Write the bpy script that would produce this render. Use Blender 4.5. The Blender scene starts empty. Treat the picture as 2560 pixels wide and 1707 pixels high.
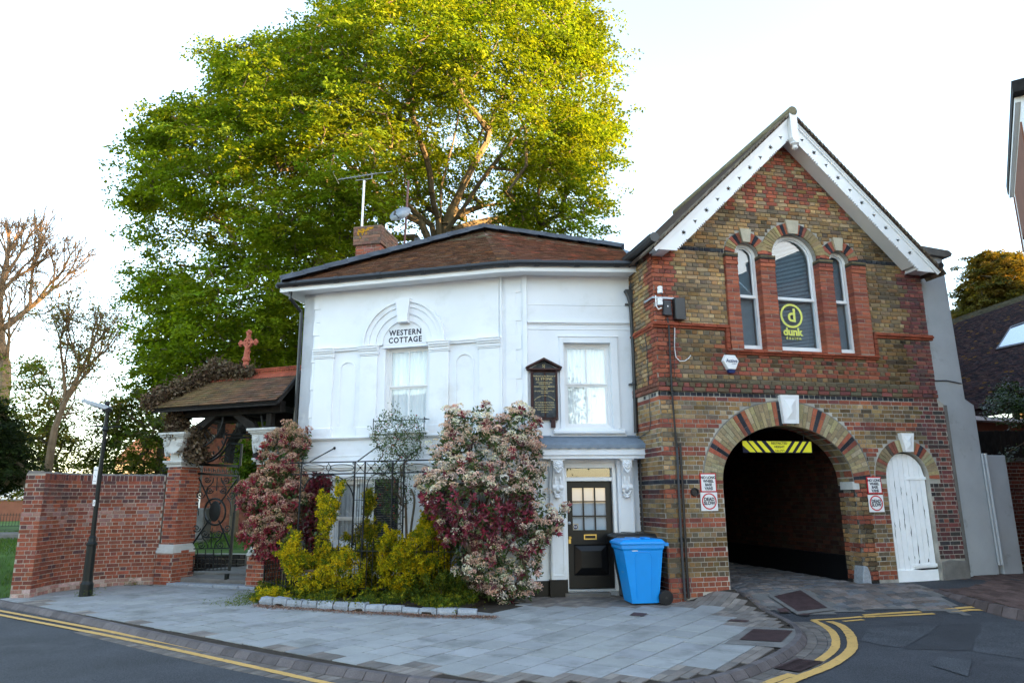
import bpy, math, random
import numpy as np
from mathutils import Vector, Matrix
from mathutils.geometry import tessellate_polygon
R=math.radians
rnd=random.Random(7)
# ---------------------------------------------------------------- camera
scn=bpy.context.scene; col=scn.collection
FPX=1750.; CX=1280.; CY=853.5; CAMH=1.69
PITCH=math.atan(390/FPX); ROLL=R(.45)
cam=bpy.data.cameras.new('camera'); cam.lens=36*FPX/2560; cam.sensor_width=36; cam.clip_end=900; cam.clip_start=.05
co=bpy.data.objects.new('camera',cam); col.objects.link(co); scn.camera=co
_f=Vector((0,math.cos(PITCH),math.sin(PITCH))); _u0=Vector((0,-math.sin(PITCH),math.cos(PITCH))); _r0=Vector((1,0,0))
_u=_u0*math.cos(ROLL)+_r0*math.sin(ROLL); _r=_r0*math.cos(ROLL)-_u0*math.sin(ROLL)
co.matrix_world=Matrix(((_r.x,_u.x,-_f.x,0),(_r.y,_u.y,-_f.y,0),(_r.z,_u.z,-_f.z,CAMH),(0,0,0,1)))
# ---------------------------------------------------------------- sky, sun, exposure
SUN_EL=R(7.5); SUN_AZ=R(112)      # azimuth from +Y towards +X
w=bpy.data.worlds.new('World'); scn.world=w; w.use_nodes=True
nt=w.node_tree; bg=nt.nodes['Background']; sk=nt.nodes.new('ShaderNodeTexSky'); sk.sky_type='NISHITA'; sk.sun_disc=False
sk.sun_elevation=SUN_EL; sk.sun_rotation=SUN_AZ; sk.altitude=50; sk.air_density=1.0; sk.dust_density=1.0; sk.ozone_density=1.5
hs_=nt.nodes.new('ShaderNodeHueSaturation'); hs_.inputs['Saturation'].default_value=.8; nt.links.new(sk.outputs[0],hs_.inputs['Color']); nt.links.new(hs_.outputs[0],bg.inputs[0]); bg.inputs[1].default_value=.15   # thin milky evening air
sl=bpy.data.lights.new('sun','SUN'); sl.energy=5.0; sl.angle=R(.6); sl.color=(1,.60,.25)
so=bpy.data.objects.new('sun',sl); col.objects.link(so)
sd=Vector((math.sin(SUN_AZ)*math.cos(SUN_EL),math.cos(SUN_AZ)*math.cos(SUN_EL),math.sin(SUN_EL)))
so.rotation_euler=sd.to_track_quat('Z','Y').to_euler(); so.location=(30,-20,30)
vs=scn.view_settings; vs.view_transform='Standard'; vs.look='None'; vs.gamma=1; vs.use_curve_mapping=False; vs.exposure=3.1
# ---------------------------------------------------------------- helpers
def raydir(px,py): return _f*FPX+_r*(px-CX)-_u*(py-CY)
def at_y(px,py,y):                       # point seen at a photo pixel, at a given distance
    d=raydir(px,py); return Vector((0,0,CAMH))+d*(y/d.y)
def at_z(px,py,z=0.):
    d=raydir(px,py); return Vector((0,0,CAMH))+d*((z-CAMH)/d.z)
class Fr:                                # a vertical wall frame: u along, d out of the wall, z up
    def __init__(s,x,y,yaw,flip=1):
        a=R(yaw); s.o=Vector((x,y,0)); s.e=Vector((math.cos(a),math.sin(a),0)); s.n=Vector((math.sin(a),-math.cos(a),0))*flip; s.flip=flip
    def p(s,u,d,z): v=s.o+s.e*u+s.n*d; return (v.x,v.y,z)
    def pix(s,px,py,d=0.):               # photo pixel -> (u,z) on the plane at offset d
        r=raydir(px,py); o=s.o+s.n*d; c=Vector((0,0,CAMH)); t=(o-c).dot(s.n)/r.dot(s.n); q=c+r*t; return ((q-o).dot(s.e),q.z)
W0=Fr(0,0,0)
class MB:
    def __init__(s): s.v=[];s.f=[];s.c=[];s.k=(1,1,1)
    def add(s,vs,fs,c=None):
        b=len(s.v); s.v+=[tuple(x) for x in vs]; s.f+=[[b+i for i in f] for f in fs]; s.c+=[c or s.k]*len(fs); return s
    def box(s,fr,u0,u1,d0,d1,z0,z1,c=None):
        P=[fr.p(u,d,z) for z in (z0,z1) for d in (d0,d1) for u in (u0,u1)]
        return s.add(P,[(0,1,3,2),(4,6,7,5),(0,4,5,1),(2,3,7,6),(0,2,6,4),(1,5,7,3)],c)
    def cbox(s,fr,u0,u1,d0,d1,z0,z1,b=.01,c=None):   # box with bevelled front edges (front is d1)
        P=[fr.p(u0,d0,z0),fr.p(u1,d0,z0),fr.p(u1,d0,z1),fr.p(u0,d0,z1),fr.p(u0,d1-b,z0),fr.p(u1,d1-b,z0),fr.p(u1,d1-b,z1),fr.p(u0,d1-b,z1),
           fr.p(u0+b,d1,z0+b),fr.p(u1-b,d1,z0+b),fr.p(u1-b,d1,z1-b),fr.p(u0+b,d1,z1-b)]
        return s.add(P,[(0,1,2,3),(0,4,5,1),(1,5,6,2),(2,6,7,3),(3,7,4,0),(4,8,9,5),(5,9,10,6),(6,10,11,7),(7,11,8,4),(8,11,10,9)],c)
    def prism(s,fr,poly,d0,d1,c=None):   # extrude a (u,z) polygon from d0 to d1
        n=len(poly); P=[fr.p(u,d0,z) for u,z in poly]+[fr.p(u,d1,z) for u,z in poly]
        return s.add(P,[list(range(n)),list(range(2*n-1,n-1,-1))]+[(i,i+n,(i+1)%n+n,(i+1)%n) for i in range(n)],c)
    def tube(s,path,r,n=6,c=None,cap=True):
        path=[Vector(p) for p in path]; rs=r if isinstance(r,(list,tuple)) else [r]*len(path); b=len(s.v); m=len(path)
        for i,p in enumerate(path):
            t=(path[min(i+1,m-1)]-path[max(i-1,0)]); t=t.normalized() if t.length>1e-9 else Vector((0,0,1))
            a=t.orthogonal().normalized() if i==0 else (a-t*a.dot(t)).normalized()
            q=t.cross(a)
            for k in range(n):
                w_=2*math.pi*k/n; s.v.append(tuple(p+(a*math.cos(w_)+q*math.sin(w_))*rs[i]))
        fs=[[b+i*n+k,b+i*n+(k+1)%n,b+(i+1)*n+(k+1)%n,b+(i+1)*n+k] for i in range(m-1) for k in range(n)]
        if cap: fs+=[[b+k for k in range(n)][::-1],[b+(m-1)*n+k for k in range(n)]]
        s.f+=fs; s.c+=[c or s.k]*len(fs); return s
    def lathe(s,o,prof,n=16,c=None,ax=None):   # profile of (r,h) about axis through o
        ax=Vector(ax or (0,0,1)).normalized(); a=ax.orthogonal().normalized(); q=ax.cross(a); o=Vector(o); b=len(s.v); m=len(prof)
        for r_,h in prof:
            for k in range(n):
                t=2*math.pi*k/n; s.v.append(tuple(o+ax*h+(a*math.cos(t)+q*math.sin(t))*r_))
        fs=[[b+i*n+k,b+i*n+(k+1)%n,b+(i+1)*n+(k+1)%n,b+(i+1)*n+k] for i in range(m-1) for k in range(n)]+[[b+k for k in range(n)],[b+(m-1)*n+k for k in range(n)]]
        s.f+=fs; s.c+=[c or s.k]*len(fs); return s
    def ball(s,o,r,sc=(1,1,1),n=10,c=None):
        pr=[(r*math.sin(math.pi*i/6),-r*math.cos(math.pi*i/6)) for i in range(7)]; b=len(s.v); s.lathe((0,0,0),pr,n,c); o=Vector(o)
        for i in range(b,len(s.v)): v=s.v[i]; s.v[i]=(o.x+v[0]*sc[0],o.y+v[1]*sc[1],o.z+v[2]*sc[2])
        return s
    def mesh(s,name):
        me=bpy.data.meshes.new(name); me.from_pydata(s.v,[],s.f)
        at=me.color_attributes.new('Col','FLOAT_COLOR','CORNER'); ln=np.array([len(f) for f in s.f]); cc=np.array(s.c,dtype=np.float32).reshape(-1,3)
        cc=np.repeat(cc,ln,axis=0); at.data.foreach_set('color',np.hstack([cc,np.ones((len(cc),1),np.float32)]).ravel()); return me
    def build(s,name,m,parent=None,smooth=False,bevel=0,label=None,fix=True):
        me=s.mesh(name); me.materials.append(m)
        o=bpy.data.objects.new(name,me); col.objects.link(o)
        if fix:
            import bmesh; bm=bmesh.new(); bm.from_mesh(me); bmesh.ops.recalc_face_normals(bm,faces=bm.faces); bm.to_mesh(me); bm.free()
        if smooth: 
            me.polygons.foreach_set('use_smooth',[True]*len(me.polygons))
        if bevel: b=o.modifiers.new('b','BEVEL'); b.width=bevel; b.segments=2; b.limit_method='ANGLE'
        if parent: own(o,parent)
        if label: o['label']=label
        return o
def own(o,p):
    o.parent=p; o.matrix_parent_inverse=_mw(p).inverted()
def _mw(p):
    m=p.matrix_basis.copy(); return (_mw(p.parent)@p.matrix_parent_inverse@m) if p.parent else m
def tag(o,label,cat,group=None,kind=None):
    if label: o['label']=label
    if cat: o['category']=cat
    if group: o['group']=group
    if kind: o['kind']=kind
    return o
def thing(name,label,cat,loc=(0,0,0),rz=0,group=None):
    o=bpy.data.objects.new(name,None); col.objects.link(o); o.location=loc; o.rotation_euler=(0,0,rz); o.empty_display_size=.2
    return tag(o,label,cat,group)
def copy_tree(o,parent=None):
    c=o.copy(); col.objects.link(c)
    if parent: c.parent=parent; c.matrix_parent_inverse=o.matrix_parent_inverse.copy()
    for ch in list(o.children): copy_tree(ch,c)
    return c
def struct(o): o['kind']='structure'; return o
CAMP=np.array((0,0,CAMH))
def pieces(name,specs,m,parent,limit=300,stuffname=None):   # nearest `limit` pieces become parts, the rest one joined part
    sp=sorted(specs,key=lambda s:float(np.linalg.norm(np.mean(np.array(s[0]),axis=0)-CAMP)))
    for v,f,c in sp[:limit]:
        b=MB(); b.add(v,f,c); me=b.mesh(name); me.materials.append(m); o=bpy.data.objects.new(name,me); col.objects.link(o); own(o,parent)
    if len(sp)>limit:
        b=MB()
        for v,f,c in sp[limit:]: b.add(v,f,c)
        o=b.build(stuffname or name+'_field',m,parent,fix=False); o['kind']='stuff'
def text(s,size,m,name,M,parent=None,ext=.002,bold=0.,cat=None,label=None,sx=1,sp=1.,align='CENTER'):
    cu=bpy.data.curves.new(name,'FONT'); cu.body=s; cu.size=size; cu.extrude=ext; cu.align_x=align; cu.align_y='CENTER'; cu.offset=bold; cu.space_character=sp; cu.resolution_u=3; cu.space_line=.85
    t=bpy.data.objects.new(name,cu); col.objects.link(t); dg=bpy.context.evaluated_depsgraph_get(); me=bpy.data.meshes.new_from_object(t.evaluated_get(dg)); bpy.data.objects.remove(t)
    me.materials.clear(); me.materials.append(m); me.transform(Matrix.Diagonal((sx,1,1,1))); me.transform(M); wh(me)
    o=bpy.data.objects.new(name,me); col.objects.link(o)
    if parent: own(o,parent)
    return o
def wh(me):
    if 'Col' not in me.color_attributes:
        at=me.color_attributes.new('Col','FLOAT_COLOR','CORNER'); at.data.foreach_set('color',np.ones(4*len(me.loops),np.float32))
def frM(fr,u,d,z,rot=0):                 # matrix putting text flat on a wall frame
    e=fr.e; n=fr.n; p=fr.p(u,d,z)
    return Matrix(((e.x,0,n.x,p[0]),(e.y,0,n.y,p[1]),(0,1,0,p[2]),(0,0,0,1)))@Matrix.Rotation(rot,4,'Z')
# ---------------------------------------------------------------- materials
def mat(name,base=(1,1,1),rough=.8,spec=.3,var=.0,vs_=3.,bump=0.,bs=40.,metal=0.,trans=0.,stain=None,grain=0.,gs=60.,coat=0.,sub=None,em=None):
    m=bpy.data.materials.new(name); m.use_nodes=True; n=m.node_tree.nodes; L=m.node_tree.links; P=n['Principled BSDF']
    P.inputs['Roughness'].default_value=rough; P.inputs['Specular IOR Level'].default_value=spec; P.inputs['Metallic'].default_value=metal
    if coat: P.inputs['Coat Weight'].default_value=coat
    a=n.new('ShaderNodeAttribute'); a.attribute_name='Col'
    g=n.new('ShaderNodeNewGeometry')
    def mul(x,y,f=1.,bt='MULTIPLY'):
        k=n.new('ShaderNodeMix'); k.data_type='RGBA'; k.blend_type=bt; k.inputs[0].default_value=f
        L.new(x,k.inputs[6]); 
        if isinstance(y,tuple): k.inputs[7].default_value=(*y,1)
        else: L.new(y,k.inputs[7])
        return k
    o=mul(a.outputs[0],base).outputs[2]
    def noise(sc,det=4,ro=.6):
        t=n.new('ShaderNodeTexNoise'); t.inputs['Scale'].default_value=sc; t.inputs['Detail'].default_value=det; t.inputs['Roughness'].default_value=ro; L.new(g.outputs['Position'],t.inputs['Vector']); return t.outputs[0]
    def ramp(x,p0,c0,p1,c1):
        r=n.new('ShaderNodeValToRGB'); r.color_ramp.elements[0].position=p0; r.color_ramp.elements[0].color=(*c0,1); r.color_ramp.elements[1].position=p1; r.color_ramp.elements[1].color=(*c1,1); L.new(x,r.inputs[0]); return r.outputs[0]
    if var: o=mul(o,ramp(noise(vs_),.3,(1-var,)*3,.7,(1+var,)*3)).outputs[2]
    if grain: o=mul(o,ramp(noise(gs,2,.5),.35,(1-grain,)*3,.65,(1+grain,)*3)).outputs[2]
    if stain:
        sc,c,lo,hi=stain; k=mul(o,c,1.,'MIX'); r=ramp(noise(sc,6,.65),lo,(0,0,0),hi,(1,1,1)); L.new(r,k.inputs[0]); o=k.outputs[2]
    L.new(o,P.inputs['Base Color'])
    if bump:
        b=n.new('ShaderNodeBump'); b.inputs['Strength'].default_value=bump; b.inputs['Distance'].default_value=.01; L.new(noise(bs,5),b.inputs['Height']); L.new(b.outputs[0],P.inputs['Normal'])
    if sub:   # leaves: part of the light passes through
        tr=n.new('ShaderNodeBsdfTranslucent'); mx=n.new('ShaderNodeMixShader'); mx.inputs[0].default_value=sub
        t2=mul(o,(1.25,1.15,.5)); L.new(t2.outputs[2],tr.inputs[0]); L.new(P.outputs[0],mx.inputs[1]); L.new(tr.outputs[0],mx.inputs[2]); L.new(mx.outputs[0],n['Material Output'].inputs[0])
    if em: P.inputs['Emission Color'].default_value=(*em,1); P.inputs['Emission Strength'].default_value=1
    return m
def glassmat(name,tint=(.9,.95,1),refl=1.5,rough=.0):
    m=bpy.data.materials.new(name); m.use_nodes=True; n=m.node_tree.nodes; L=m.node_tree.links; n.remove(n['Principled BSDF'])
    t=n.new('ShaderNodeBsdfTransparent'); t.inputs[0].default_value=(*tint,1); gl=n.new('ShaderNodeBsdfGlossy'); gl.inputs['Roughness'].default_value=rough
    lw=n.new('ShaderNodeLayerWeight'); lw.inputs[0].default_value=.5; pw_=n.new('ShaderNodeMath'); pw_.operation='POWER'; pw_.inputs[1].default_value=4; L.new(lw.outputs['Facing'],pw_.inputs[0]); f=n.new('ShaderNodeMath'); f.operation='MULTIPLY_ADD'; f.inputs[1].default_value=1-refl; f.inputs[2].default_value=refl; L.new(pw_.outputs[0],f.inputs[0]); mx=n.new('ShaderNodeMixShader'); L.new(f.outputs[0],mx.inputs[0]); L.new(t.outputs[0],mx.inputs[1]); L.new(gl.outputs[0],mx.inputs[2]); L.new(mx.outputs[0],n['Material Output'].inputs[0]); return m
M={}
M['brick']=mat('brick_face',rough=.9,spec=.15,var=.16,vs_=9,bump=.5,bs=70,grain=.14,gs=45)
M['mortar']=mat('mortar',(.40,.375,.33),rough=1,spec=.1,var=.35,vs_=1.5,bump=.4,bs=90,stain=(1.0,(.10,.095,.09),.5,.78))
M['shademortar']=mat('shaded_mortar',(.035,.03,.028),rough=1,spec=.05,var=.3,vs_=2)  # near black: the shade of the passage is put into the mortar colour
M['mortar2']=mat('lime_mortar',(.36,.32,.27),rough=1,spec=.1,var=.2,vs_=3,bump=.4,bs=90)
M['render']=mat('painted_render',(.80,.82,.85),rough=.62,spec=.3,var=.03,vs_=1.3,bump=.14,bs=9,stain=(1.4,(.66,.67,.66),.54,.80))
M['white']=mat('white_paint',(.80,.80,.80),rough=.4,spec=.4,var=.02,vs_=4,bump=.05,bs=30)
M['oldwhite']=mat('old_white_paint',(.88,.89,.90),rough=.6,spec=.3,var=.05,vs_=5,bump=.35,bs=16,stain=(5,(.45,.43,.40),.66,.80))
M['grender']=mat('grey_render',(.45,.47,.49),rough=.9,spec=.2,var=.10,vs_=1.3,bump=.4,bs=60,stain=(2.2,(.2,.2,.19),.6,.8))
M['black']=mat('black_paint',(.006,.006,.007),rough=.35,spec=.3,var=.2,vs_=6,bump=.08,bs=30)
M['iron']=mat('black_iron',(.008,.009,.010),rough=.5,spec=.3,var=.2,vs_=12)
M['gatepaint']=mat('green_black_iron',(.006,.009,.009),rough=.42,spec=.3)
M['plastic']=mat('black_plastic',(.02,.021,.023),rough=.38,spec=.5)
M['dgrey']=mat('dark_grey_plastic',(.03,.034,.042),rough=.5,spec=.4)
M['timber']=mat('black_timber',(.018,.016,.015),rough=.8,spec=.2,var=.4,vs_=8,bump=.5,bs=40)
M['tile']=mat('clay_tile',rough=1,spec=.03,var=.25,vs_=6,bump=.6,bs=60,grain=.15,gs=60,stain=(3,(.12,.10,.06),.62,.8))
M['slate']=mat('ridge_slate',(.06,.066,.078),rough=.75,spec=.3,var=.35,vs_=3,bump=.4,bs=40,stain=(9,(.3,.29,.25),.66,.75))
M['lead']=mat('sheet_lead',(.17,.21,.26),rough=.55,spec=.4,var=.2,vs_=6,bump=.25,bs=20)
M['terra']=mat('terracotta',(.30,.075,.04),rough=.85,spec=.2,var=.25,vs_=7,bump=.4,bs=50,stain=(5,(.06,.035,.03),.55,.75))
M['stone']=mat('white_stone',(.50,.50,.48),rough=.85,spec=.2,var=.12,vs_=6,bump=.5,bs=50,stain=(4,(.13,.12,.12),.6,.8))
M['granite']=mat('granite',(.27,.29,.32),rough=.9,spec=.2,var=.15,vs_=20,bump=.9,bs=40,grain=.25,gs=160)
M['concrete']=mat('concrete',(.16,.15,.14),rough=.95,spec=.15,var=.2,vs_=4,bump=.4,bs=60,grain=.1,gs=100)
M['slab']=mat('paving_slab',(.29,.292,.287),rough=.85,spec=.25,var=.10,vs_=2.2,bump=.25,bs=120,grain=.10,gs=150,stain=(1.5,(.11,.11,.105),.52,.80))
M['paver']=mat('brick_paver',(1,1,1),rough=.95,spec=.15,var=.15,vs_=5,bump=.5,bs=90,grain=.12,gs=120)
M['joint']=mat('joint_soil',(.055,.045,.036),rough=1,spec=.05,var=.3,vs_=8,bump=.5,bs=60)
M['kerb']=mat('kerb_stone',(.115,.10,.10),rough=.95,spec=.15,var=.2,vs_=5,bump=.5,bs=90,grain=.15,gs=120)
M['asphalt']=mat('asphalt',(.048,.050,.056),rough=.9,spec=.3,var=.22,vs_=.9,bump=1.,bs=90,grain=.42,gs=75,stain=(.7,(.075,.077,.082),.55,.7))
M['asphalt2']=mat('asphalt_patch',(.042,.044,.049),rough=.9,spec=.3,var=.2,vs_=1.5,bump=1.,bs=90,grain=.4,gs=75)
M['asphalt3']=mat('asphalt_patch_pale',(.060,.063,.069),rough=.95,spec=.3,var=.2,vs_=2,bump=1,bs=80,grain=.5,gs=65)
M['yellow']=mat('road_yellow',(.56,.34,.11),rough=.8,spec=.2,var=.08,vs_=3,bump=.3,bs=120,grain=.10,gs=140,stain=(13,(.13,.11,.08),.60,.70))
M['cover']=mat('rusty_iron',(.065,.038,.038),rough=.8,spec=.3,var=.3,vs_=8,bump=.3,bs=80)
M['sett']=mat('stone_sett',(1,1,1),rough=.8,spec=.3,var=.2,vs_=4,bump=.6,bs=50,grain=.12,gs=90)
M['grass']=mat('grass_ground',(.055,.10,.02),rough=1,spec=.1,var=.5,vs_=.8,bump=.6,bs=60,grain=.3,gs=50)
M['blade']=mat('grass_blade',rough=.8,spec=.2,sub=.3)
M['soil']=mat('soil',(.035,.025,.018),rough=1,spec=.1,var=.4,vs_=10,bump=1,bs=40)
M['blue']=mat('blue_plastic',(.0,.26,.72),rough=.36,spec=.45,var=.05,vs_=4,bump=.06,bs=60)
M['rubber']=mat('rubber',(.012,.012,.013),rough=.6,spec=.3)
M['brass']=mat('brass',(.55,.38,.12),rough=.3,metal=1,spec=.5)
M['metal']=mat('galvanised_metal',(.35,.38,.42),rough=.45,metal=.6,spec=.5,var=.15,vs_=8)
M['dish']=mat('dish_paint',(.28,.31,.35),rough=.5,spec=.4,stain=(8,(.6,.6,.6),.7,.8))
M['curtain']=mat('net_curtain',(.86,.90,.91),rough=.9,spec=.1)
M['door_curtain']=mat('door_net',(.45,.57,.66),rough=.9,spec=.1)
M['blind']=mat('window_blind',(.50,.58,.62),rough=.7,spec=.3)
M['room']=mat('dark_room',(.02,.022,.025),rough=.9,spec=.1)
M['roomwall']=mat('room_wall',(.25,.27,.28),rough=.9,spec=.1)
M['glass']=glassmat('window_glass',(.98,.99,1),.17)
M['glass2']=glassmat('window_glass_dim',(.85,.93,.97),.12)
M['bark']=mat('bark',(.12,.10,.07),rough=.95,spec=.1,var=.3,vs_=3,bump=.8,bs=18)
M['bark2']=mat('pale_bark',(.20,.14,.09),rough=.95,spec=.1,var=.3,vs_=3,bump=.8,bs=18)
M['twig']=mat('twig',(.11,.08,.055),rough=.95,spec=.1)
M['leaf']=mat('leaf',rough=.6,spec=.12,sub=.48)
M['leafs']=mat('glossy_leaf',rough=.38,spec=.45,sub=.18)
M['petal']=mat('blossom',rough=.9,spec=.1,sub=.25)
M['dead']=mat('dead_ivy',rough=.95,spec=.1,sub=.1)
M['signred']=mat('sign_red',(.55,.008,.02),rough=.35,spec=.4)
M['signwhite']=mat('sign_white',(.78,.78,.78),rough=.35,spec=.4)
M['ink']=mat('sign_ink',(.01,.012,.03),rough=.5,spec=.2)
M['signyellow']=mat('sign_yellow',(.80,.72,.03),rough=.5,spec=.3)
M['logo']=mat('logo_yellow',(.75,.76,.16),rough=.5,spec=.3)
M['gold']=mat('gold_letter',(.60,.48,.22),rough=.6,spec=.3)
M['plaque']=mat('slate_board',(.045,.05,.055),rough=.7,spec=.3,var=.5,vs_=14,bump=.5,bs=30)
M['maroon']=mat('maroon_frame',(.05,.022,.02),rough=.7,spec=.3,var=.3,vs_=10)
M['navy']=mat('blue_lens',(.01,.03,.12),rough=.2,spec=.5)
M['keystone']=mat('pale_stone',(.46,.41,.31),rough=.9,spec=.15,var=.12,vs_=8,bump=.5,bs=60)
M['inkgrey']=mat('letter_grey',(.025,.022,.04),rough=.6,spec=.2)
# ---------------------------------------------------------------- ground levels
def S(t): t=max(0.,min(1.,t)); return t*t*(3-2*t)
def pz(x,y): return .2*S((x-2.5)/1.1)*S((y-11.1)/1.3)
def rz_(x,y): return -.07+.24*S((x-3.0)/1.0)*S((y-10.6)/2.2)+.05*S((x-7)/2)*S((y-9)/4)
def fz(x,y): return .05+.10*S((y-10.)/2.6)+.07*S((x-7.2)/1.5)+.02*max(0,y-13)
def at_f(px,py,fn,n=8):
    z=0.
    for i in range(n): p=at_z(px,py,z); z=fn(p.x,p.y)
    return Vector((p.x,p.y,z))
def sheet(fn,x0,x1,y0,y1,st,dz=0.,inside=None):
    b=MB(); nx=int(round((x1-x0)/st)); ny=int(round((y1-y0)/st)); V=[(x0+st*i,y0+st*j) for j in range(ny+1) for i in range(nx+1)]
    F=[]
    for j in range(ny):
        for i in range(nx):
            if inside is None or inside(x0+st*(i+.5),y0+st*(j+.5)): a=j*(nx+1)+i; F.append((a,a+1,a+nx+2,a+nx+1))
    b.add([(x,y,fn(x,y)+dz) for x,y in V],F); return b
def inpoly(x,y,poly):
    c=False; j=len(poly)-1
    for i in range(len(poly)):
        xi,yi=poly[i]; xj,yj=poly[j]
        if (yi>y)!=(yj>y) and x<(xj-xi)*(y-yi)/(yj-yi)+xi: c=not c
        j=i
    return c
def clipbox(poly,fn_inside):  # not used for curved clips
    return poly
def bedding(poly,fn,dz,m,parent):      # fine sheet that follows the falls of the ground
    xs=[p[0] for p in poly]; ys=[p[1] for p in poly]
    return sheet(fn,min(xs),max(xs),min(ys),max(ys),.12,dz,lambda x,y:inpoly(x,y,poly)).build('bedding',m,parent)
def flat(poly,fn,dz,m,name,parent=None,c=None,th=0.):
    tri=tessellate_polygon([[Vector((x,y,0)) for x,y in poly]]); b=MB()
    b.add([(x,y,fn(x,y)+dz) for x,y in poly],[t for t in tri],c)
    if th: n=len(poly); b.add([(x,y,fn(x,y)+dz) for x,y in poly]+[(x,y,fn(x,y)+dz-th) for x,y in poly],[(i,(i+1)%n,(i+1)%n+n,i+n) for i in range(n)],c)
    return b.build(name,m,parent)
# frames of the walls
BF=Fr(2.54,12.02,13); BS=Fr(2.54,12.02,103,-1)
WA=Fr(-.218,13.008,-15); WB=Fr(-.218,13.008,-9.7); WC=Fr(2.30,13.06,4)
# ---------------------------------------------------------------- ground, road, pavements
def sgrp(name): return struct(thing(name,None,None))
def gzf(x,y): return -.09+.16*S((y-13.5)/2.)+.37*S((y-15.2)/1.9)
struct(sheet(rz_,-40,40,-30,6,2.).build('road',M['asphalt']))
struct(sheet(rz_,-20,20,6,16,.25).build('road',M['asphalt']))
struct(sheet(lambda x,y:-.35,-220,220,-220,260,20).build('ground',M['soil']))
KP=[(-16.,18.2),(-13.,15.9),(-11,14.4),(-9.04,12.99),(-7.01,11.57),(-5.29,10.26),(-3.55,8.95),(-2.26,8.08),(-1.3,7.52),(-.6,7.2),(.1,6.98),(.8,6.93),(1.35,7.0),(1.81,7.22),(2.29,7.61),(2.82,8.21),(3.29,8.87),(3.53,9.35),(3.69,9.83),(3.76,10.31),(3.77,10.7),(3.76,11.4),(3.72,12.0),(3.64,12.24)]
def resample(P,st):
    out=[Vector((*P[0],0))]; acc=0.
    for a,b in zip(P[:-1],P[1:]):
        a=Vector((*a,0)); b=Vector((*b,0)); L=(b-a).length; t=st-acc
        while t<=L: out.append(a+(b-a)*(t/L)); t+=st
        acc=(acc+L)%st
    return out
def smooth(P,n=3):
    P=[Vector((*p,0)) if len(p)==2 else Vector(p) for p in P]
    for _ in range(n):
        Q=[P[0]]
        for a,b in zip(P[:-1],P[1:]): Q+=[a*.75+b*.25,a*.25+b*.75]
        P=Q+[P[-1]]
    return P
KS=[(p.x,p.y) for p in smooth(KP,2)]
def jit(s): return rnd.uniform(-s,s)
def blk(poly,z,h,c,bev=.006,tilt=0.):   # a paving block: top polygon with slightly lower chamfered rim
    n=len(poly); cx=sum(p[0] for p in poly)/n; cy=sum(p[1] for p in poly)/n; V=[];dz=jit(tilt); tx=jit(tilt)*4; ty=jit(tilt)*4
    for x,y in poly:
        d=math.hypot(x-cx,y-cy); k=max(0,1-bev/d); V.append((cx+(x-cx)*k,cy+(y-cy)*k,z(x,y)+dz+(x-cx)*tx+(y-cy)*ty))
    V+= [(x,y,z(x,y)-bev*.8+dz) for x,y in poly]+[(x,y,z(x,y)-h) for x,y in poly]
    F=[tuple(range(n))]+[(i,i+n,(i+1)%n+n,(i+1)%n) for i in range(n)]+[(i+n,i+2*n,(i+1)%n+2*n,(i+1)%n+n) for i in range(n)]
    return (V,F,c)
# main pavement
bk=[(3.4,12.3),(2.9,12.15),(2.5,12.4),(2.3,13.2),(.3,13.1),(-.3,13.2),(-4.2,14.3),(-5.2,14.4),(-6.9,15.2),(-7.5,15.3),(-8.1,15.2),(-8.6,14.7),(-8.95,14.0),(-9.05,13.4),(-9.3,13.25)]
kk=[p for p in KS if p[0]>-9.3]
pavpoly=[(-9.25,13.14)]+kk+bk
pav=sgrp('pavement')
bedding(pavpoly,pz,-.012,M['joint'],pav)
slabpoly=[(p[0]-.05 if p[0]>2 else p[0],p[1]+.0) for p in kk if p[0]<3.72 and p[1]<10.2]
slabpoly=[(-8.95,13.2)]+[(x,y+.08) for x,y in slabpoly]+[(3.3,10.3),(2.95,10.95),(2.6,11.45),(1.9,11.55),(-.2,11.55),(-1.5,11.55),(-4.25,12.45),(-4.75,12.9),(-4.9,14.1),(-7.0,14.92),(-7.6,14.95),(-8.25,14.5),(-8.7,13.9),(-8.9,13.35)]
e1=Vector((.575,.818,0)); e2=Vector((.818,-.575,0)); o0=Vector((.24,7.11,0))
cover=[(3.10,9.86),(3.66,9.68),(3.47,9.12),(3.26,8.74),(3.06,8.53),(2.46,8.79)]
pavers=[];slabs=[]
def pcol(a=0): 
    v=rnd.uniform(.8,1.2); b=rnd.choice([(.20,.17,.15),(.23,.20,.175),(.18,.16,.145)]); return tuple(x*v for x in b)
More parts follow.
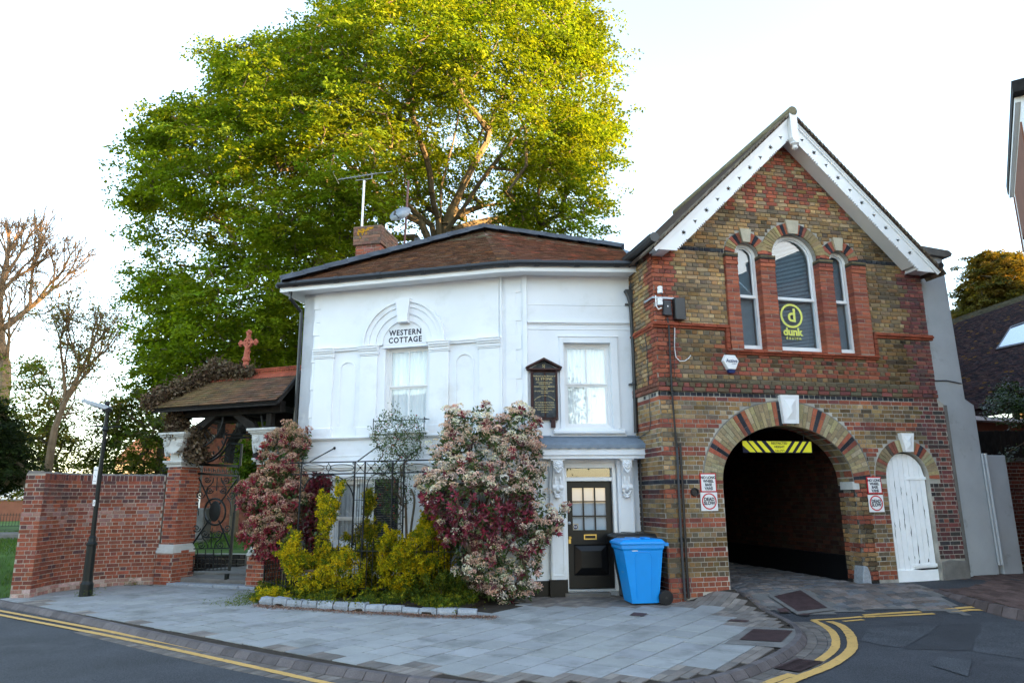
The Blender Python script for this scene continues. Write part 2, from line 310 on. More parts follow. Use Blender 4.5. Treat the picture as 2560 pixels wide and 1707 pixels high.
for i in range(-16,36):
    for j in range(-14,40):
        a=o0+e2*(.40*(-i))+e1*(.457*(j+(.5 if i%2 else 0)-2)); g=.008
        gc=.013; q=[a+e1*gc+e2*g,a+e1*(.457-gc)+e2*g,a+e1*(.457-gc)+e2*(.4-g),a+e1*gc+e2*(.4-g)]; c=a+e1*.228+e2*.2
        if all(inpoly(p.x,p.y,slabpoly) for p in q) and not any(inpoly(p.x,p.y,cover) for p in q+[c]):
            v=rnd.uniform(.90,1.08); 
            if rnd.random()<.1: v*=.9
            slabs.append(blk([(p.x,p.y) for p in q],pz,.03,(v,v,v*rnd.uniform(.97,1.03)),.004,.0015))
        else:
            far=min((math.hypot(c.x-x_,c.y-y_) for x_,y_ in KS[::3]))>.42 and not (c.x>.1 and c.y>11.6) and c.x<3.0
            if far:
                done=False
                for k in range(2):
                    for l in range(2):
                        b0=a+e2*(.2*k)+e1*(.2285*l); p4=[b0+e1*(g if l==0 else 0)+e2*(g if k==0 else 0),b0+e1*(.2285-(g if l else 0))+e2*(g if k==0 else 0),b0+e1*(.2285-(g if l else 0))+e2*(.2-(g if k else 0)),b0+e1*(g if l==0 else 0)+e2*(.2-(g if k else 0))]
                        if all(inpoly(p.x,p.y,pavpoly) for p in p4) and all(not (-4.4<p.x<-.1 and p.y>12.5-.29*(p.x+4.2)) for p in p4): v=rnd.uniform(.88,1.0); slabs.append(blk([(p.x,p.y) for p in p4],pz,.03,(v,v,v),.003,.001))
                continue
            for k in range(4):
                for l in range(2):
                    b0=a+e2*(.1*k)+e1*(.2285*l); p4=[b0+e1*.003+e2*.003,b0+e1*.2255+e2*.003,b0+e1*.2255+e2*.097,b0+e1*.003+e2*.097]; cc=b0+e1*.114+e2*.05
                    if all(inpoly(p.x,p.y,pavpoly) for p in p4) and not inpoly(cc.x,cc.y,cover) and all(not (-4.4<p.x<-.1 and p.y>12.5-.29*(p.x+4.2)) for p in p4): pavers.append(blk([(p.x,p.y) for p in p4],pz,.02,pcol(),.004,.002))
pieces('paving_slab',slabs,M['slab'],pav); pieces('paver',pavers,M['paver'],pav,stuffname='paver_field')
# kerb and channel blocks along the pavement
kerb=sgrp('kerb')
rs=resample(KS,.25); ks=[];ch=[]
def kdrop(p): return 1-S((p.y-10.6)/1.2)*(p.x>3) 
for a,b in zip(rs[:-1],rs[1:]):
    t=(b-a).normalized(); n=Vector((t.y,-t.x,0)); m=(a+b)/2
    if m.x<-13.5: continue
    v=rnd.uniform(.8,1.2); g=t*.004; hgt=pz(m.x,m.y)+.008; lo=rz_(m.x+n.x*.2,m.y+n.y*.2)
    A,B=a+g,b-g; w=.07; 
    V=[(A.x,A.y,hgt),(B.x,B.y,hgt),(B.x+n.x*w,B.y+n.y*w,hgt-.004),(A.x+n.x*w,A.y+n.y*w,hgt-.004)]
    w2=.125; zl=min(hgt-.008,lo+.012)
    V+=[(B.x+n.x*w2,B.y+n.y*w2,zl),(A.x+n.x*w2,A.y+n.y*w2,zl)]
    V+=[(A.x,A.y,hgt-.15),(B.x,B.y,hgt-.15),(B.x+n.x*w2,B.y+n.y*w2,zl-.1),(A.x+n.x*w2,A.y+n.y*w2,zl-.1)]
    ks.append((V,[(0,3,2,1),(3,5,4,2),(0,1,7,6),(5,9,8,4),(0,6,9,5,3),(1,2,4,8,7)],(v,v,v)))
    if m.y<10.6:
        for r_ in range(3):
            for h in range(2 if r_<3 else 1):
                s0=A+(B-A)*(h*.5)+t*.003; s1=A+(B-A)*(h*.5+.5)-t*.003; o1=n*(.128+.118*r_); o2=n*(.128+.118*r_+.112)
                ch.append(blk([((s0+o1).x,(s0+o1).y),((s0+o2).x,(s0+o2).y),((s1+o2).x,(s1+o2).y),((s1+o1).x,(s1+o1).y)],rz_,.02,tuple(x*.72 for x in pcol()),.004,.002))
for i,c in enumerate(ch): ch[i]=([(x,y,z+.006) for x,y,z in c[0]],c[1],c[2])
pieces('kerb_stone',ks,M['kerb'],kerb)
pieces('channel_block',ch,M['paver'],kerb,stuffname='channel_field')
# yellow lines
def ribbon(b,P,w,fn,dz=.010,n=2,ragged=.004):
    P=smooth([(p.x,p.y) for p in P],n)
    V=[];st=resample([(p.x,p.y) for p in P],.06)
    for i,p in enumerate(st):
        t=(st[min(i+1,len(st)-1)]-st[max(i-1,0)]).normalized(); nn=Vector((t.y,-t.x,0)); wl=w/2+jit(ragged); wr=w/2+jit(ragged)
        for q in (p+nn*wl,p-nn*wr): V.append((q.x,q.y,fn(q.x,q.y)+dz))
    b.add(V,[(2*i,2*i+1,2*i+3,2*i+2) for i in range(len(st)-1)])
KL=lambda x,y:(x/1.8375,1350+y/1.8375); KZ=lambda x,y:(1760+x/5.1075,1400+y/5.1075); K4=lambda x,y:(2100+x/5.113,1260+y/5.113)
def G(k,L): return [at_f(*k(*p),rz_) for p in L]
def ln(name,lists,w=.1):
    b=MB()
    for k,L in lists: ribbon(b,G(k,L),w,rz_)
    return struct(b.build(name,M['yellow']))
ln('road_marking',[(KL,[(-500,235),(0,325),(300,382),(600,440),(1200,560),(1790,656),(2100,715)])],.085)
ln('road_marking',[(KL,[(-500,248),(0,345),(300,402),(600,460),(1200,592),(1500,660),(2000,760)])],.085)
ln('road_marking',[(KZ,[(1400,773),(1560,850),(1670,950),(1692,1070),(1655,1160),(1540,1245),(1450,1300)]),(KZ,[(1130,1462),(950,1520),(780,1590),(500,1700)])],.10)
ln('road_marking',[(KZ,[(1600,785),(1760,835),(1880,960),(1905,1100),(1850,1190),(1700,1300),(1500,1400),(1250,1490),(1080,1560),(800,1700)])],.12)
ln('road_marking',[(KZ,[(1380,770),(1700,752),(2040,725)]),(K4,[(300,1425),(700,1398),(1080,1383)]),(K4,[(1290,1364),(1560,1342),(1840,1318),(2352,1408),(2900,1500)])],.075)
ln('road_marking',[(KZ,[(1780,785),(2040,762)]),(K4,[(300,1446),(900,1420),(1250,1403)]),(K4,[(1430,1387),(1800,1353),(2352,1443),(2900,1540)])],.075)
# repaired patches in the asphalt
KR=lambda x,y:(2140+x/4.795,1380+y/4.795)
def patch(L,m,dz): 
    P=[at_f(*KR(*p),rz_) for p in L]; P=[(p.x,p.y) for p in P]
    struct(flat(P,rz_,dz,m,'road_patch'))
patch([(150,905),(600,885),(990,870),(860,980),(560,1150),(300,1110),(60,1060)],M['asphalt3'],.005)
patch([(1490,840),(1900,815),(2300,900),(2500,1350),(1400,1190),(1430,1040),(1500,960)],M['asphalt3'],.005)
patch([(1000,1255),(1390,1305),(1340,1495),(900,1360)],M['asphalt3'],.009)
patch([(1010,870),(1470,850),(1500,960),(1430,1050),(1390,1180),(560,1160),(880,985)],M['asphalt2'],.004)
# setts in the archway
setts=sgrp('cobbled_driveway')
fr0=[at_f(*KZ(1130,690),rz_),at_f(*KZ(1420,712),rz_),at_f(*KZ(2040,655),rz_),at_f(*K4(700,1290),rz_),at_f(*K4(1400,1255),rz_),at_f(*K4(1620,1225),rz_)]
def Bp(u,d): q=BF.p(u,d,0); return (q[0],q[1])
spoly=[(3.86,12.0),(3.88,11.3)]+[(p.x,p.y) for p in fr0]+[(6.98,12.2),(6.93,12.9),Bp(4.25,.06),Bp(3.64,.03),Bp(3.66,-9),Bp(1.08,-9),Bp(1.1,0)]
bedding(spoly,rz_,.010,M['concrete'],setts)
c2=[at_f(*KZ(*p),lambda x,y:rz_(x,y)+.03) for p in [(890,390),(1230,360),(1560,445),(1180,470)]]
cc=sum(c2,Vector())/4; CVP=[((cc+(p-cc)*1.28).x,(cc+(p-cc)*1.28).y) for p in c2]
ss=[]; z0=0
dd=-8.8; row=0
while dd<2.6:
    h=rnd.uniform(.115,.15)*(1.5 if dd<-3 else 1); u=.2+rnd.uniform(0,.15)
    while u<5.2:
        w=rnd.uniform(.14,.26)*(1.5 if dd<-3 else 1); g=.007
        bend=lambda uu:.05*math.sin(uu*1.7+row*.3)
        q=[(u+g+jit(.012),dd+g+jit(.008)+bend(u)),(u+w-g+jit(.012),dd+g+jit(.008)+bend(u+w)),(u+w-g+jit(.012),dd+h-g+jit(.008)+bend(u+w)),(u+g+jit(.012),dd+h-g+jit(.008)+bend(u))]
        P=[Bp(a,b) for a,b in q][::-1]
        if all(inpoly(x,y,spoly) for x,y in P):
            cx,cy=P[0]
            if not any(inpoly(x,y,CVP) for x,y in P): 
                v=rnd.uniform(.7,1.3); c=rnd.choice([(.13,.115,.11),(.155,.13,.12),(.115,.115,.12),(.145,.115,.10)]); ss.append(blk(P,lambda x,y:rz_(x,y)+.025,.03,tuple(t*v for t in c),.016,.004))
        u+=w
    dd+=h; row+=1
pieces('sett',ss,M['sett'],setts,stuffname='sett_field')
# iron covers
def cover_obj(pts,fn,label,frame=None,bars=8,dz=.012,ridge=True):
    t=thing('inspection_cover',label,'manhole cover',(sum(p.x for p in pts)/4,sum(p.y for p in pts)/4,0))
    if frame: flat([(p.x,p.y) for p in frame],fn,dz-.006,M['concrete'],'frame',t)
    P=[(p.x,p.y) for p in pts]; flat(P,fn,dz,M['cover'],'plate',t)
    if bars:
        b=MB(); a,bb,c,d=[Vector((p.x,p.y,0)) for p in pts]
        for i in range(bars):
            for f in (0,1):
                s=(i+.35)/bars; e=(i+.65)/bars
                if f==0: q=[a+(bb-a)*s,a+(bb-a)*e,d+(c-d)*e,d+(c-d)*s]
                else: q=[a+(d-a)*s,a+(d-a)*e,bb+(c-bb)*e,bb+(c-bb)*s]
                b.add([(v.x,v.y,fn(v.x,v.y)+dz+.003+f*.0008) for v in q],[(0,1,2,3)])
        b.build('tread',M['cover'],t)
    return t
cover_obj([at_f(*KZ(*p),pz) for p in [(630,885),(1135,905),(985,1050),(450,1020)]],pz,'large rusty inspection cover in a pale concrete surround on the pavement corner',[Vector((*p,0)) for p in cover],16,.010)
c2=[at_f(*KZ(*p),lambda x,y:rz_(x,y)+.03) for p in [(890,390),(1230,360),(1560,445),(1180,470)]]
cc=sum(c2,Vector())/4
cover_obj(c2,lambda x,y:rz_(x,y)+.025,'rusty chequered cover set among the setts before the archway',[cc+(p-cc)*1.28 for p in c2],16,.006)
kq=lambda x,y:(1280+x/3.92,1500+y/3.92)
for L,lb in [([(1195,120),(1328,132),(1290,160),(1148,150)],'small dark cover in the pavement below the blue bin'),([(2150,188),(2330,200),(2300,215),(2100,205)],'small dark cover in the paving between pale slabs near the arch')]:
    cover_obj([at_f(*kq(*p),pz) for p in L],pz,lb,None,0,.008)
for L,lb in [([(915,455),(1030,448),(1085,475),(960,480)],'small square iron lid in the setts beside the chequered cover'),([(1190,528),(1300,525),(1370,555),(1260,560)],'small iron lid in the setts nearest the road')]:
    cover_obj([at_f(*KZ(*p),lambda x,y:rz_(x,y)+.03) for p in L],rz_,lb,None,0,.034)
g4=[at_f(*KZ(*p),rz_) for p in [(890,1395),(1200,1270),(1520,1310),(1210,1445)]]
gy=thing('drain_gully','cast iron road gully grating in the channel at the kerb corner','drain',(2.9,7.6,-.07))
gc=sum(g4,Vector())/4
flat([(p.x,p.y) for p in g4],rz_,.012,M['black'],'pit',gy)
b=MB(); a,b_,c,d=g4
for i in range(10):
    s=(i+.25)/10; e=(i+.7)/10; q=[a+(b_-a)*s,a+(b_-a)*e,d+(c-d)*e,d+(c-d)*s]
    b.add([(v.x,v.y,rz_(v.x,v.y)+.020) for v in q],[(0,1,2,3)])
for s,e in ((-.02,.04),(.47,.53),(.96,1.02)):
    q=[a+(d-a)*s,a+(d-a)*e,b_+(c-b_)*e,b_+(c-b_)*s]; b.add([(v.x,v.y,rz_(v.x,v.y)+.021) for v in q],[(0,1,2,3)])
b.build('grating',M['cover'],gy)
# right pavement: dark brick paving
rk=[(6.93,13.1),(6.96,12.7),(7.09,11.82),(7.2,11.06),(7.29,10.61),(7.45,9.8),(7.8,8),(8.3,6)]
rpoly=rk+[(16,6),(18,22),(10.6,20),(8.6,13.8),(8.1,13.35)]
rp=sgrp('side_pavement')
bedding([p for p in rpoly if p[1]<20.5 and p[0]<17],fz,-.012,M['joint'],rp)
ps=[]
for i in range(0,112):
    for j in range(0,42):
        x0=6.9+.103*i*1.0; y0=9.0+.21*j+(.105 if i%2 else 0)
        q=[(x0+.003,y0+.003),(x0+.1,y0+.003),(x0+.1,y0+.207),(x0+.003,y0+.207)]
        if x0<12.6+0.2*(y0-9) and all(inpoly(x,y,rpoly) for x,y in q) and math.hypot(x0,y0)<22:
            v=rnd.uniform(.65,1.25); ps.append(blk(q,fz,.015,tuple(t*v for t in (.115,.075,.065)),.004,.003))
pieces('side_paver',ps,M['paver'],rp,stuffname='side_paver_field')
rk2=sgrp('side_kerb')
rs=resample(rk[::-1],.25); ks=[]
for a,b in zip(rs[:-1],rs[1:]):
    t=(b-a).normalized(); n=Vector((-t.y,t.x,0)); m=(a+b)/2; v=rnd.uniform(.7,1.1); g=t*.004; A,B=a+g,b-g
    h=fz(m.x,m.y)+.006; lo=min(h-.02,rz_(m.x,m.y)+.02)
    V=[(A.x,A.y,h),(B.x,B.y,h),(B.x+n.x*.07,B.y+n.y*.07,h-.003),(A.x+n.x*.07,A.y+n.y*.07,h-.003),(B.x+n.x*.125,B.y+n.y*.125,lo),(A.x+n.x*.125,A.y+n.y*.125,lo),(A.x,A.y,h-.2),(B.x,B.y,h-.2),(B.x+n.x*.125,B.y+n.y*.125,lo-.1),(A.x+n.x*.125,A.y+n.y*.125,lo-.1)]
    ks.append((V,[(0,1,2,3),(3,2,4,5),(5,4,8,9),(0,3,5,9,6),(1,7,8,4,2)],(v,v*.9,v*.88)))
pieces('kerb_stone',ks,M['kerb'],rk2)
# lawn
struct(sheet(gzf,-60,-4.6,13.,75,.5,0.,lambda x,y: not inpoly(x,y,[(-9.3,12.4),(-9.05,13.6),(-8.7,15),(-7.8,15.9),(-7.3,17.3),(-4,16.4),(-4,10)]) and (x<-9.2 or y>15.5) and y>13.2+.0*x and not (x<-9 and y<12.7-.7*(x+9.)) ).build('lawn',M['grass']))
# ---------------------------------------------------------------- brickwork helpers
def cj(c,s=.12):
    v=rnd.uniform(1-s,1+s); return tuple(max(0,x*v*rnd.uniform(.95,1.05)) for x in c)
RED=[(.33,.10,.058),(.29,.09,.058),(.37,.115,.065),(.22,.072,.052)]; STK=[(.36,.235,.11),(.31,.20,.10),(.24,.17,.10),(.40,.285,.16),(.19,.145,.10),(.33,.19,.08)]
BLK=[(.028,.03,.036),(.04,.042,.05)]; PUR=[(.17,.06,.055),(.21,.075,.06),(.13,.05,.05),(.09,.05,.05)]; DRK=[(.05,.045,.045),(.08,.055,.05)]
def brickv(fr,u0,u1,z0,z1,d=.008,base=-.006,c=(1,1,1),b=.004):
    j=lambda:jit(.0022); dj=jit(.0018)
    P=[fr.p(u0,base,z0),fr.p(u1,base,z0),fr.p(u1,base,z1),fr.p(u0,base,z1),fr.p(u0+j(),d-b+dj,z0+j()),fr.p(u1+j(),d-b+dj,z0+j()),fr.p(u1+j(),d-b+dj,z1+j()),fr.p(u0+j(),d-b+dj,z1+j())]
    e=b*.9
    P+=[fr.p(u0+e+j(),d+dj,z0+e),fr.p(u1-e+j(),d+dj,z0+e),fr.p(u1-e+j(),d+dj,z1-e),fr.p(u0+e+j(),d+dj,z1-e)]
    F=[(0,1,5,4),(1,2,6,5),(2,3,7,6),(3,0,4,7),(4,5,9,8),(5,6,10,9),(6,7,11,10),(7,4,8,11),(8,9,10,11)]
    if fr.flip<0: F=[f[::-1] for f in F]
    return (P,F,c)
CH=.0792
def courses(fr,u0,u1,zs,ze,zref,inside,colf,ch=CH,j=.0125,bond=0,proud=None,off=0.):
    out=[]; k0=int(math.floor((zs-zref)/ch)); k1=int(math.ceil((ze-zref)/ch))
    for k in range(k0,k1+1):
        zc=zref+k*ch; za,zb=zc-ch/2+j/2,zc+ch/2-j/2; head=(k%2)
        if bond==1: head=2       # flemish
        u=u0-rnd.uniform(0,.04)+off-(.056 if k%2 else 0)*1.; i=0
        while u<u1:
            w=.112 if (head==1 or (head==2 and (i+k)%2)) else .225
            a,b=max(u,u0),min(u+w-j,u1); u+=w; i+=1
            if b-a<.03: continue
            n=max(2,int((b-a)/.012)); st=None; us=[a+(b-a)*t/n for t in range(n+1)]
            for t in range(n+1):
                ok=inside(us[t],za) and inside(us[t],zb)
                if ok and st is None: st=us[t]
                if (not ok or t==n) and st is not None:
                    en=us[t] if ok else us[t-1]
                    if en-st>.028:
                        c=colf(k,(st+en)/2,zc,w<.15,i); 
                        if c is not None: pd_=(proud(k,(st+en)/2) if proud else .008); out.append(brickv(fr,st,en,za,zb,pd_,min(-.006,pd_-.016),c=c))
                    st=None
    return out
def ell(u,z,cu,cz,a,b): return ((u-cu)/a)**2+((z-cz)/b)**2<1
def arcpts(cu,cz,a,b,t0,t1,n): return [(cu+a*math.cos(R(t0+(t1-t0)*i/n)),cz+b*math.sin(R(t0+(t1-t0)*i/n))) for i in range(n+1)]
def vouss(fr,cu,cz,a0,b0,a1,b1,t0,t1,n,colf,d1=.012,d0=-.01,g=.004,split=1):
    out=[]
    for i in range(n):
        ta,tb=R(t0+(t1-t0)*i/n),R(t0+(t1-t0)*(i+1)/n)
        cuts=[0,1] if split==1 else ([0,.5,1] if split==2 else ([0,.33,1] if i%2 else [0,.66,1]))
        for q in range(len(cuts)-1):
            ka,kb=cuts[q],cuts[q+1]
            P=[]
            for (t,k,sg,rg) in ((ta,ka,1,1),(tb,ka,-1,1),(tb,kb,-1,-1),(ta,kb,1,-1)):
                aa,bb=a0+(a1-a0)*k+rg*g,b0+(b1-b0)*k+rg*g; rr=(aa+bb)/2; t_=t+sg*g*(1 if tb>ta else -1)/rr
                P.append((cu+aa*math.cos(t_),cz+bb*math.sin(t_)))
            V=[fr.p(u,d0,z) for u,z in P]+[fr.p(u,d1+jit(.001),z) for u,z in P]
            out.append((V,[(4,5,6,7),(0,1,5,4),(1,2,6,5),(2,3,7,6),(3,0,4,7)],colf(i,q)))
    return out
def holed(b,fr,outer,holes,d0,d1,c=None,back=True):
    P=list(outer); 
    for h in holes: P+=list(h)
    tri=tessellate_polygon([[Vector((u,z,0)) for u,z in L] for L in [outer]+holes]); n=len(P)
    V=[fr.p(u,d1,z) for u,z in P]+[fr.p(u,d0,z) for u,z in P]; F=[tuple(t) for t in tri]
    if back: F+=[tuple(i+n for i in t[::-1]) for t in tri]
    s=0
    for L in [outer]+holes:
        m=len(L); F+=[(s+i,s+(i+1)%m,s+(i+1)%m+n,s+i+n) for i in range(m)]; s+=m
    b.add(V,F,c)
# ---------------------------------------------------------------- brick building
bb=thing('brick_building','narrow brick gabled building with a cart arch, three arched windows and white bargeboards','building',BF.p(2.87,-3,0))
AC=(2.385,1.93)
arch_in=lambda u,z,e=0.:(abs(u-AC[0])<1.295+e and z<=AC[1]) or (z>AC[1] and ell(u,z,AC[0],AC[1],1.295+e,.98+e))
archhole=[(AC[0]-1.295,-.3)]+arcpts(AC[0],AC[1],1.295,.98,180,0,28)+[(AC[0]+1.295,-.3)]
DC=(4.835,2.0)
doorhole=[(DC[0]-.46,.13)]+arcpts(DC[0],DC[1],.46,.46,180,0,18)+[(DC[0]+.46,.13)]
WN=[(1.90,6.08,.245,.455),(2.91,6.09,.48,.70),(3.885,6.08,.22,.43)]
whole=[[(c-r,4.28)]+arcpts(c,z,r,r,180,0,16)+[(c+r,4.28)] for c,z,r,_ in WN]
WR=5.72; WR2=5.86
outer=[(0,-.3),(AC[0]-1.295,-.3)]
def top(u): return min(6.02+u,6.02+(5.75-u))
wall=MB(); 
# outer polygon runs round the cart arch (open to the ground)
op=[(0,-.3)]+archhole+[(WR2,-.3),(WR2,3.36),(WR,3.46),(WR,top(WR)),(2.875,top(2.875)),(0,top(0))]
holed(wall,BF,op,[doorhole]+whole,-.30,0,None)
wall.box(BF,0,.3,-8,-.3,-.3,6.02); wall.box(BF,WR-.3,WR,-8,-.3,-.3,6.0)
wo=wall.build('wall',M['mortar'],bb)
def soot(u,z):
    s=1.0
    s*=1-.35*S((u-4.1)/.8)*(1 if z>2 else .6)
    s*=1-.45*S((1.2-abs(z-.75))/1.0)*(1 if u<1.3 else .8)*(.8)
    if z>3.4 and z<4.3 : s*=.88
    if z>4.7: s*=1.22
    s*=1-.35*math.exp(-((z-4.1)/.12)**2)
    if u>1.2 and u<4.6: s*=1-.3*math.exp(-((z-3.6)/.15)**2)
    return s*(.86+.28*math.sin(u*3.1+z*2.3)*math.sin(z*4.7-u*1.9))
REDK={-25,-24,-23,-22,-21,-20,-15,-14,-9,-8,-3,-2,1,6,7,12,13,18}
def fcol(k,u,z,head,i):
    def st():
        f=soot(u,z)*.92*(.55 if rnd.random()<.10 else 1); return cj(tuple(x*f for x in rnd.choice(STK)),.18)
    rd=lambda :cj(tuple(x*(.45+.55*soot(u,z)) for x in rnd.choice(RED)),.14)
    if u>5.22+(.1 if (k//3)%2 else -.03) and z<6.0:
        if z<1.0: return cj(rnd.choice(DRK+PUR[2:]),.2)
        if z<3.3: return cj(rnd.choice(PUR if (k%6)<2 else DRK+PUR),.2)
        return cj(rnd.choice(PUR),.25)
    if k in (0,19): return cj(rnd.choice(BLK),.25)
    if k==53: return cj(rnd.choice(BLK),.25)
    if k in (20,21): return cj(rnd.choice(RED[3:]+PUR[:2]) if (i+k)%2 else rnd.choice([(.13,.10,.06),(.10,.085,.06)]),.15)
    if k in (22,): return cj((.12,.095,.06),.2)
    if k in REDK: return rd() if rnd.random()>.06 else cj(PUR[0],.2)
    if 3.5<z<6.05 and u<(.50 if (k//3)%2 else .36): return rd() if z<4.7 or rnd.random()<.9 else cj(PUR[1])
    if 24<=k<=32:
        lo=.95+(k-24)*.0; 
        if k in (24,): return rd() if lo<u<4.75 else st()
        if k>=25:
            a=(abs(u-2.87)-(k-24)*CH*.95); 
            if (0<abs(u-2.87)-1.0-(32-k)*.06<.16 or (i+k)%2==0) and lo-.1+(k-24)*.06<u<4.8-(k-24)*.02: return rd()
        return st()
    if z>6.75:
        p=.42; x=(u-2.885)
        a=((x+z*.96)/p)%1; b_=((x-z*.96)/p)%1
        if z<7.42 and abs(((x/p)+.5)%1-.5)*p<.045+.20*max(0,z-6.98) and z>6.98: return rd()
        if z>7.35 and z<8.5 and (a<.36 or b_<.30): return rd()
    return st()
def fin(u,z):
    if z<pz(*BF.p(u,0,0)[:2])-.04 or z>top(u)-.02: return False
    if u<-.02 or u>(WR2 if z<3.36 else WR): return False
    if arch_in(u,z,.0) or (z>AC[1]-.0 and ell(u,z,AC[0],AC[1],1.67,1.42)): return False
    if abs(u-DC[0])<.468 and z<=DC[1]: return False
    if z>DC[1]-.05 and ell(u,z,DC[0],DC[1],.70,.70): return False
    if 1.42<u<4.40 and 4.2<z<6.06: return False
    if any(ell(u,z,c,zz,ro+.005,ro+.005) and z>zz-.03 for c,zz,r,ro in WN): return False
    if u>5.33 and z<.52: return False
    return True
pr=lambda k,u: (.045 if k in (20,21) else (.018 if k>21 else (.005 if k==19 else .008)))
bl=courses(BF,-.016,WR2,0,9,1.93,fin,fcol,proud=pr)
# side wall bricks (dark with soot low down)
def scol(k,u,z,head,i):
    s=1-.55*S((3.1-z)/1.2)*(.6+.4*math.sin(u*6+z)); s*=1-.25*S((u-.6)/.5)
    if k in (0,19): return cj(rnd.choice(BLK),.25)
    if k in (20,21): return cj((.16,.07,.05),.3)
    if u<.22+(.1 if (k//3)%2 else 0) and 3.5<z<6.1: return cj(tuple(x*.8 for x in rnd.choice(RED)),.14)
    if k in REDK: return cj(tuple(x*s*.85 for x in rnd.choice(RED if z>2.6 or u<.25 else PUR)),.15)
    return cj(tuple(x*s*.9 for x in rnd.choice(STK)),.18)
bl2=courses(BS,-.016,3.2,0,6.2,1.93,lambda u,z:u<3.2 and (u<1.12 or z>5.6) and z>-.02 and z<6.1,scol,proud=lambda k,u:(.045 if k in (20,21) else (.022 if k>21 else (0. if k==19 else .008))))
# voussoirs
def acol(i,q):
    m=i%9
    if m in (0,2): return cj(rnd.choice(RED),.12)
    if m==1: return cj(rnd.choice(BLK),.25)
    return cj(rnd.choice([(.36,.29,.15),(.30,.24,.13),(.26,.20,.12),(.38,.32,.2)]),.15)
vs1=vouss(BF,*AC,1.295,.98,1.65,1.41,-2,182,55,acol,split=3,d0=-.012,d1=.016)
vd=vouss(BF,*DC,.465,.465,.69,.69,-3,183,27,lambda i,q:acol(i+2,q) if i<16 else cj(rnd.choice([(.1,.08,.06),(.22,.17,.1),(.09,.07,.06),(.2,.07,.05)])),d1=.014)
vw=[]
for c,z,r,ro in WN:
    n={.245:17,.48:29,.22:15}[r]; h=n/2
    vw+=vouss(BF,c,z,r,r,ro,ro,-4,184,n,lambda i,q,n=n:(cj(rnd.choice(BLK),.2) if abs(abs(i-(n-1)/2)-3.)<.6 or i in (0,n-1) else (cj(rnd.choice(RED)) if 1.5<abs(i-(n-1)/2)<4.6 or i in (1,n-2) else cj(rnd.choice([(.33,.25,.12),(.28,.21,.11)])))),d1=.03)
# clip neighbours of the middle window ring
vw=[v for v in vw]
# window piers with little capitals
pier=[]; PR=[(1.43,1.655),(2.145,2.43),(3.39,3.665),(4.105,4.39)]
core=MB()
for a,b in PR:
    core.box(BF,a+.0,b-.0,-.28,.068,4.25,6.06)
    z=4.27; k=0
    while z<6.0:
        cap=z>5.78
        pd=.075+(.02 if cap else 0)
        if k%2: pier.append(brickv(BF,a-.012,b+.012,z,z+.067,pd,-.2,cj(rnd.choice(RED),.12)))
        else:
            m=(a+b)/2+jit(.03)
            for x0,x1 in ((a-.012,m-.005),(m+.005,b+.012)): pier.append(brickv(BF,x0,x1,z,z+.067,pd,-.2,cj(rnd.choice(RED),.12)))
        z+=.0755; k+=1
    for z_,c in ((6.0,(.05,.045,.035)),(6.035,(.16,.12,.07))):
        pier.append(brickv(BF,a-.015,b+.015,z_,z_+.036,.11,-.2,cj(c)))
pieces('brick',bl+bl2+vs1+vd+vw+pier,M['brick'],wo,300,'brick_field')
core.build('pier_core',M['mortar2'],bb)
# mortar of the arch faces, side wall
b=MB(); 
for v in (vouss(BF,*AC,1.295,.98,1.67,1.43,-2,182,40,lambda i,q:(.5,.5,.5),d1=.009,g=0)): b.add(*v)
b.box(BS,0,8,-.3,.001,-.3,6.03)
b.build('side_wall',M['mortar'],bb)
# moulded terracotta string courses and sill
b=MB()
def mould(fr,u0,u1,z,s=1):
    for (z0,z1,d) in ((z-.055,z-.015,.05),(z-.015,z+.02,.085),(z+.02,z+.05,.06)):
        n=max(1,int((u1-u0)/.23)); 
        for i in range(n): a=u0+(u1-u0)*i/n; c=u0+(u1-u0)*(i+1)/n; v=rnd.uniform(.7,1.15); b.cbox(fr,a+.002,c-.002,-.01,d*s,z0,z1,.006,(v,v,v))
mould(BF,-.08,1.40,4.655); mould(BF,4.44,5.78,4.655); mould(BF,1.33,4.50,4.225); mould(BS,-.05,1.07,4.655,.6)
for u in (1.33,4.42):
    for i in range(4): b.cbox(BF,u,u+.075,-.01,.075,4.27+.1*i,4.27+.1*i+.096,.008,(.8,.8,.8))
b.build('string_course',M['terra'],bb)
# painted keystones
def keyst(pt,m,d=.09,panel=True,name='keystone'):
    b=MB(); b.prism(BF,pt,-.01,d)
    if panel:
        cu=sum(p[0] for p in pt)/4; cz=sum(p[1] for p in pt)/4; q=[(cu+(u-cu)*.62,cz+(z-cz)*.72) for u,z in pt]
        V=[BF.p(u,d,z) for u,z in q]+[BF.p(cu,d+.045,cz+.06),BF.p(cu,d+.045,cz-.05)]; b.add(V,[(0,1,4),(1,2,5,4),(2,3,5),(3,0,4,5)])
    return b.build(name,m,bb)
keyst([(2.29,3.45),(2.67,3.45),(2.62,2.94),(2.33,2.94)][::-1],M['white'])
keyst([(4.725,2.80),(5.01,2.80),(4.955,2.46),(4.79,2.46)][::-1],M['white'])
for c,z,r,ro in WN: keyst([(c-.05-r*.1,z+r),(c+.05+r*.1,z+r),(c+.085+r*.12,z+ro+.05),(c-.085-r*.12,z+ro+.05)],M['keystone'],.06,False)
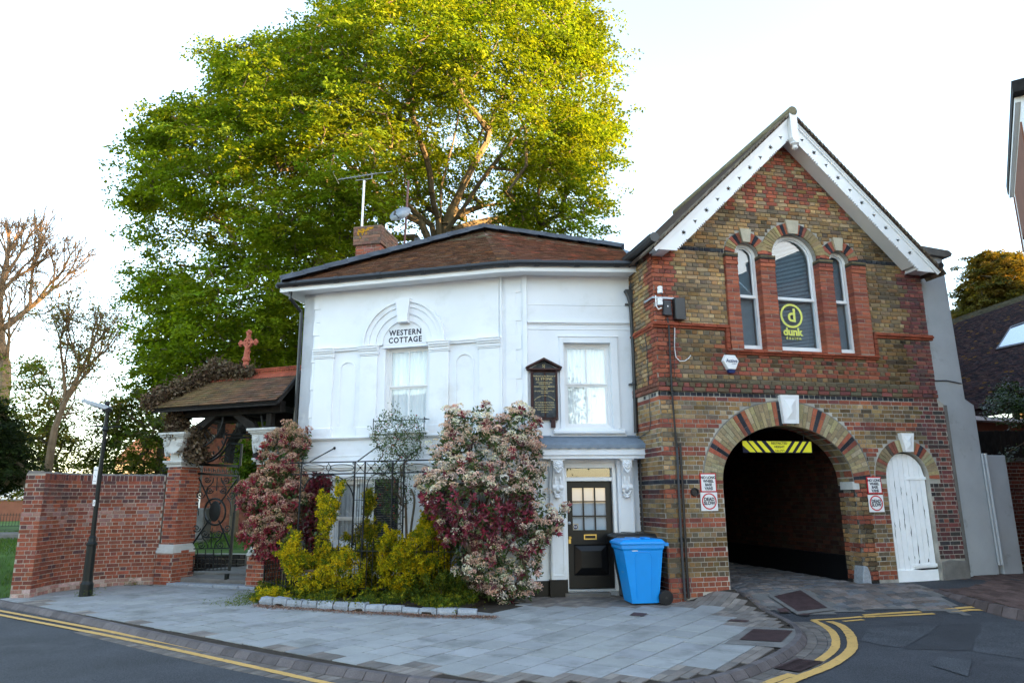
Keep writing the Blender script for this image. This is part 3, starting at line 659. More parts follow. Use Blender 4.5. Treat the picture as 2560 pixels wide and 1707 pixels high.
# arch reveal, tunnel
b=MB(); tun=[]
XR=3.68; TR=Fr(*BF.p(XR,0,0)[:2],103,-1)
inn=arcpts(AC[0],AC[1],1.295,.98,-4,184,30)
for v in vouss(BF,*AC,1.295,.98,1.43,1.1,-4,184,40,lambda i,q:(1,1,1),d1=-.001,d0=-.42,g=0): b.add(*v)
b.build('arch_reveal',M['mortar'],bb)
tr=[]
for t in range(24):
    for dd in range(4):
        ta=R(-4+t*(188/24.)); tb=R(-4+(t+1)*(188/24.)); g=.012; d0=-.01-dd*.105; d1=d0-.097
        P=[(AC[0]+(1.295-e)*math.cos(x),AC[1]+(.98-e)*math.sin(x)) for x,e in ((ta+g,0),(tb-g,0),(tb-g,.006),(ta+g,.006))]
        V=[BF.p(P[0][0],d0,P[0][1]),BF.p(P[1][0],d0,P[1][1]),BF.p(P[1][0],d1,P[1][1]),BF.p(P[0][0],d1,P[0][1]),BF.p(P[3][0],d0,P[3][1]),BF.p(P[2][0],d0,P[2][1]),BF.p(P[2][0],d1,P[2][1]),BF.p(P[3][0],d1,P[3][1])]
        tr.append((V,[(4,5,6,7),(0,1,5,4),(1,2,6,5),(2,3,7,6),(3,0,4,7)],cj(rnd.choice([(.25,.19,.1),(.18,.14,.09),(.25,.08,.05),(.14,.11,.08)]))))
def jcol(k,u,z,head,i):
    if u>.44: return cj(rnd.choice([(.04,.014,.009),(.03,.013,.009),(.035,.022,.014),(.028,.011,.008),(.05,.018,.011)]),.25)  # passage bricks: soot plus the shade of the tunnel painted into their colour
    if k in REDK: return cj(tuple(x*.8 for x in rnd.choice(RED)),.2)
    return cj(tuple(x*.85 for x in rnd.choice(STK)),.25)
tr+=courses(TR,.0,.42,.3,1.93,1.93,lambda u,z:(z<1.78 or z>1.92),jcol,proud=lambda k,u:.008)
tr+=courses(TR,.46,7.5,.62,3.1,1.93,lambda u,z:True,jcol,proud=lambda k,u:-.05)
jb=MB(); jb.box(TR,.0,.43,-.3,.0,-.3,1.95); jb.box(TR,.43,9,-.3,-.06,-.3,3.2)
tn=jb.build('passage_wall',M['shademortar'],bb,label='sooty brick wall inside the archway, coloured darker for its shade')
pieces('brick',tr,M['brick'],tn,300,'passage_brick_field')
b=MB(); b.cbox(TR,.46,9,-.06,-.03,.1,.62,.01); b.build('passage_skirting',M['black'],bb)
b=MB(); b.box(TR,-.01,.33,-.1,.035,1.785,1.925); b.build('impost_block',M['stone'],bb)
b=MB(); b.prism(BF,[(3.60,.05),(3.80,.05),(3.78,.36),(3.74,.47),(3.66,.48),(3.62,.3)],-.2,.05); b.build('guard_stone',M['granite'],bb,bevel=.02)
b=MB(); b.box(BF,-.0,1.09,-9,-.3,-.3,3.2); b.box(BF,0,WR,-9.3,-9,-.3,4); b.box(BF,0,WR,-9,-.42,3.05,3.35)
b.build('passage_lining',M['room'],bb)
# deep reveal lining above, first floor box so that the rooms are closed
b=MB(); b.box(BF,.0,WR,-9,-3.2,3.4,6.0); b.box(BF,.3,WR-.3,-3.2,-.3,3.4,3.9)
b.build('floor_and_back',M['roomwall'],bb)
b=MB(); b.prism(BF,[(.0,6.0),(5.72,6.0),(2.87,8.8)],-4.7,-4.6); b.build('rear_gable',M['mortar'],bb)
# windows
for c,z,r,ro in WN:
    f=MB(); fw=.055; D0,D1=-.17,-.09
    o_=[(c-r,4.28)]+arcpts(c,z,r,r,180,0,20)+[(c+r,4.28)]
    i_=[(c-r+fw,4.375)]+arcpts(c,z,r-fw,r-fw,180,0,20)+[(c+r-fw,4.375)]
    holed(f,BF,o_,[i_],D0,D1)
    w_=f.build('window',M['white'],bb)
    s=MB(); zm=5.31; s.cbox(BF,c-r+fw-.01,c+r-fw+.01,-.16,-.10,zm-.028,zm+.028,.006)
    i2=[(c-r+fw,zm)]+arcpts(c,z,r-fw,r-fw,180,0,20)+[(c+r-fw,zm)]; i3=[(c-r+fw+.025,zm+.02)]+arcpts(c,z,r-fw-.025,r-fw-.025,180,0,20)+[(c+r-fw-.025,zm+.02)]
    holed(s,BF,i2,[i3],-.15,-.125)
    s.build('sash',M['white'],w_)
    g=MB(); g.add([BF.p(u,-.15,zz) for u,zz in i_],[list(range(len(i_)))]); g.build('pane',M['glass2'],w_)
    bl_=MB(); zz=4.4; n=0
    while zz<z+r-.07:
        hw=(r-fw-.01) if zz<z else math.sqrt(max(0,(r-fw)**2-(zz-z)**2))-.01
        if hw>.03: bl_.add([BF.p(c-hw,-.20,zz),BF.p(c+hw,-.20,zz),BF.p(c+hw,-.222,zz+.017),BF.p(c-hw,-.222,zz+.017)],[(0,1,2,3)])
        zz+=.021 if c<2.5 or c>3.2 else .027
    o=bl_.build('blind',M['blind'],w_,fix=False)
b=MB(); b.box(BF,.3,WR-.3,-.31,-.3,3.9,4.2)
# bargeboards
def star(u,z,r,n,ph=0): return [(u+(r if i%2==0 else r*.42)*math.cos(2*math.pi*i/(2*n)+ph),z+(r if i%2==0 else r*.42)*math.sin(2*math.pi*i/(2*n)+ph)) for i in range(2*n)]
def board(side):
    A=Vector((2.865,8.86)); B=Vector((-.14,5.93)) if side<0 else Vector((5.82,5.88)); t=(B-A).normalized(); L=(B-A).length; n=Vector((-t.y,t.x)) if side>0 else Vector((t.y,-t.x)); n=-n if n.y>0 else n
    P=[A,B,B+Vector((-.30*side,0.0))]; W=.315
    s=L-.42; 
    low=[]
    x=L-.34
    while x>.42:
        blkk=int(x/.28)%2
        if blkk: 
            for q in range(3): low+=[(x,W-.0),(x-.012,W-.028)]; 
            x-=0
            low=low[:-6]
            for q in range(3): low+=[(x-q*.05,W+.012),(x-q*.05-.034,W-.03)]
            x-=.15
        else: low+=[(x,W),(x-.13,W)]; x-=.13
    low+=[(.33,W)]
    P+=[A+t*s_+n*w for s_,w in low]+[Vector((2.865,8.86-.45))]
    holes=[]; k=0; x=.50
    while x<L-.45:
        c=A+t*x+n*.175; holes.append(star(c.x,c.y,.062 if k%2 else .052,7 if k%2 else 3,.6)); x+=.335; k+=1
    b=MB(); holed(b,BF,[(p.x,p.y) for p in P],holes,.33,.36)
    o=b.build('bargeboard',M['white'],bb)
    m=MB(); q=[A,B,B+n*.07,A+n*.07]; m.prism(BF,[(p.x,p.y) for p in q],.36,.385); q=[A+n*-.0,B,B+n*.035,A+n*.035]; m.prism(BF,[(p.x,p.y) for p in q],.385,.40)
    m.build('moulding',M['white'],o)
    m=MB(); A2=A+Vector((0,-.06)); q=[A2,B+Vector((0,.0)),B+n*.03+t*-.02,A2+n*.04]; m.prism(BF,[(p.x,p.y) for p in [A+n*.02,B+n*.02-t*.1,B+n*.05-t*.1,A+n*.05]],0,.33)
    m.prism(BF,[(p.x,p.y) for p in [A+n*.26,B+n*.26-t*.45,B+n*.29-t*.45,A+n*.29]],.02,.33)
    m.build('soffit',M['white'],o)
    return t,n,A,B,L
for sd_ in (-1,1):
    t,n,A,B,L=board(sd_)
    # verge tiles: stepped ends above the board, then the roof slope behind
    tl=[]; x=0.04; k=0
    while x<L+.03:
        for dcol in range(3):
            d1=.45-dcol*.165+(.08 if k%2 and dcol else 0); d0=d1-.16; v=rnd.uniform(.7,1.2); c=cj((.16*v,.13*v,.10*v))
            a=A+t*x-n*.045; e=A+t*(x+.135)-n*.012
            P=[a,e]; th=.014
            V=[BF.p(a.x,d0,a.y),BF.p(e.x,d0,e.y),BF.p(e.x,d1,e.y),BF.p(a.x,d1,a.y)]; u_=-n*th
            V+=[BF.p(a.x+u_.x,d0,a.y+u_.y),BF.p(e.x+u_.x*1.9,d0,e.y+u_.y*1.9),BF.p(e.x+u_.x*1.9,d1,e.y+u_.y*1.9),BF.p(a.x+u_.x,d1,a.y+u_.y)]
            tl.append((V,[(0,1,2,3),(4,5,6,7),(0,1,5,4),(1,2,6,5),(2,3,7,6),(3,0,4,7)],c))
        x+=.098; k+=1
    m=MB(); q=[A-n*.0,B+t*.0-n*.0,B-n*.05,A-n*.05]; m.prism(BF,[(p.x,p.y) for p in q],-4.6,.42,(.07,.05,.04)); ro_=m.build('roof',M['tile'],bb)
    pieces('roof_tile',tl,M['tile'],ro_)
    m=MB(); m.box(BF,(0 if sd_<0 else 5.36),(.2 if sd_<0 else 5.72),0,.33,5.93,6.03); m.build('eaves_bracket',M['white'],bb)
b=MB(); b.tube([BF.p(2.875,.47,8.92),BF.p(2.875,-4.6,8.92)],.095,12,(.20,.18,.12)); b.build('ridge_tile',M['tile'],bb)
b=MB(); b.box(BF,2.80,2.95,.36,.47,8.36,8.87); b.prism(BF,[(2.785,8.36),(2.965,8.36),(2.93,8.27),(2.82,8.27)],.35,.49); b.lathe(BF.p(2.875,.42,8.12),[(.0,-.01),(.05,.02),(.06,.05),(.035,.08),(.05,.10),(.085,.12),(.085,.145),(.04,.165)],10); b.build('finial',M['white'],bb,bevel=.004)
b=MB(); b.tube([BF.p(-.12,.40,6.13),BF.p(-.12,-3.0,6.13)],.075,10); b.tube([BF.p(-.12,.42,6.13),BF.p(-.12,.25,6.13)],.09,10); b.box(BF,-.17,-.0,-3,.33,6.16,6.22); b.build('gutter',M['plastic'],bb)
b=MB(); b.tube([BF.p(5.80,.47,6.0),BF.p(5.80,-3,6.0)],.055,8); b.build('gutter',M['plastic'],bb)
# plinth at the right corner
b=MB(); b.prism(BF,[(5.31,.1),(5.90,.1),(5.88,.50),(5.5,.53),(5.33,.50)],-.3,.03); b.build('cement_plinth',M['concrete'],bb,bevel=.02)
b=MB(); b.box(BF,WR2-.02,WR2+.05,-.3,.012,.3,3.35); b.build('corner_render',M['concrete'],bb)
# plank door
dr=MB(); th='door'
zb=.15; n=8; ul,ur=4.39,5.28; pw=(ur-ul)/n
d_=MB(); d_.box(BF,ul,ur,-.13,-.11,zb,2.0); dro=d_.build('door',M['oldwhite'],bb,label='peeling white plank door with an arched top')
for i in range(n):
    a,c=ul+pw*i+.003,ul+pw*(i+1)-.003; 
    tp=[(x,DC[1]+math.sqrt(max(0,.435**2-(x-DC[1]*0-DC[0])**2))) for x in [c,(c+a)/2,a]]
    p=MB(); p.prism(BF,[(a,zb+.2),(c,zb+.2)]+tp,-.12,-.085+jit(.002)); p.build('plank',M['oldwhite'],dro,bevel=.004)
p=MB(); p.cbox(BF,ul-.015,ur+.01,-.1,-.06,zb-.01,zb+.225,.006); p.build('bottom_board',M['oldwhite'],dro)
for z_,u0 in ((1.955,4.86),(.415,4.78)):
    p=MB(); p.cbox(BF,u0,ur+.04,-.09,-.07,z_,z_+.055,.004); 
    for q in range(4): p.ball(BF.p(u0+.08+q*.11,-.068,z_+.028),.009,n=6)
    p.build('hinge',M['oldwhite'],dro)
cr=MB()
for i in range(26):
    u=ul+pw*(1+rnd.randrange(n-1))+jit(.012); z=rnd.uniform(.5,1.9); h=rnd.uniform(.06,.28); q=[(u+jit(.006),z+h*t_/5) for t_ in range(6)]
    V=[];
    for t_,(x,zz) in enumerate(q): w=.0045*math.sin(math.pi*(t_+.01)/5.02)+.0006; V+=[BF.p(x-w,-.0825,zz),BF.p(x+w,-.0825,zz)]
    cr.add(V,[(2*t_,2*t_+1,2*t_+3,2*t_+2) for t_ in range(5)])
for u,z in ((4.92,.50),(5.12,.52)): cr.add([BF.p(u+x*.5,-.0822,z+y*.5) for x,y in ((-.02,-.05),(.03,-.04),(.04,.05),(.02,.09),(.0,.03))],[(0,1,2,3,4)])
cr.add([BF.p(x,-.0585,z) for x,z in ((4.75,.385),(4.95,.365),(5.2,.37),(5.28,.375),(5.28,.40),(5.1,.40),(4.9,.395))],[(0,1,2,3,4,5,6)])
cr.build('cracks',M['timber'],dro)['kind']='stuff'
# logo on the middle window
gp=lambda x,y:BF.pix(1780+x/4.355,560+y/4.355,-.145)
cu_,cz_=gp(865,1000); rr=(gp(985,1000)[0]-gp(745,1000)[0])/2
lg=MB(); ring=arcpts(cu_,cz_,rr,rr,0,354,47); ring2=arcpts(cu_,cz_,rr*.83,rr*.83,0,354,47); holed(lg,BF,ring,[ring2],-.147,-.144)
sg=thing('window_lettering','yellow ringed d emblem with the words dunk design on the middle arched window','sign',BF.p(cu_,-.145,cz_))
lg.build('ring',M['logo'],sg)
text('d',.36,M['logo'],'letter',frM(BF,cu_+.005,-.146,cz_+.0),sg,bold=.008)
u_,z_=gp(880,1182); text('dunk',.20,M['logo'],'word',frM(BF,u_,-.146,z_+.01),sg,bold=.008,sx=1.0)
u_,z_=gp(890,1243); text('design',.085,M['logo'],'word',frM(BF,u_,-.146,z_),sg,bold=.0015,sp=1.5)
# ---------------------------------------------------------------- things fixed to the brick front
def wsign(u,z,w,h,lines,label,kind):
    t=thing('sign',label,'sign',BF.p(u,.012,z))
    if kind=='red':
        b=MB(); b.box(BF,u-w/2,u+w/2,.02,.030,z-h/2,z+h/2); b.build('board',M['signred'],t)
        b=MB(); b.box(BF,u-w/2+.018,u+w/2-.018,.03,.0325,z-h/2+.018,z+h/2-.018); b.build('panel',M['signwhite'],t)
        for i,s in enumerate(lines): text(s,.063,M['ink'],'word',frM(BF,u,.034,z+.083-i*.060),t,bold=.0022,sx=.94,ext=.001)
        text('vehicles must not obstruct',.011,M['ink'],'word',frM(BF,u,.034,z-.125),t,ext=.001)
    else:
        b=MB(); b.box(BF,u-w/2,u+w/2,.02,.030,z-h/2,z+h/2); b.build('board',M['signwhite'],t)
        b=MB(); holed(b,BF,arcpts(u,z+.005,.136,.136,0,355,40),[arcpts(u,z+.005,.116,.116,0,355,40)],.030,.0325); b.build('ring',M['signred'],t)
        for i,s in enumerate(lines): text(s,.078,M['ink'],'word',frM(BF,u,.034,z+.037-i*.064),t,bold=.0025,sx=.94,ext=.001)
wsign(.80,1.915,.30,.315,['NO LONG','WHEEL','BASE','VANS'],'red bordered no long wheel base vans notice left of the cart arch','red')
wsign(.795,1.60,.31,.305,['DEAD','SLOW'],'round red dead slow notice left of the cart arch','w')
wsign(4.08,1.86,.30,.30,['NO LONG','WHEEL','BASE','VANS'],'red bordered no long wheel base vans notice between the arch and the white door','red')
wsign(4.075,1.54,.31,.30,['DEAD','SLOW'],'round red dead slow notice between the arch and the white door','w')
hs=thing('height_sign','black and yellow striped restricted height board hanging in the cart arch','sign',BF.p(2.2,-.12,2.54))
HD=-.12; ua,za=BF.pix(*(1560+662*680/1523,900+450*680/1523),HD); ub,zb2=BF.pix(*(1560+1050*680/1523,900+462*680/1523),HD); zc_=BF.pix(*(1560+662*680/1523,900+517*680/1523),HD)[1]
hh=za-zc_; ww=ub-ua
b=MB(); b.box(BF,ua,ub,HD-.012,HD,zc_,za); b.build('board',M['ink'],hs)
b=MB()
def strp(L,ex=.0015): b.prism(BF,[(ua+x*ww,zc_+y*hh) for x,y in L],HD,HD+ex)
for a,c in ((.005,.055),(.085,.15),(.205,.27)): strp([(a,.97),(a+.12,.04),(c+.125,.04),(c,.97)][::-1])
strp([(.0,.6),(.0,.97),(.012,.97),(.145,.04),(.10,.04)][::-1])
for a,c in ((.76,.82),(.87,.925),(.965,.995)): strp([(a,.97),(c,.97),(c-.115 if c<.95 else .99,.04),(a-.115,.04)])
strp([(.338,.97),(.71,.97),(.593,.04),(.459,.04)])
b.build('stripe',M['signyellow'],hs)
text('RESTRICTED',.058,M['ink'],'word',frM(BF,ua+ww*.525,HD+.003,zc_+hh*.80),hs,bold=.0012,ext=.001)
text('HEIGHT',.058,M['ink'],'word',frM(BF,ua+ww*.525,HD+.003,zc_+hh*.50),hs,bold=.0012,ext=.001)
text("2.3m (7'6\")",.042,M['ink'],'word',frM(BF,ua+ww*.525,HD+.003,zc_+hh*.18),hs,bold=.0008,ext=.001)
b=MB(); 
for u in (ua+.15,ub-.15): b.tube([BF.p(u,HD-.005,za),BF.p(u,HD-.005,za+.45)],.006,5)
b.build('chain',M['iron'],hs)
# alarm box
al=thing('alarm_box','white hexagonal burglar alarm box lettered Active with a blue base on the brick wall','alarm box',BF.p(1.38,0,4.0))
hx=[(-.165,.035),(-.10,.155),(.09,.155),(.165,.04),(.085,-.125),(-.075,-.125)]
b=MB(); V=[BF.p(1.38+x,.02,4.0+z) for x,z in hx]+[BF.p(1.38+x*.9,.085,4.0+z*.9) for x,z in hx]; b.add(V,[tuple(range(6,12))]+[(i,(i+1)%6,(i+1)%6+6,i+6) for i in range(6)]); b.build('casing',M['white'],al,bevel=.008)
b=MB(); b.prism(BF,[(1.31,3.877),(1.46,3.877),(1.43,3.82),(1.33,3.82)],.02,.075); b.build('lens',M['navy'],al)
text('Active',.085,M['navy'],'word',frM(BF,1.385,.09,4.035),al,bold=.001,ext=.001); text('SECURITY',.02,M['navy'],'word',frM(BF,1.43,.09,3.985),al,ext=.001)
# boxes, sensors, cables
def gp5(x,y,d=0): return BF.pix(1560+x/5.227,600+y/5.227,d)
def boxthing(x0,y0,x1,y1,d,m,label,name='junction_box'):
    u0,z1=gp5(x0,y0,.05); u1,z0=gp5(x1,y1,.05); t=thing(name,label,'box',BF.p((u0+u1)/2,0,z0))
    b=MB(); b.cbox(BF,u0,u1,.03,d,z0,z1,.015); o=b.build('casing',M[m],t,bevel=.01)
    b=MB(); b.cbox(BF,u0+.01,u1-.01,d-.004,d+.008,z0-.01,z0+.05,.004); b.build('lid_edge',M[m],t); return t,u0,u1,z0,z1
t,u0,u1,z0,z1=boxthing(500,790,615,985,.10,'dgrey','smaller grey junction box with a white dot on the brick wall')
b=MB(); b.cbox(BF,(u0+u1)/2-.012,(u0+u1)/2+.012,.1,.106,z0+.14,z0+.165,.002); b.build('label',M['signwhite'],t)
boxthing(632,765,788,1050,.15,'plastic','larger dark box beside the grey junction box on the brick wall')
br=thing('sensor_bracket','galvanised bracket with two white cylindrical sensors at the brick corner','bracket',BF.p(.1,.05,5.0))
u0,z0=gp5(415,745,.06); u1,z1=gp5(795,760,.06); b=MB(); b.box(BF,u0-.06,u1,.03,.045,z0-.018,z0+.018); b.box(BF,u0-.06,u0-.045,-.3,.04,z0-.018,z0+.018); b.build('bar',M['metal'],br)
for y0,y1 in ((605,695),(762,850)):
    u,za_=gp5(468,y0,.1); _,zb_=gp5(468,y1,.1); b=MB(); b.lathe(BF.p(u,.1,zb_),[(.048,0),(.048,(za_-zb_)*.5),(.040,(za_-zb_)*.55),(.046,(za_-zb_)*.62),(.046,(za_-zb_)*.9),(.03,(za_-zb_))],12); b.build('sensor',M['white'],br,smooth=False)
b=MB(); u,z=gp5(415,760,.08); b.tube([BF.p(u,.08,z+.05),BF.p(u,.08,z-.14),BF.p(u+.04,.08,z-.2),BF.p(u+.1,.08,z-.17)],.012,6); b.build('conduit',M['white'],br)
def cable(name,label,pts,r,m,dd=.05,cat='cable',n=6):
    b=MB(); P=[]
    for x,y in pts: u,z=BF.pix(x,y,dd); P.append(Vector(BF.p(u,dd,z)))
    Q=[P[0]]+[p for a,c in zip(P[:-1],P[1:]) for p in (a*.5+c*.5,c)]
    b.tube(Q,r,n); return tag(b.build(name,M[m],None),label,cat)
cable('cable','thick black cable running down from the boxes to the conduit',[(1668,793),(1672,812),(1674,860),(1680,980),(1688,1080),(1693,1118)],.016,'plastic',.06)
cable('cable','white loop of cable hanging below the dark box',[(1687,808),(1687,830),(1686,870),(1690,893),(1700,903),(1712,902),(1722,895),(1727,888)],.008,'white',.04)
cable('cable','thin black cable hanging beside the white loop and turning right over the red bricks',[(1684,812),(1685,870),(1687,940),(1690,948),(1700,951),(1760,953),(1850,955)],.006,'plastic',.05)
cable('conduit','grey square conduit running down the brick wall to the ground',[(1692,1116),(1698,1250),(1706,1400),(1713,1500)],.024,'dgrey',.05,'pipe',4)
cable('drainpipe','thin black pipe beside the grey conduit down to the pavement',[(1700,1108),(1709,1260),(1716,1400),(1722,1496)],.020,'plastic',.05,'pipe',8)
b=MB(); b.tube([BS.p(.42,.03,4.6),BS.p(.40,.03,4.45),BS.p(.36,.03,4.3),BS.p(.36,.03,2.95),BS.p(.42,.03,2.82),BS.p(1.0,.03,2.72)],.007,5); tag(b.build('cable',M['plastic']),'thin cable down the side wall beside the white cottage','cable')
vt=thing('wall_vent','round black hooded vent left of the arch notices','vent',BF.p(.55,.03,1.78)); u,z=BF.pix(1737,1229,.03)
b=MB(); b.lathe(BF.p(u,.01,z),[(.068,0),(.075,.02),(.066,.05),(.05,.05),(.045,.02)],18,None,tuple(BF.n)); b.build('rim',M['plastic'],vt)
b=MB(); b.lathe(BF.p(u,.02,z),[(.03,0),(.03,.012)],12,None,tuple(BF.n)); b.build('hub',M['plastic'],vt)
# rendered flank right of the brick front
FL=Fr(8.05,13.30,13)
b=MB(); b.prism(FL,[(-.2,0),(1.03,.1),(1.03,3.38),(.84,3.50),(.79,6.42),(-.2,6.5)],-6,-.12); fl=tag(b.build('rendered_wall',M['grender'],None,bevel=.01),'tall pale grey rendered flank wall right of the brick gable','wall')
b=MB(); b.prism(FL,[(-.3,6.5),(-.2,6.62),(.88,6.53),(.96,6.47),(.92,6.40),(.79,6.38),(-.2,6.46)],-6.05,-.02); b.build('coping',M['concrete'],fl,bevel=.01)
b=MB(); b.tube([FL.p(.0,-.1,3.86),FL.p(.2,-.1,3.84),(FL.p(.45,-.1,3.85)),FL.p(.79,-.1,3.80)],.010,5); tag(b.build('cable',M['plastic']),'black cable clipped across the pale rendered flank wall','cable')
b=MB(); b.box(FL,1.12,1.56,-.5,-.10,.2,2.42); gp_=tag(b.build('rendered_pier',M['grender'],None,bevel=.015),'low rendered gate pier beside the tall rendered wall','pier')
b=MB(); b.tube([FL.p(1.08,-.08,.4),FL.p(1.07,-.08,2.45)],.035,8); b.tube([FL.p(1.01,-.08,.4),FL.p(1.0,-.08,2.45)],.02,8); tag(b.build('drainpipe',M['grender']),'rendered-over pale pipe in the angle beside the low pier','pipe')
# ---------------------------------------------------------------- white cottage
wc=thing('white_cottage','white rendered cottage with brown tiled hipped roof and black front door','building',(-1,15,0))
b=MB()
AU=-4.25; LFr=Fr(*WA.p(AU,0,0)[:2],75,-1)    # left flank frame
WT=5.88
AWIN=(-2.38,-1.46,3.0,4.62); G1=(-3.43,-2.52,.82,2.06); G2=(-.98,-.10,.82,2.06)
def rect(a): return [(a[0],a[2]),(a[0],a[3]),(a[1],a[3]),(a[1],a[2])]
arcw=[(-2.38,3.0)]+arcpts(-1.92,4.66,.46,.46,180,0,16)+[(-1.46,3.0)]
holed(b,WA,[(AU,-.1),(0,-.1),(0,WT),(AU,WT)],[rect(AWIN),rect(G1),rect(G2)],-.25,0)
b.prism(WB,[(0,-.1),(.515,-.1),(.515,WT),(0,WT)],-.25,0.0)
CWIN=(-1.335,-.435,2.93,4.545); CDOOR=(-1.36,-.48,.09,2.24)
holed(b,WC,[(-2.01,-.1),(.05,-.1),(.05,WT),(-2.01,WT)],[rect(CWIN),rect(CDOOR)],-.25,0)
b.box(LFr,0,3.2,-.25,0,-.1,WT)
wl=b.build('wall',M['render'],wc)
b=MB(); b.box(WA,-4.0,.2,-3.2,-3.0,0,5.8); b.box(WA,-4.0,.5,-3.0,-.25,2.45,2.6); b.box(WC,-2.0,0,-3.2,-3.0,0,5.8); b.box(WC,-2.,.0,-3.0,-.26,2.4,2.55); b.build('inner_wall',M['roomwall'],wc)
# plinth
b=MB(); b.box(WA,AU,0,0,.03,-.1,.24); b.box(WC,-2.01,-1.66,.0,.03,-.1,.26); b.build('plinth',M['black'],wc)
# mouldings of the left face
mo=MB()
def bandm(fr,u0,u1,L):
    for z0,z1,d in L: mo.box(fr,u0,u1,-.01,d,z0,z1)
PIL=[(-3.92,-3.50),(-2.90,-2.53),(-1.42,-1.03),(-.42,-.0)]
for a,c in PIL:
    mo.cbox(WA,a,c,-.01,.045,3.06,4.47,.004); mo.cbox(WA,a-.03,c+.03,-.01,.07,2.86,3.06,.01)
    bandm(WA,a-.02,c+.02,[(4.47,4.50,.06),(4.50,4.56,.075),(4.56,4.60,.10),(4.60,4.645,.125),(4.645,4.665,.14)])
bandm(WA,-3.5,-2.9,[(4.60,4.645,.05),(4.645,4.665,.07)]); bandm(WA,-1.03,-.42,[(4.60,4.645,.05),(4.645,4.665,.07)])
for r0,r1,d in ((.46,.60,.045),(.60,.735,.07),(.735,.83,.095),(.83,.875,.13)):
    p=arcpts(-1.97,4.665,r1,r1,0,180,40)+arcpts(-1.97,4.665,r0,r0,180,0,40); mo.prism(WA,p,-.01,d)
mo.prism(WA,[(-2.07,5.09),(-1.87,5.09),(-1.815,5.56),(-2.125,5.56)],-.01,.17)
mo.prism(WA,[(-2.09,5.075),(-1.85,5.075),(-1.86,5.11),(-2.08,5.11)],-.01,.19)
for cu,ct,w_ in ((-3.19,4.36,.15),(-.72,4.38,.16)):
    p=[(cu-w_-.03,3.1)]+arcpts(cu,ct-w_,w_+.03,w_+.03,180,0,16)+[(cu+w_+.03,3.1),(cu+w_,3.1)]+arcpts(cu,ct-w_,w_,w_,0,180,16)+[(cu-w_,3.1)]; mo.prism(WA,p,-.01,.02)
bandm(WA,AU,0.02,[(2.82,2.845,.05),(2.845,2.87,.085)]); bandm(WB,0,.52,[(2.82,2.845,.05),(2.845,2.87,.085)])
bandm(WA,-4.08,-.0,[(2.10,2.24,.035),(2.24,2.28,.07),(2.28,2.325,.11),(2.325,2.345,.13)])
bandm(WA,AU,0,[(2.50,2.52,.012)])
# raised panel above the pilasters, quoin strips
mo.box(WA,-3.86,-.03,-.01,.022,4.665,WT); mo.box(WB,.0,.035,-.01,.05,2.87,WT)
k=0; z=3.0
while z<5.75:
    mo.box(WA,-3.95-(.06 if k%2 else 0),-3.86,-.01,.022,z,z+.27); mo.box(WB,.10,.20+(.10 if k%2 else .0)+.1,-.01,.016,z+.02,z+.30); z+=.28; k+=1
mo.box(WB,.44,.52,-.01,.045,0,WT)
bandm(WC,-2.01,0,[(4.90,4.925,.02),(4.925,4.955,.05),(4.80,4.815,.012)]); bandm(WC,-2.01,0,[(5.28,5.29,.010)])
# window surround right
for a in ((-1.415,-1.335,2.93,4.66),(-.435,-.30,2.93,4.66),(-1.335,-.435,4.545,4.66)): mo.box(WC,a[0],a[1],-.01,.03,a[2],a[3])
mo.box(WC,-1.43,-.285,-.01,.045,4.655,4.68); mo.box(WC,-1.46,-.34,-.01,.035,2.93-.10,2.93)
mo.cbox(WC,-1.56,-.22,-.01,.13,2.815,2.895,.02); mo.box(WC,-1.60,-.2,-.01,.06,2.74,2.815)
mo.build('moulding',M['render'],wc,bevel=.004)
# tympanum above the arched window with the house name
b=MB(); b.prism(WA,[(-2.42,4.62)]+[(-2.43,4.66)]+arcpts(-1.97,4.665,.46,.46,180,0,20)+[(-1.50,4.62)],-.02,.012); b.box(WA,-2.43,-1.43,-.02,.03,4.60,4.635); b.build('name_panel',M['render'],wc)
for s,px,py,sz,tw in (('WESTERN',975,822,.150,.665),('COTTAGE',976.5,840,.150,.66)):
    u,z=WA.pix(px,py+ (2 if s=='WESTERN' else 5),.015)
    z={'WESTERN':4.895,'COTTAGE':4.745}[s]
    text(s,.155,M['inkgrey'],'word',frM(WA,-1.955,.0235,z),wl,bold=.0045,sp=1.18,sx=.88)
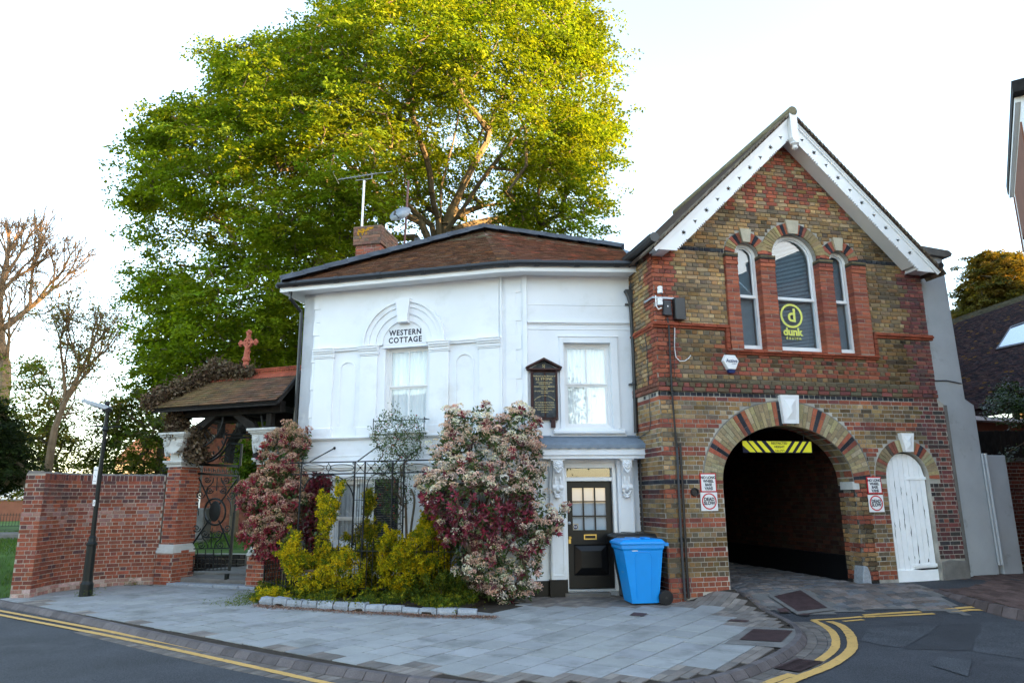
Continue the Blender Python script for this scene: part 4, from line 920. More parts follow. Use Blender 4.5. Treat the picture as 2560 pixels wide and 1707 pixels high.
# sash windows
def sash(fr,a,nx=2,cur=True,mid=None,D=-.10,light=1.0,parent=None):
    u0,u1,z0,z1=a; f=MB(); w_=.055
    holed(f,fr,[(u0,z0),(u1,z0),(u1,z1),(u0,z1)],[[(u0+w_,z0+w_*1.2),(u0+w_,z1-w_),(u1-w_,z1-w_),(u1-w_,z0+w_*1.2)]],D-.07,D)
    wn=f.build('window',M['white'],parent or wc); zm=mid or (z0+z1)/2
    for (b0,b1,dd) in ((zm,z1-w_,D-.02),(z0+w_*1.2,zm,D-.045)):
        s=MB(); t=.035; holed(s,fr,[(u0+w_,b0),(u1-w_,b0),(u1-w_,b1),(u0+w_,b1)],[[(u0+w_+t,b0+t),(u0+w_+t,b1-t),(u1-w_-t,b1-t),(u1-w_-t,b0+t)]],dd-.035,dd)
        for i in range(1,nx): uu=u0+w_+(u1-u0-2*w_)*i/nx; s.box(fr,uu-.011,uu+.011,dd-.03,dd-.004,b0+t,b1-t)
        s.build('sash',M['white'],wn)
        for i in range(nx):
            g=MB(); ua=u0+w_+.02+(u1-u0-2*w_-.04)*i/nx; ub=u0+w_+.02+(u1-u0-2*w_-.04)*(i+1)/nx; g.add([fr.p(ua,dd-.02,b0+.02),fr.p(ub,dd-.02+jit(.001),b0+.02),fr.p(ub,dd-.02,b1-.02),fr.p(ua,dd-.02+jit(.0015),b1-.02)],[(0,1,2,3)]); g.build('pane',M['glass'],wn,fix=False)
    if cur:
        c=MB(); n=60; V=[]
        for i in range(n+1):
            uu=u0+(u1-u0)*i/n; d=D-.115+.018*math.sin(i*.95)+.012*math.sin(i*.37+1); V+=[fr.p(uu,d,z0),fr.p(uu,d,z1)]
        c.add(V,[(2*i,2*i+2,2*i+3,2*i+1) for i in range(n)],(light,light,light)); c.build('curtain',M['curtain'],wn,smooth=True,fix=False)
    return wn
sash(WA,AWIN,mid=3.83); sash(WC,CWIN,mid=3.76); sash(WA,G1,mid=1.32,light=.55); sash(WA,G2,mid=1.32,light=.5)
b=MB(); b.cbox(WA,-2.62,-1.42,-.01,.12,2.90,2.955,.01); b.cbox(WA,-3.5,-2.45,-.01,.10,.74,.82,.01); b.cbox(WA,-1.03,-.05,-.01,.10,.74,.82,.01); b.build('window_sill',M['render'],wc)
# louvred shutters
def shutter(u0,u1,z0,z1):
    s=MB(); holed(s,WA,[(u0,z0),(u1,z0),(u1,z1),(u0,z1)],[[(u0+.045,z0+.07),(u0+.045,z1-.05),(u1-.045,z1-.05),(u1-.045,z0+.07)]],.005,.035)
    o=s.build('shutter',M['black'],wc); z=z0+.08
    l=MB()
    while z<z1-.06: l.add([WA.p(u0+.04,.012,z+.03),WA.p(u1-.04,.012,z+.03),WA.p(u1-.04,.034,z),WA.p(u0+.04,.034,z),WA.p(u0+.04,.008,z+.024),WA.p(u1-.04,.008,z+.024),WA.p(u1-.04,.030,z-.006),WA.p(u0+.04,.030,z-.006)],[(0,1,2,3),(7,6,5,4),(2,3,7,6),(0,1,5,4)]); z+=.042
    l.build('louvres',M['black'],o)
for a,c in ((-3.93,-3.45),(-2.50,-2.02),(-1.45,-1.0),(-.08,.0)): 
    if c-a>.2: shutter(a,c,.42 if c<-1.9 else .6,2.06)
# Juliet rail in front of the arched window
b=MB(); 
for u in (-2.52,-1.47): b.tube([WA.p(u,.14,2.94),WA.p(u,.14,3.20)],.009,6)
b.tube([WA.p(-2.52,.14,3.15),WA.p(-1.4,.14,3.15)],.007,6); b.tube([WA.p(-1.47,.14,3.17),WA.p(-1.38,.10,3.15)],.007,6)
tag(b.build('window_rail',M['iron']),'thin black iron rail in front of the window under the house name','railing')
# ---- eaves, fascia, gutter
EO=.38
ev=[LFr.p(3.2,EO,0)[:2],WA.p(AU-EO+.02,EO,0)[:2],WA.p(.06,EO,0)[:2],WB.p(.46,EO,0)[:2],WC.p(.12,EO,0)[:2]]
wv=[LFr.p(3.2,0,0)[:2],WA.p(AU,0,0)[:2],WA.p(0,0,0)[:2],WC.p(-2.01,0,0)[:2],WC.p(.12,0,0)[:2]]
b=MB(); V=[(x,y,5.865) for x,y in wv]+[(x,y,5.865) for x,y in ev]; b.add(V,[(i,i+1,i+6,i+5) for i in range(4)])
V=[(x,y,5.845) for x,y in ev]+[(x,y,5.985) for x,y in ev]; b.add(V,[(i,i+1,i+6,i+5) for i in range(4)])
b.build('soffit',M['white'],wc,fix=False)
b=MB()
for i in range(4):
    a=Vector((*ev[i],6.0)); c=Vector((*ev[i+1],6.0)); t=(c-a).normalized(); n=Vector((t.y,-t.x,0)); n=n if n.y<0 or i==0 else -n
    if i==0: n=Vector((-math.cos(R(-15)),-math.sin(R(-15)),0))
    o_=n*.055+Vector((0,0,-.01)); b.tube([a+o_-t*.02,c+o_+t*.02],.055,10)
    L=(c-a).length; m=int(L/1.1)+1
    for k in range(m): p=a+t*(L*(k+.4)/m)+o_; b.tube([p-t*.05,p+t*.05],.064,10)
b.build('gutter',M['plastic'],wc)
# ---- roof planes with tiles
def P3(v,z): return Vector((v[0],v[1],z))
ZE=6.02
eL,eM,eM2,eR=P3(ev[1],ZE),P3(ev[2],ZE),P3(ev[3],ZE),P3(ev[4],ZE)
PK=at_y(1208,577,15.25); RR=at_y(1556,626,14.15); 
PK2=PK+Vector((.02,2.2,-.35)); 
tiles=[]
def plane_tiles(a,bq,tl,tr,ch=.098,tw=.168,colf=None,th=.013,curve=.0):
    # a,bq: eave ends; tl,tr: top ends. rows of overlapping tiles between them
    up=((tl+tr)/2-(a+bq)/2); H=max((tl-a).length,(tr-bq).length); nr=int(H/ch); nrm=(bq-a).cross(up).normalized(); nrm=nrm if nrm.z>0 else -nrm
    out=[]
    for r_ in range(nr+1):
        f=r_/nr; f2=min(1,(r_+1.35)/nr); L0=a.lerp(tl,f); R0=bq.lerp(tr,f); L1=a.lerp(tl,f2); R1=bq.lerp(tr,f2); W=(R0-L0).length
        if W<.1: continue
        n=max(1,int(W/tw)); off=.5*(r_%2)/n
        for i in range(-1,n+1):
            s0=(i+0)/n+off; s1=(i+1)/n+off; s0=max(0,s0); s1=min(1,s1)
            if s1-s0<.25/n: continue
            g=.003/W; j=nrm*jit(.004); ty=jit(.006)
            p0=L0.lerp(R0,s0+g); p1=L0.lerp(R0,s1-g); q1=L1.lerp(R1,s1-g); q0=L1.lerp(R1,s0+g); dn=(a-tl).normalized()*ty
            lift=nrm*(th*1.9); V=[p0+lift+j+dn,p1+lift+j+dn,q1+nrm*th*.6,q0+nrm*th*.6,p0+lift-nrm*th+j+dn,p1+lift-nrm*th+j+dn]
            out.append(([tuple(v) for v in V],[(0,1,2,3),(4,5,1,0),(4,0,3),(1,5,2)],colf(f,(s0+s1)/2)))
    return out
def tcol(f,s):
    c=rnd.choice([(.145,.075,.048),(.17,.085,.05),(.125,.07,.05),(.155,.09,.06),(.11,.065,.045)]); 
    if f>.72 and rnd.random()<.5: c=(.16,.14,.10)
    if rnd.random()<.02: c=(.28,.13,.06)
    return cj(c,.14)
def tcol2(f,s):
    if f>.8 and rnd.random()<.4: return cj((.19,.15,.11))
    if rnd.random()<.06: return cj((.32,.10,.06))
    return cj(rnd.choice([(.16,.075,.05),(.19,.085,.055),(.14,.07,.05)]),.15)
rfb=MB(); dz=Vector((0,0,-.012))
for q in ([eL,eM,PK],[eM,eM2,PK],[eM2,eR,RR,PK],[eL,PK,PK2,P3(ev[0],ZE)],[PK,RR,RR+Vector((0,3,-.2)),PK2],[P3(ev[0],ZE),PK2,PK2+Vector((-2,2,-1.5))]): rfb.add([tuple(v+dz) for v in q],[tuple(range(len(q)))],(.3,.2,.15))
rf=rfb.build('roof',M['tile'],wc,fix=False)
PKl=PK+(eL-PK)*.01
tiles+=plane_tiles(eL,eM,PK-Vector((.03,0,0)),PK,colf=tcol)
tiles+=plane_tiles(eM,eM2,PK,PK+Vector((.02,0,0)),colf=tcol)
tiles+=plane_tiles(eM2,eR,PK+Vector((.02,0,0)),RR,colf=tcol2)
pieces('roof_tile',tiles,M['tile'],rf)
def ridge(a,bq,step,r,m,par,name='hip_tile',drop=0):
    L=(bq-a).length; n=max(1,int(L/step)); t=(bq-a).normalized()
    for i in range(n):
        p=a+t*(L*i/n); q=a+t*(L*(i+1)/n+.03); side=t.cross(Vector((0,0,1))).normalized(); up=side.cross(t)
        b=MB(); V=[]
        for pp,l in ((p,.012),(q,.0)):
            for x,y in ((-1,-.85),(-.92,-.72),(-.1,.12),(.1,.12),(.92,-.72),(1,-.85)): V.append(tuple(pp+side*x*r+up*(y*r*.75+l)))
        b.add(V,[(0,1,7,6),(1,2,8,7),(2,3,9,8),(3,4,10,9),(4,5,11,10),(0,1,2,3,4,5),(6,7,8,9,10,11)]); b.build(name,m,par,fix=False)
up_=Vector((0,-.06,.13))
ridge(eL+up_,PK+up_,.46,.21,M['slate'],rf); ridge(PK+up_,RR+up_*.9,.46,.19,M['slate'],rf)
# lead flashing at the brick wall
b=MB(); b.add([tuple(eR+Vector((-.12,0,.03))),tuple(eR+Vector((.25,.1,.03))),tuple(RR+Vector((.3,.3,.05))),tuple(RR+Vector((0,0,.04)))],[(0,1,2,3)]); b.build('flashing',M['lead'],wc,fix=False)
# chimney
ch=Fr(-3.66,15.6,-12); cs=[]
CR=Fr(*ch.p(.60,0,0)[:2],78)
for fr,w_ in ((ch,.60),(CR,.95)):
    z=6.6;k=0
    while z<7.95:
        out=.05 if z>7.48 else 0
        x=-out; i=0
        while x<w_+out-.02:
            wd=.225 if (k%2==0) else .112
            if x==-out and k%2: wd=.17
            e=min(x+wd-.01,w_+out); cs.append(brickv(fr,x,e,z,z+.066,.008+out,-.01,cj(rnd.choice([(.30,.10,.06),(.27,.09,.06),(.24,.10,.08)] if z<7.48 else [(.17,.10,.08),(.2,.11,.08),(.14,.10,.08)]),.15))); x+=wd; i+=1
        z+=.075;k+=1
b=MB(); b.box(ch,0,.60,-.95,0,6.3,7.95,(1,1,1)); b.box(ch,-.05,.65,-1.0,.05,7.50,7.955,(.6,.5,.45)); cw=b.build('chimney',M['mortar2'],wc)
pieces('brick',cs,M['brick'],cw)
lich=mat('lichen',(.45,.24,.02),rough=1,spec=.1,bump=.5,bs=60)
b=MB()
for i in range(34):
    u,z=rnd.gauss(.14,.10),7.88-abs(rnd.gauss(0,.09)); 
    if rnd.random()<.35: u=rnd.gauss(.36,.05); z=7.87+jit(.03)
    if -.04<u<.62 and z<7.945: b.prism(ch,[(u+rnd.uniform(.01,.035)*math.cos(a),z+rnd.uniform(.01,.03)*math.sin(a)) for a in [k*1.05 for k in range(6)]],.058,.066+jit(.002))
b.build('lichen',lich,cw)
# aerial, dish, vent
ae=thing('tv_aerial','thin white mast with a long horizontal aerial standing on the chimney','aerial',ch.p(.13,-.2,7.95))
q=lambda x,y,yy=15.7:at_y(820+x/6.2714,410+y/6.2714,yy)
b=MB(); b.tube([q(522,1165),q(568,262)],.028,8); b.build('mast',M['white'],ae)
b=MB(); b.tube([q(160,247),q(770,148)],.012,6); b.tube([q(430,262),q(690,228)],.01,6); b.tube([q(690,228),q(688,150)],.008,5)
b.build('boom',M['metal'],ae)
b=MB()
for i in range(9):
    p=q(230+i*65,236-i*10.6); b.tube([p+Vector((0,-.10,0)),p+Vector((0,.10,0))],.005,4); b.tube([p+Vector((-.0,0,-.03)),p+Vector((0,0,.03))],.004,4)
b.tube([q(760,150),q(1010,120)],.007,5)
b.build('dipoles',M['metal'],ae)
b=MB(); 
for i in range(5): b.tube([q(95+i*15,170+i*28)+Vector((0,-.12,0)),q(95+i*15,170+i*28)+Vector((0,.12,0))],.006,4)
b.tube([q(95,170),q(165,305)],.008,4); b.build('reflector',M['keystone'],ae)
ds=thing('satellite_dish','grey satellite dish on a rusty pole behind the roof hip','satellite dish',at_y(1012,622,15.7))
rust=mat('rusty_pole',(.16,.085,.075),rough=.8)
b=MB(); b.tube([q(1190,1400,15.75),q(1262,265,15.75)],.026,8); b.build('pole',rust,ds)
dc=q(1150,810,15.55); ax=Vector((-.35,-.85,.45)).normalized()
b=MB(); b.lathe(dc,[(.0,.0),(.10,.004),(.18,.018),(.24,.038),(.275,.055),(.28,.06)],28,None,tuple(ax))
for i,v in enumerate(b.v): 
    v=Vector(v)-dc; side=ax.cross(Vector((0,0,1))).normalized(); upd=side.cross(ax); b.v[i]=tuple(dc+side*v.dot(side)*1.0+upd*v.dot(upd)*.80+ax*v.dot(ax))
b.build('dish',M['dish'],ds,smooth=True)
b=MB(); b.tube([dc+Vector((.05,0,-.18)),dc+ax*.30+Vector((-.02,0,-.17))],.010,5); b.tube([dc+ax*.30+Vector((-.02,0,-.22)),dc+ax*.30+Vector((.0,0,-.12))],.025,8); b.build('arm',M['plastic'],ds)
vn=thing('vent_pipe','short black roof vent with a cap beside the hip tiles','vent',at_y(1043,618,15.5))
b=MB(); c=q(1400,1330,15.3); b.lathe(c+Vector((0,0,-.3)),[(.08,0),(.08,.32)],14); b.build('pipe',M['plastic'],vn)
b=MB(); b.lathe(c,[(.10,.02),(.10,.05),(.085,.055),(.085,.07),(.10,.075),(.10,.10),(.075,.24),(.05,.26)],14); b.build('cowl',M['plastic'],vn)
# ---- porch
PX0,PX1=-1.86,.24
b=MB(); b.box(WC,PX0+.02,PX1,.0,.36,2.42,2.56); b.box(WC,PX0+.06,PX1-.04,.0,.33,2.36,2.42); 
pc=b.build('porch_hood',M['render'],wc,bevel=.004)
b=MB(); V=[];n=60
for i in range(n+1):
    u=PX0+(PX1-PX0)*i/n; wv_=.018*abs(math.sin(i*.62)); 
    V+=[WC.p(u,.0,2.80),WC.p(u,.10,2.76),WC.p(u,.37,2.625),WC.p(u,.392,2.60),WC.p(u,.393,2.525+wv_)]
b.add(V,[(5*i+k,5*i+5+k,5*i+6+k,5*i+1+k) for i in range(n) for k in range(4)]); b.box(WC,PX1-.01,PX1+.01,-.02,.40,2.58,2.82); 
for u in (-1.3,-.55): b.box(WC,u-.003,u+.003,.08,.37,2.63,2.637)
b.tube([WC.p(PX0,.12,2.765),WC.p(PX1,.12,2.765)],.012,6)
b.build('lead_roof',M['lead'],pc,fix=False)
# pilasters with carved consoles
for ua,ub in ((-1.655,-1.385),(-.42,-.12)):
    b=MB(); b.cbox(WC,ua,ub,-.01,.11,.28,2.38,.008)
    m_=.05; holed(b,WC,[(ua+.02,.34),(ub-.02,.34),(ub-.02,1.72),(ua+.02,1.72)],[[(ua+m_,.37),(ua+m_,1.69),(ub-m_,1.69),(ub-m_,.37)]],.10,.122)
    p=b.build('pilaster',M['render'],wc,bevel=.004)
    b=MB(); b.cbox(WC,ua-.03,ub+.02,-.01,.13,-.05,.285,.006); b.build('pedestal',M['black'],p)
    c=(ua+ub)/2; cs_=MB(); 
    cs_.prism(WC,[(c-.16,2.41),(c+.16,2.41),(c+.12,2.33),(c-.12,2.33)][::-1],.1,.30)
    # S-shaped bracket body
    prof=[(.30,2.36),(.29,2.22),(.25,2.10),(.19,1.98),(.185,1.90),(.215,1.85),(.20,1.79),(.15,1.76)]
    for i in range(len(prof)-1):
        (d0,z0),(d1,z1)=prof[i],prof[i+1]; V=[WC.p(c-.085,.1,z0),WC.p(c+.085,.1,z0),WC.p(c+.085,d0,z0),WC.p(c-.085,d0,z0),WC.p(c-.085,.1,z1),WC.p(c+.085,.1,z1),WC.p(c+.085,d1,z1),WC.p(c-.085,d1,z1)]
        cs_.add(V,[(3,2,6,7),(0,3,7,4),(2,1,5,6),(0,1,2,3),(7,6,5,4)])
    for s in (-1,1): cs_.tube([WC.p(c+s*.045,.20,2.14),WC.p(c+s*.045,.215,2.0),WC.p(c+s*.05,.21,1.93)],.018,6); cs_.tube([WC.p(c+s*.095,.20,1.86),WC.p(c+s*.02,.20,1.86)],.045,10)
    cs_.build('console',M['render'],p,fix=True)
    # bearded mask and shell ornament
    f=MB(); F0=lambda u,d,z:WC.p(c+u,.29+d,2.24+z)
    def el(u,d,z,ru,rd_,rz2,n=10): 
        o=Vector(F0(u,d,z)); f.ball(o,1,(ru,rd_,rz2),n)
    el(0,0,0,.060,.045,.080,12); el(0,.045,-.005,.013,.02,.03); el(0,.04,.028,.05,.015,.012)
    for s in (-1,1): el(s*.025,.038,.010,.014,.008,.008); el(s*.032,.030,-.022,.018,.018,.016); el(s*.02,.042,-.040,.022,.012,.009)
    for i in range(16): a=math.pi*2*i/16; el(.070*math.cos(a),.0,.080*math.sin(a)+.0,.022,.022,.024,6)
    for i in range(12): a=math.pi*2*i/12+.3; el(.052*math.cos(a),.02,.066*math.sin(a)+.005,.015,.016,.018,6)
    for i in range(7): el((i-3)*.014,.025,-.085-.012*(3-abs(i-3)),.011,.018,.026,6)
    f.build('mask',M['render'],p,smooth=True)
    f=MB()
    for i in range(9): a=math.pi*(i+.5)/9; el(.06*math.cos(a),-.10,-.44-.07*math.sin(a),.018,.02,.022,6)
    el(0,-.10,-.42,.04,.045,.04); el(0,-.10,-.55,.05,.03,.025); el(-.045,-.11,-.52,.025,.02,.018); el(.045,-.11,-.52,.025,.02,.018)
    f.build('ornament',M['render'],p,smooth=True)
    b=MB(); b.prism(WC,arcpts(c,1.73,.085,.06,180,360,14)+arcpts(c,1.74,.07,.045,360,180,14),.1,.125); b.build('collar',M['render'],p)
# door case, fanlight, door
b=MB(); D=-.06
b.box(WC,-1.385,-1.335,-.16,.03,.08,2.27); b.box(WC,-.495,-.43,-.16,.03,.08,2.27); b.box(WC,-1.385,-.43,-.16,.03,2.21,2.28); b.box(WC,-1.34,-.49,-.16,.0,1.975,2.045); b.box(WC,-1.34,-.49,-.15,-.02,1.99,2.0)
dc_=b.build('door_frame',M['white'],wc,bevel=.003)
b=MB(); b.add([WC.p(-1.33,-.08,2.045),WC.p(-.5,-.08,2.045),WC.p(-.5,-.08,2.21),WC.p(-1.33,-.08,2.21)],[(0,1,2,3)]); b.build('fanlight',M['glass2'],dc_)
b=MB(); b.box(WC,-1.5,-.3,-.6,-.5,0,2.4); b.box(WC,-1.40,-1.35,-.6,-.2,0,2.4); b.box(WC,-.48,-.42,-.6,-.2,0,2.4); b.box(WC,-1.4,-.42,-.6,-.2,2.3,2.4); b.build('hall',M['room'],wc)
DU0,DU1,DZ0,DZ1=-1.335,-.495,.115,1.975
b=MB(); holes=[]
wx=(DU1-DU0); gx0=DU0+.10; gx1=DU1-.10; gz0=1.10; gz1=1.865
for i in range(3):
    for j in range(3):
        a0=gx0+(gx1-gx0)*i/3+.011; a1=gx0+(gx1-gx0)*(i+1)/3-.011; c0=gz0+(gz1-gz0)*j/3+.011; c1=gz0+(gz1-gz0)*(j+1)/3-.011; holes.append([(a0,c0),(a0,c1),(a1,c1),(a1,c0)])
PNL=(DU0+.115,DU1-.10,.33,.86); holes.append(rect(PNL))
holed(b,WC,[(DU0,DZ0),(DU1,DZ0),(DU1,DZ1),(DU0,DZ1)],holes,-.12,-.08)
dro=b.build('front_door',M['black'],wc,label='black front door with nine small panes')
for h in holes[:9]:
    g=MB(); g.add([WC.p(u,-.105,z) for u,z in h],[(3,2,1,0)]); g.build('pane',M['glass'],dro)
b=MB(); b.add([WC.p(gx0,-.135,gz0),WC.p(gx1,-.135,gz0),WC.p(gx1,-.135,gz1),WC.p(gx0,-.135,gz1)],[(0,1,2,3)]); b.build('door_curtain',M['door_curtain'],dro,fix=False)
a0,a1,c0,c1=PNL; i_=.13
b=MB(); V=[WC.p(a0,-.115,c0),WC.p(a1,-.115,c0),WC.p(a1,-.115,c1),WC.p(a0,-.115,c1),WC.p(a0+i_,-.06,c0+i_),WC.p(a1-i_,-.06,c0+i_),WC.p(a1-i_,-.06,c1-i_+.02),WC.p(a0+i_,-.06,c1-i_+.02)]
b.add(V,[(0,1,5,4),(1,2,6,5),(2,3,7,6),(3,0,4,7),(4,5,6,7)]); b.build('raised_panel',M['black'],dro)
b=MB(); holed(b,WC,[(-1.03,.945),(-.80,.945),(-.80,1.035),(-1.03,1.035)],[[(-1.01,.965),(-1.01,1.015),(-.82,1.015),(-.82,.965)]],-.08,-.068); b.build('letter_box',M['brass'],dro)
b=MB(); b.lathe(WC.p(-1.288,-.08,.985),[(.012,0),(.012,.03),(.030,.045),(.030,.06),(.018,.075)],14,None,tuple(WC.n)); b.box(WC,-1.31,-1.268,-.08,-.073,.88,.955); b.build('door_knob',M['brass'],dro)
b=MB(); b.lathe(WC.p(-1.288,-.08,1.235),[(.028,0),(.028,.01),(.014,.016)],14,None,tuple(WC.n)); b.build('door_lock',M['metal'],dro)
b=MB(); b.box(WC,-1.228,-1.12,-.104,-.101,1.115,1.225); st_=b.build('sticker',M['keystone'],dro)
b=MB(); b.lathe(WC.p(-1.172,-.1005,1.165),[(.040,0),(.040,.001)],18,None,tuple(WC.n)); b.build('disc',M['navy'],st_)
text('9.3',.042,M['signwhite'],'word',frM(WC,-1.172,-.099,1.165),st_,ext=.0005,bold=.001)
b=MB(); b.cbox(WC,-1.37,-.44,-.2,.0,-.02,.10,.01); b.build('threshold',M['stone'],wc)
b=MB(); b.cbox(WC,-1.42,-.62,-.0,.16,-.03,.062,.012); b.build('step',M['concrete'],wc,label='worn brown stone doorstep')
b=MB(); b.box(WC,-1.08,-.62,.02,.04,2.30,2.305) ; b.box(WC,-1.09,-.60,-.01,.012,2.30,2.36); b.build('panel',M['render'],wc)
# downpipes
def gpc(x,y,d=.10): return WC.pix(1250+x/2.904,560+y/2.904,d)
dp=thing('drainpipe','black downpipe with a hopper head between the cottage and the brick building','pipe',WC.p(-.05,.08,2.8))
pts=[gpc(985,300),gpc(985,330),gpc(965,400),gpc(950,470)]; P=[WC.p(u,.10,z) for u,z in pts]
b=MB(); b.tube(P,.036,10); b.build('swan_neck',M['plastic'],dp)
u,z=gpc(948,490); b=MB(); b.prism(WC,[(u-.12,z+.02),(u+.10,z+.03),(u+.08,z-.10),(u+.045,z-.24),(u-.03,z-.24),(u-.07,z-.08)],.02,.17); b.build('hopper',M['plastic'],dp)
pts=[(948,560),(960,780),(968,900),(978,1180),(985,1400),(988,1515)]; b=MB(); b.tube([WC.p(gpc(x,y)[0],.10,gpc(x,y)[1]) for x,y in pts],.040,10); 
for x,y in ((950,578),(978,1160)): u,z=gpc(x,y); b.lathe(WC.p(u,.10,z-.035),[(.052,0),(.058,.03),(.052,.07)],10); b.box(WC,u-.10,u,.02,.06,z-.015,z+.015)
b.build('pipe',M['plastic'],dp)
dp2=thing('drainpipe','black lower downpipe under the porch roof behind the bins','pipe',WC.p(-.02,.1,0))
b=MB(); b.tube([WC.p(.03,.10,2.42),WC.p(.035,.10,0)],.042,10); b.lathe(WC.p(.033,.10,1.62),[(.055,0),(.06,.03),(.055,.07)],10); b.build('pipe',M['plastic'],dp2)
dl=thing('drainpipe','thin black downpipe at the left corner of the white cottage','pipe',WA.p(AU-.06,0,0))
b=MB(); b.tube([WA.p(AU-.16,.30,5.9),WA.p(AU-.16,.3,5.72),WA.p(AU-.06,.03,5.5),WA.p(AU-.05,.03,5.35),WA.p(AU-.05,.02,.1)],.035,9); b.build('pipe',M['plastic'],dl)
# plaque
pq=thing('memorial_plaque','dark slate memorial board with gold lettering under a small pointed wooden hood','plaque',WC.p(-1.71,.05,3.0))
b=MB(); b.cbox(WC,-1.955,-1.47,.0,.05,3.11,4.0,.006); b.build('back',M['maroon'],pq)
for a,c in ((-1.945,-1.722),(-1.716,-1.505)): b=MB(); b.cbox(WC,a+.03,c-.0 if a<-1.9 else c,.05,.062,3.135 if a<-1.9 else 3.125,3.965,.004); b.build('board',M['plaque'],pq)
b=MB(); b.box(WC,-1.965,-1.925,.0,.08,3.08,4.01); b.box(WC,-1.505,-1.465,.0,.08,3.08,4.01); b.box(WC,-1.965,-1.465,.0,.07,3.085,3.115)
b.prism(WC,[(-2.045,4.005),(-1.40,4.005),(-1.40,4.035),(-2.045,4.035)],0,.12)
for s in (-1,1): b.prism(WC,[(-1.722,4.235),(-1.722,4.195),(-1.722+s*.33,4.03),(-1.722+s*.34,4.06)][::s],0,.14)
b.build('frame',M['maroon'],pq)
b=MB(); b.prism(WC,[(-1.96,4.035),(-1.49,4.035),(-1.722,4.20)],0,.06); b.build('pediment',M['plaque'],pq)
text('SJ',.085,M['gold'],'word',frM(WC,-1.722,.062,4.085),pq,ext=.001)
b=MB(); b.box(WC,-1.93,-1.87,0,.08,2.94,3.09); b.box(WC,-1.60,-1.52,0,.08,2.94,3.09); b.build('bracket',M['maroon'],pq)
z=3.895
for s,sz,dz_,sx in (('Dedicated to the Memory of',.036,.0,.95),('S.J. STONE.',.064,.055,1),('WHO MINISTERED HERE',.026,.065,1),('CURATE OF THE',.026,.034,1),('PARISH CHURCH MISSION',.031,.045,1),('1862-1870',.028,.036,1),('HE LIVED IN THIS COTTAGE',.028,.048,1),('HIS HYMN',.026,.034,1)):
    z-=dz_; text(s,sz*1.05,M['gold'],'line',frM(WC,-1.715,.0635,z),pq,ext=.0008,sx=sx,bold=.0004)
arc_="THE CHURCH'S ONE FOUNDATION"
for i,chh in enumerate(arc_):
    if chh==' ': continue
    a=R(142-104*i/(len(arc_)-1)); text(chh,.028,M['gold'],'letter',frM(WC,-1.715+.26*math.cos(a)*.9,.0635,3.315+.21*math.sin(a)-.0,a-math.pi/2),pq,ext=.0008)
z=3.40
for s in ('ELECT FROM EVERY NATION','YET ONE OER ALL THE EARTH','HER CHARTER OF SALVATION','ONE LORD ONE FAITH','ONE BIRTH'):
    text(s,.027,M['gold'],'line',frM(WC,-1.715,.0635,z),pq,ext=.0008,bold=.0003); z-=.044
# ---------------------------------------------------------------- bins
def bin_(loc,rz,m,label,sc=1.,wm='plastic'):
    t=thing('wheelie_bin',label,'bin',loc,R(rz)); t.name='wheelie_bin'; F=Fr(0,0,0)
    def put(b,name,m,**k):
        o=b.build(name,m,None,**k); o.parent=t; return o
    H=.98*sc; b=MB(); 
    def ring(x0,x1,y0,y1,z): return [(x0,y0,z),(x1,y0,z),(x1,y1,z),(x0,y1,z)]
    # x across (width .58), y front(-)/back(+), the back carries the wheels
    V=ring(-.22,.22,-.20,.24,.03)+ring(-.27,.27,-.33,.33,H*.90)+ring(-.275,.275,-.34,.335,H*.90)+ring(-.29,.29,-.365,.345,H*.93)+ring(-.29,.29,-.365,.345,H)
    b.add(V,[(3,2,1,0)]+[(4*k+i,4*k+(i+1)%4,4*k+4+(i+1)%4,4*k+4+i) for k in range(4) for i in range(4)]); put(b,'body',m,bevel=.02)
    for s in (-1,1):
        b=MB(); q=[(s*.262,-.10,.82*sc),(s*.262,.06,.82*sc)]; 
        pth=[Vector((s*(.222+.055*(z-.03)/.88),y,z)) for y,z in ((-.12,.10),(-.14,.74),(-.12,.80),(-.06,.82),(.06,.82),(.12,.80),(.14,.74),(.12,.10))]; b.tube(pth,.007,5); put(b,'rib',m)
    b=MB(); V=ring(-.305,.305,-.39,.36,H-.01)+ring(-.305,.305,-.39,.37,H+.03)+ring(-.25,.25,-.31,.33,H+.075)
    b.add(V,[(3,2,1,0),(8,9,10,11)]+[(4*k+i,4*k+(i+1)%4,4*k+4+(i+1)%4,4*k+4+i) for k in range(2) for i in range(4)])
    put(b,'lid',m,bevel=.014)
    b=MB(); b.box(F,-.19,.19,.0-.0,.16,H+.070,H+.088); b.box(F,-.12,.12,-.02-.16,.0-.08,H+.07,H+.095); put(b,'lid_grip',m,bevel=.008)
    b=MB(); b.tube([(-.24,.43,H-.0),(.24,.43,H-.0)],.017,8); 
    for x in (-.24,-.08,.08,.24): b.box(F,x-.012,x+.012,-.44,-.34,H-.035,H+.012)
    put(b,'handle',m)
    for s in (-1,1):
        b=MB(); b.lathe((s*.25,.34,.115),[(.06,0),(.115,.004),(.115,.05),(.06,.054)],20,None,(s,0,0)); wo_=put(b,'wheel',M['rubber'])
        b=MB(); b.lathe((s*.25,.34,.115),[(.05,.0),(.05,.035),(.018,.04),(.018,.056)],14,None,(s,0,0)); h=b.build('hub',M['plastic'],None); h.parent=wo_
    b=MB(); b.tube([(-.24,.34,.115),(.24,.34,.115)],.012,6); b.box(F,-.2,.2,-.34,-.2,.05,.22); put(b,'axle',M['plastic'])
    return t
b1=bin_((2.05,12.03,.0),-81,M['blue'],'bright blue wheelie bin beside the brick corner',.96)
b=MB(); b.add([(-.115,-.372,.80),(-.03,-.372,.80),(-.03,-.372,.835),(-.115,-.372,.835)],[(0,1,2,3)])
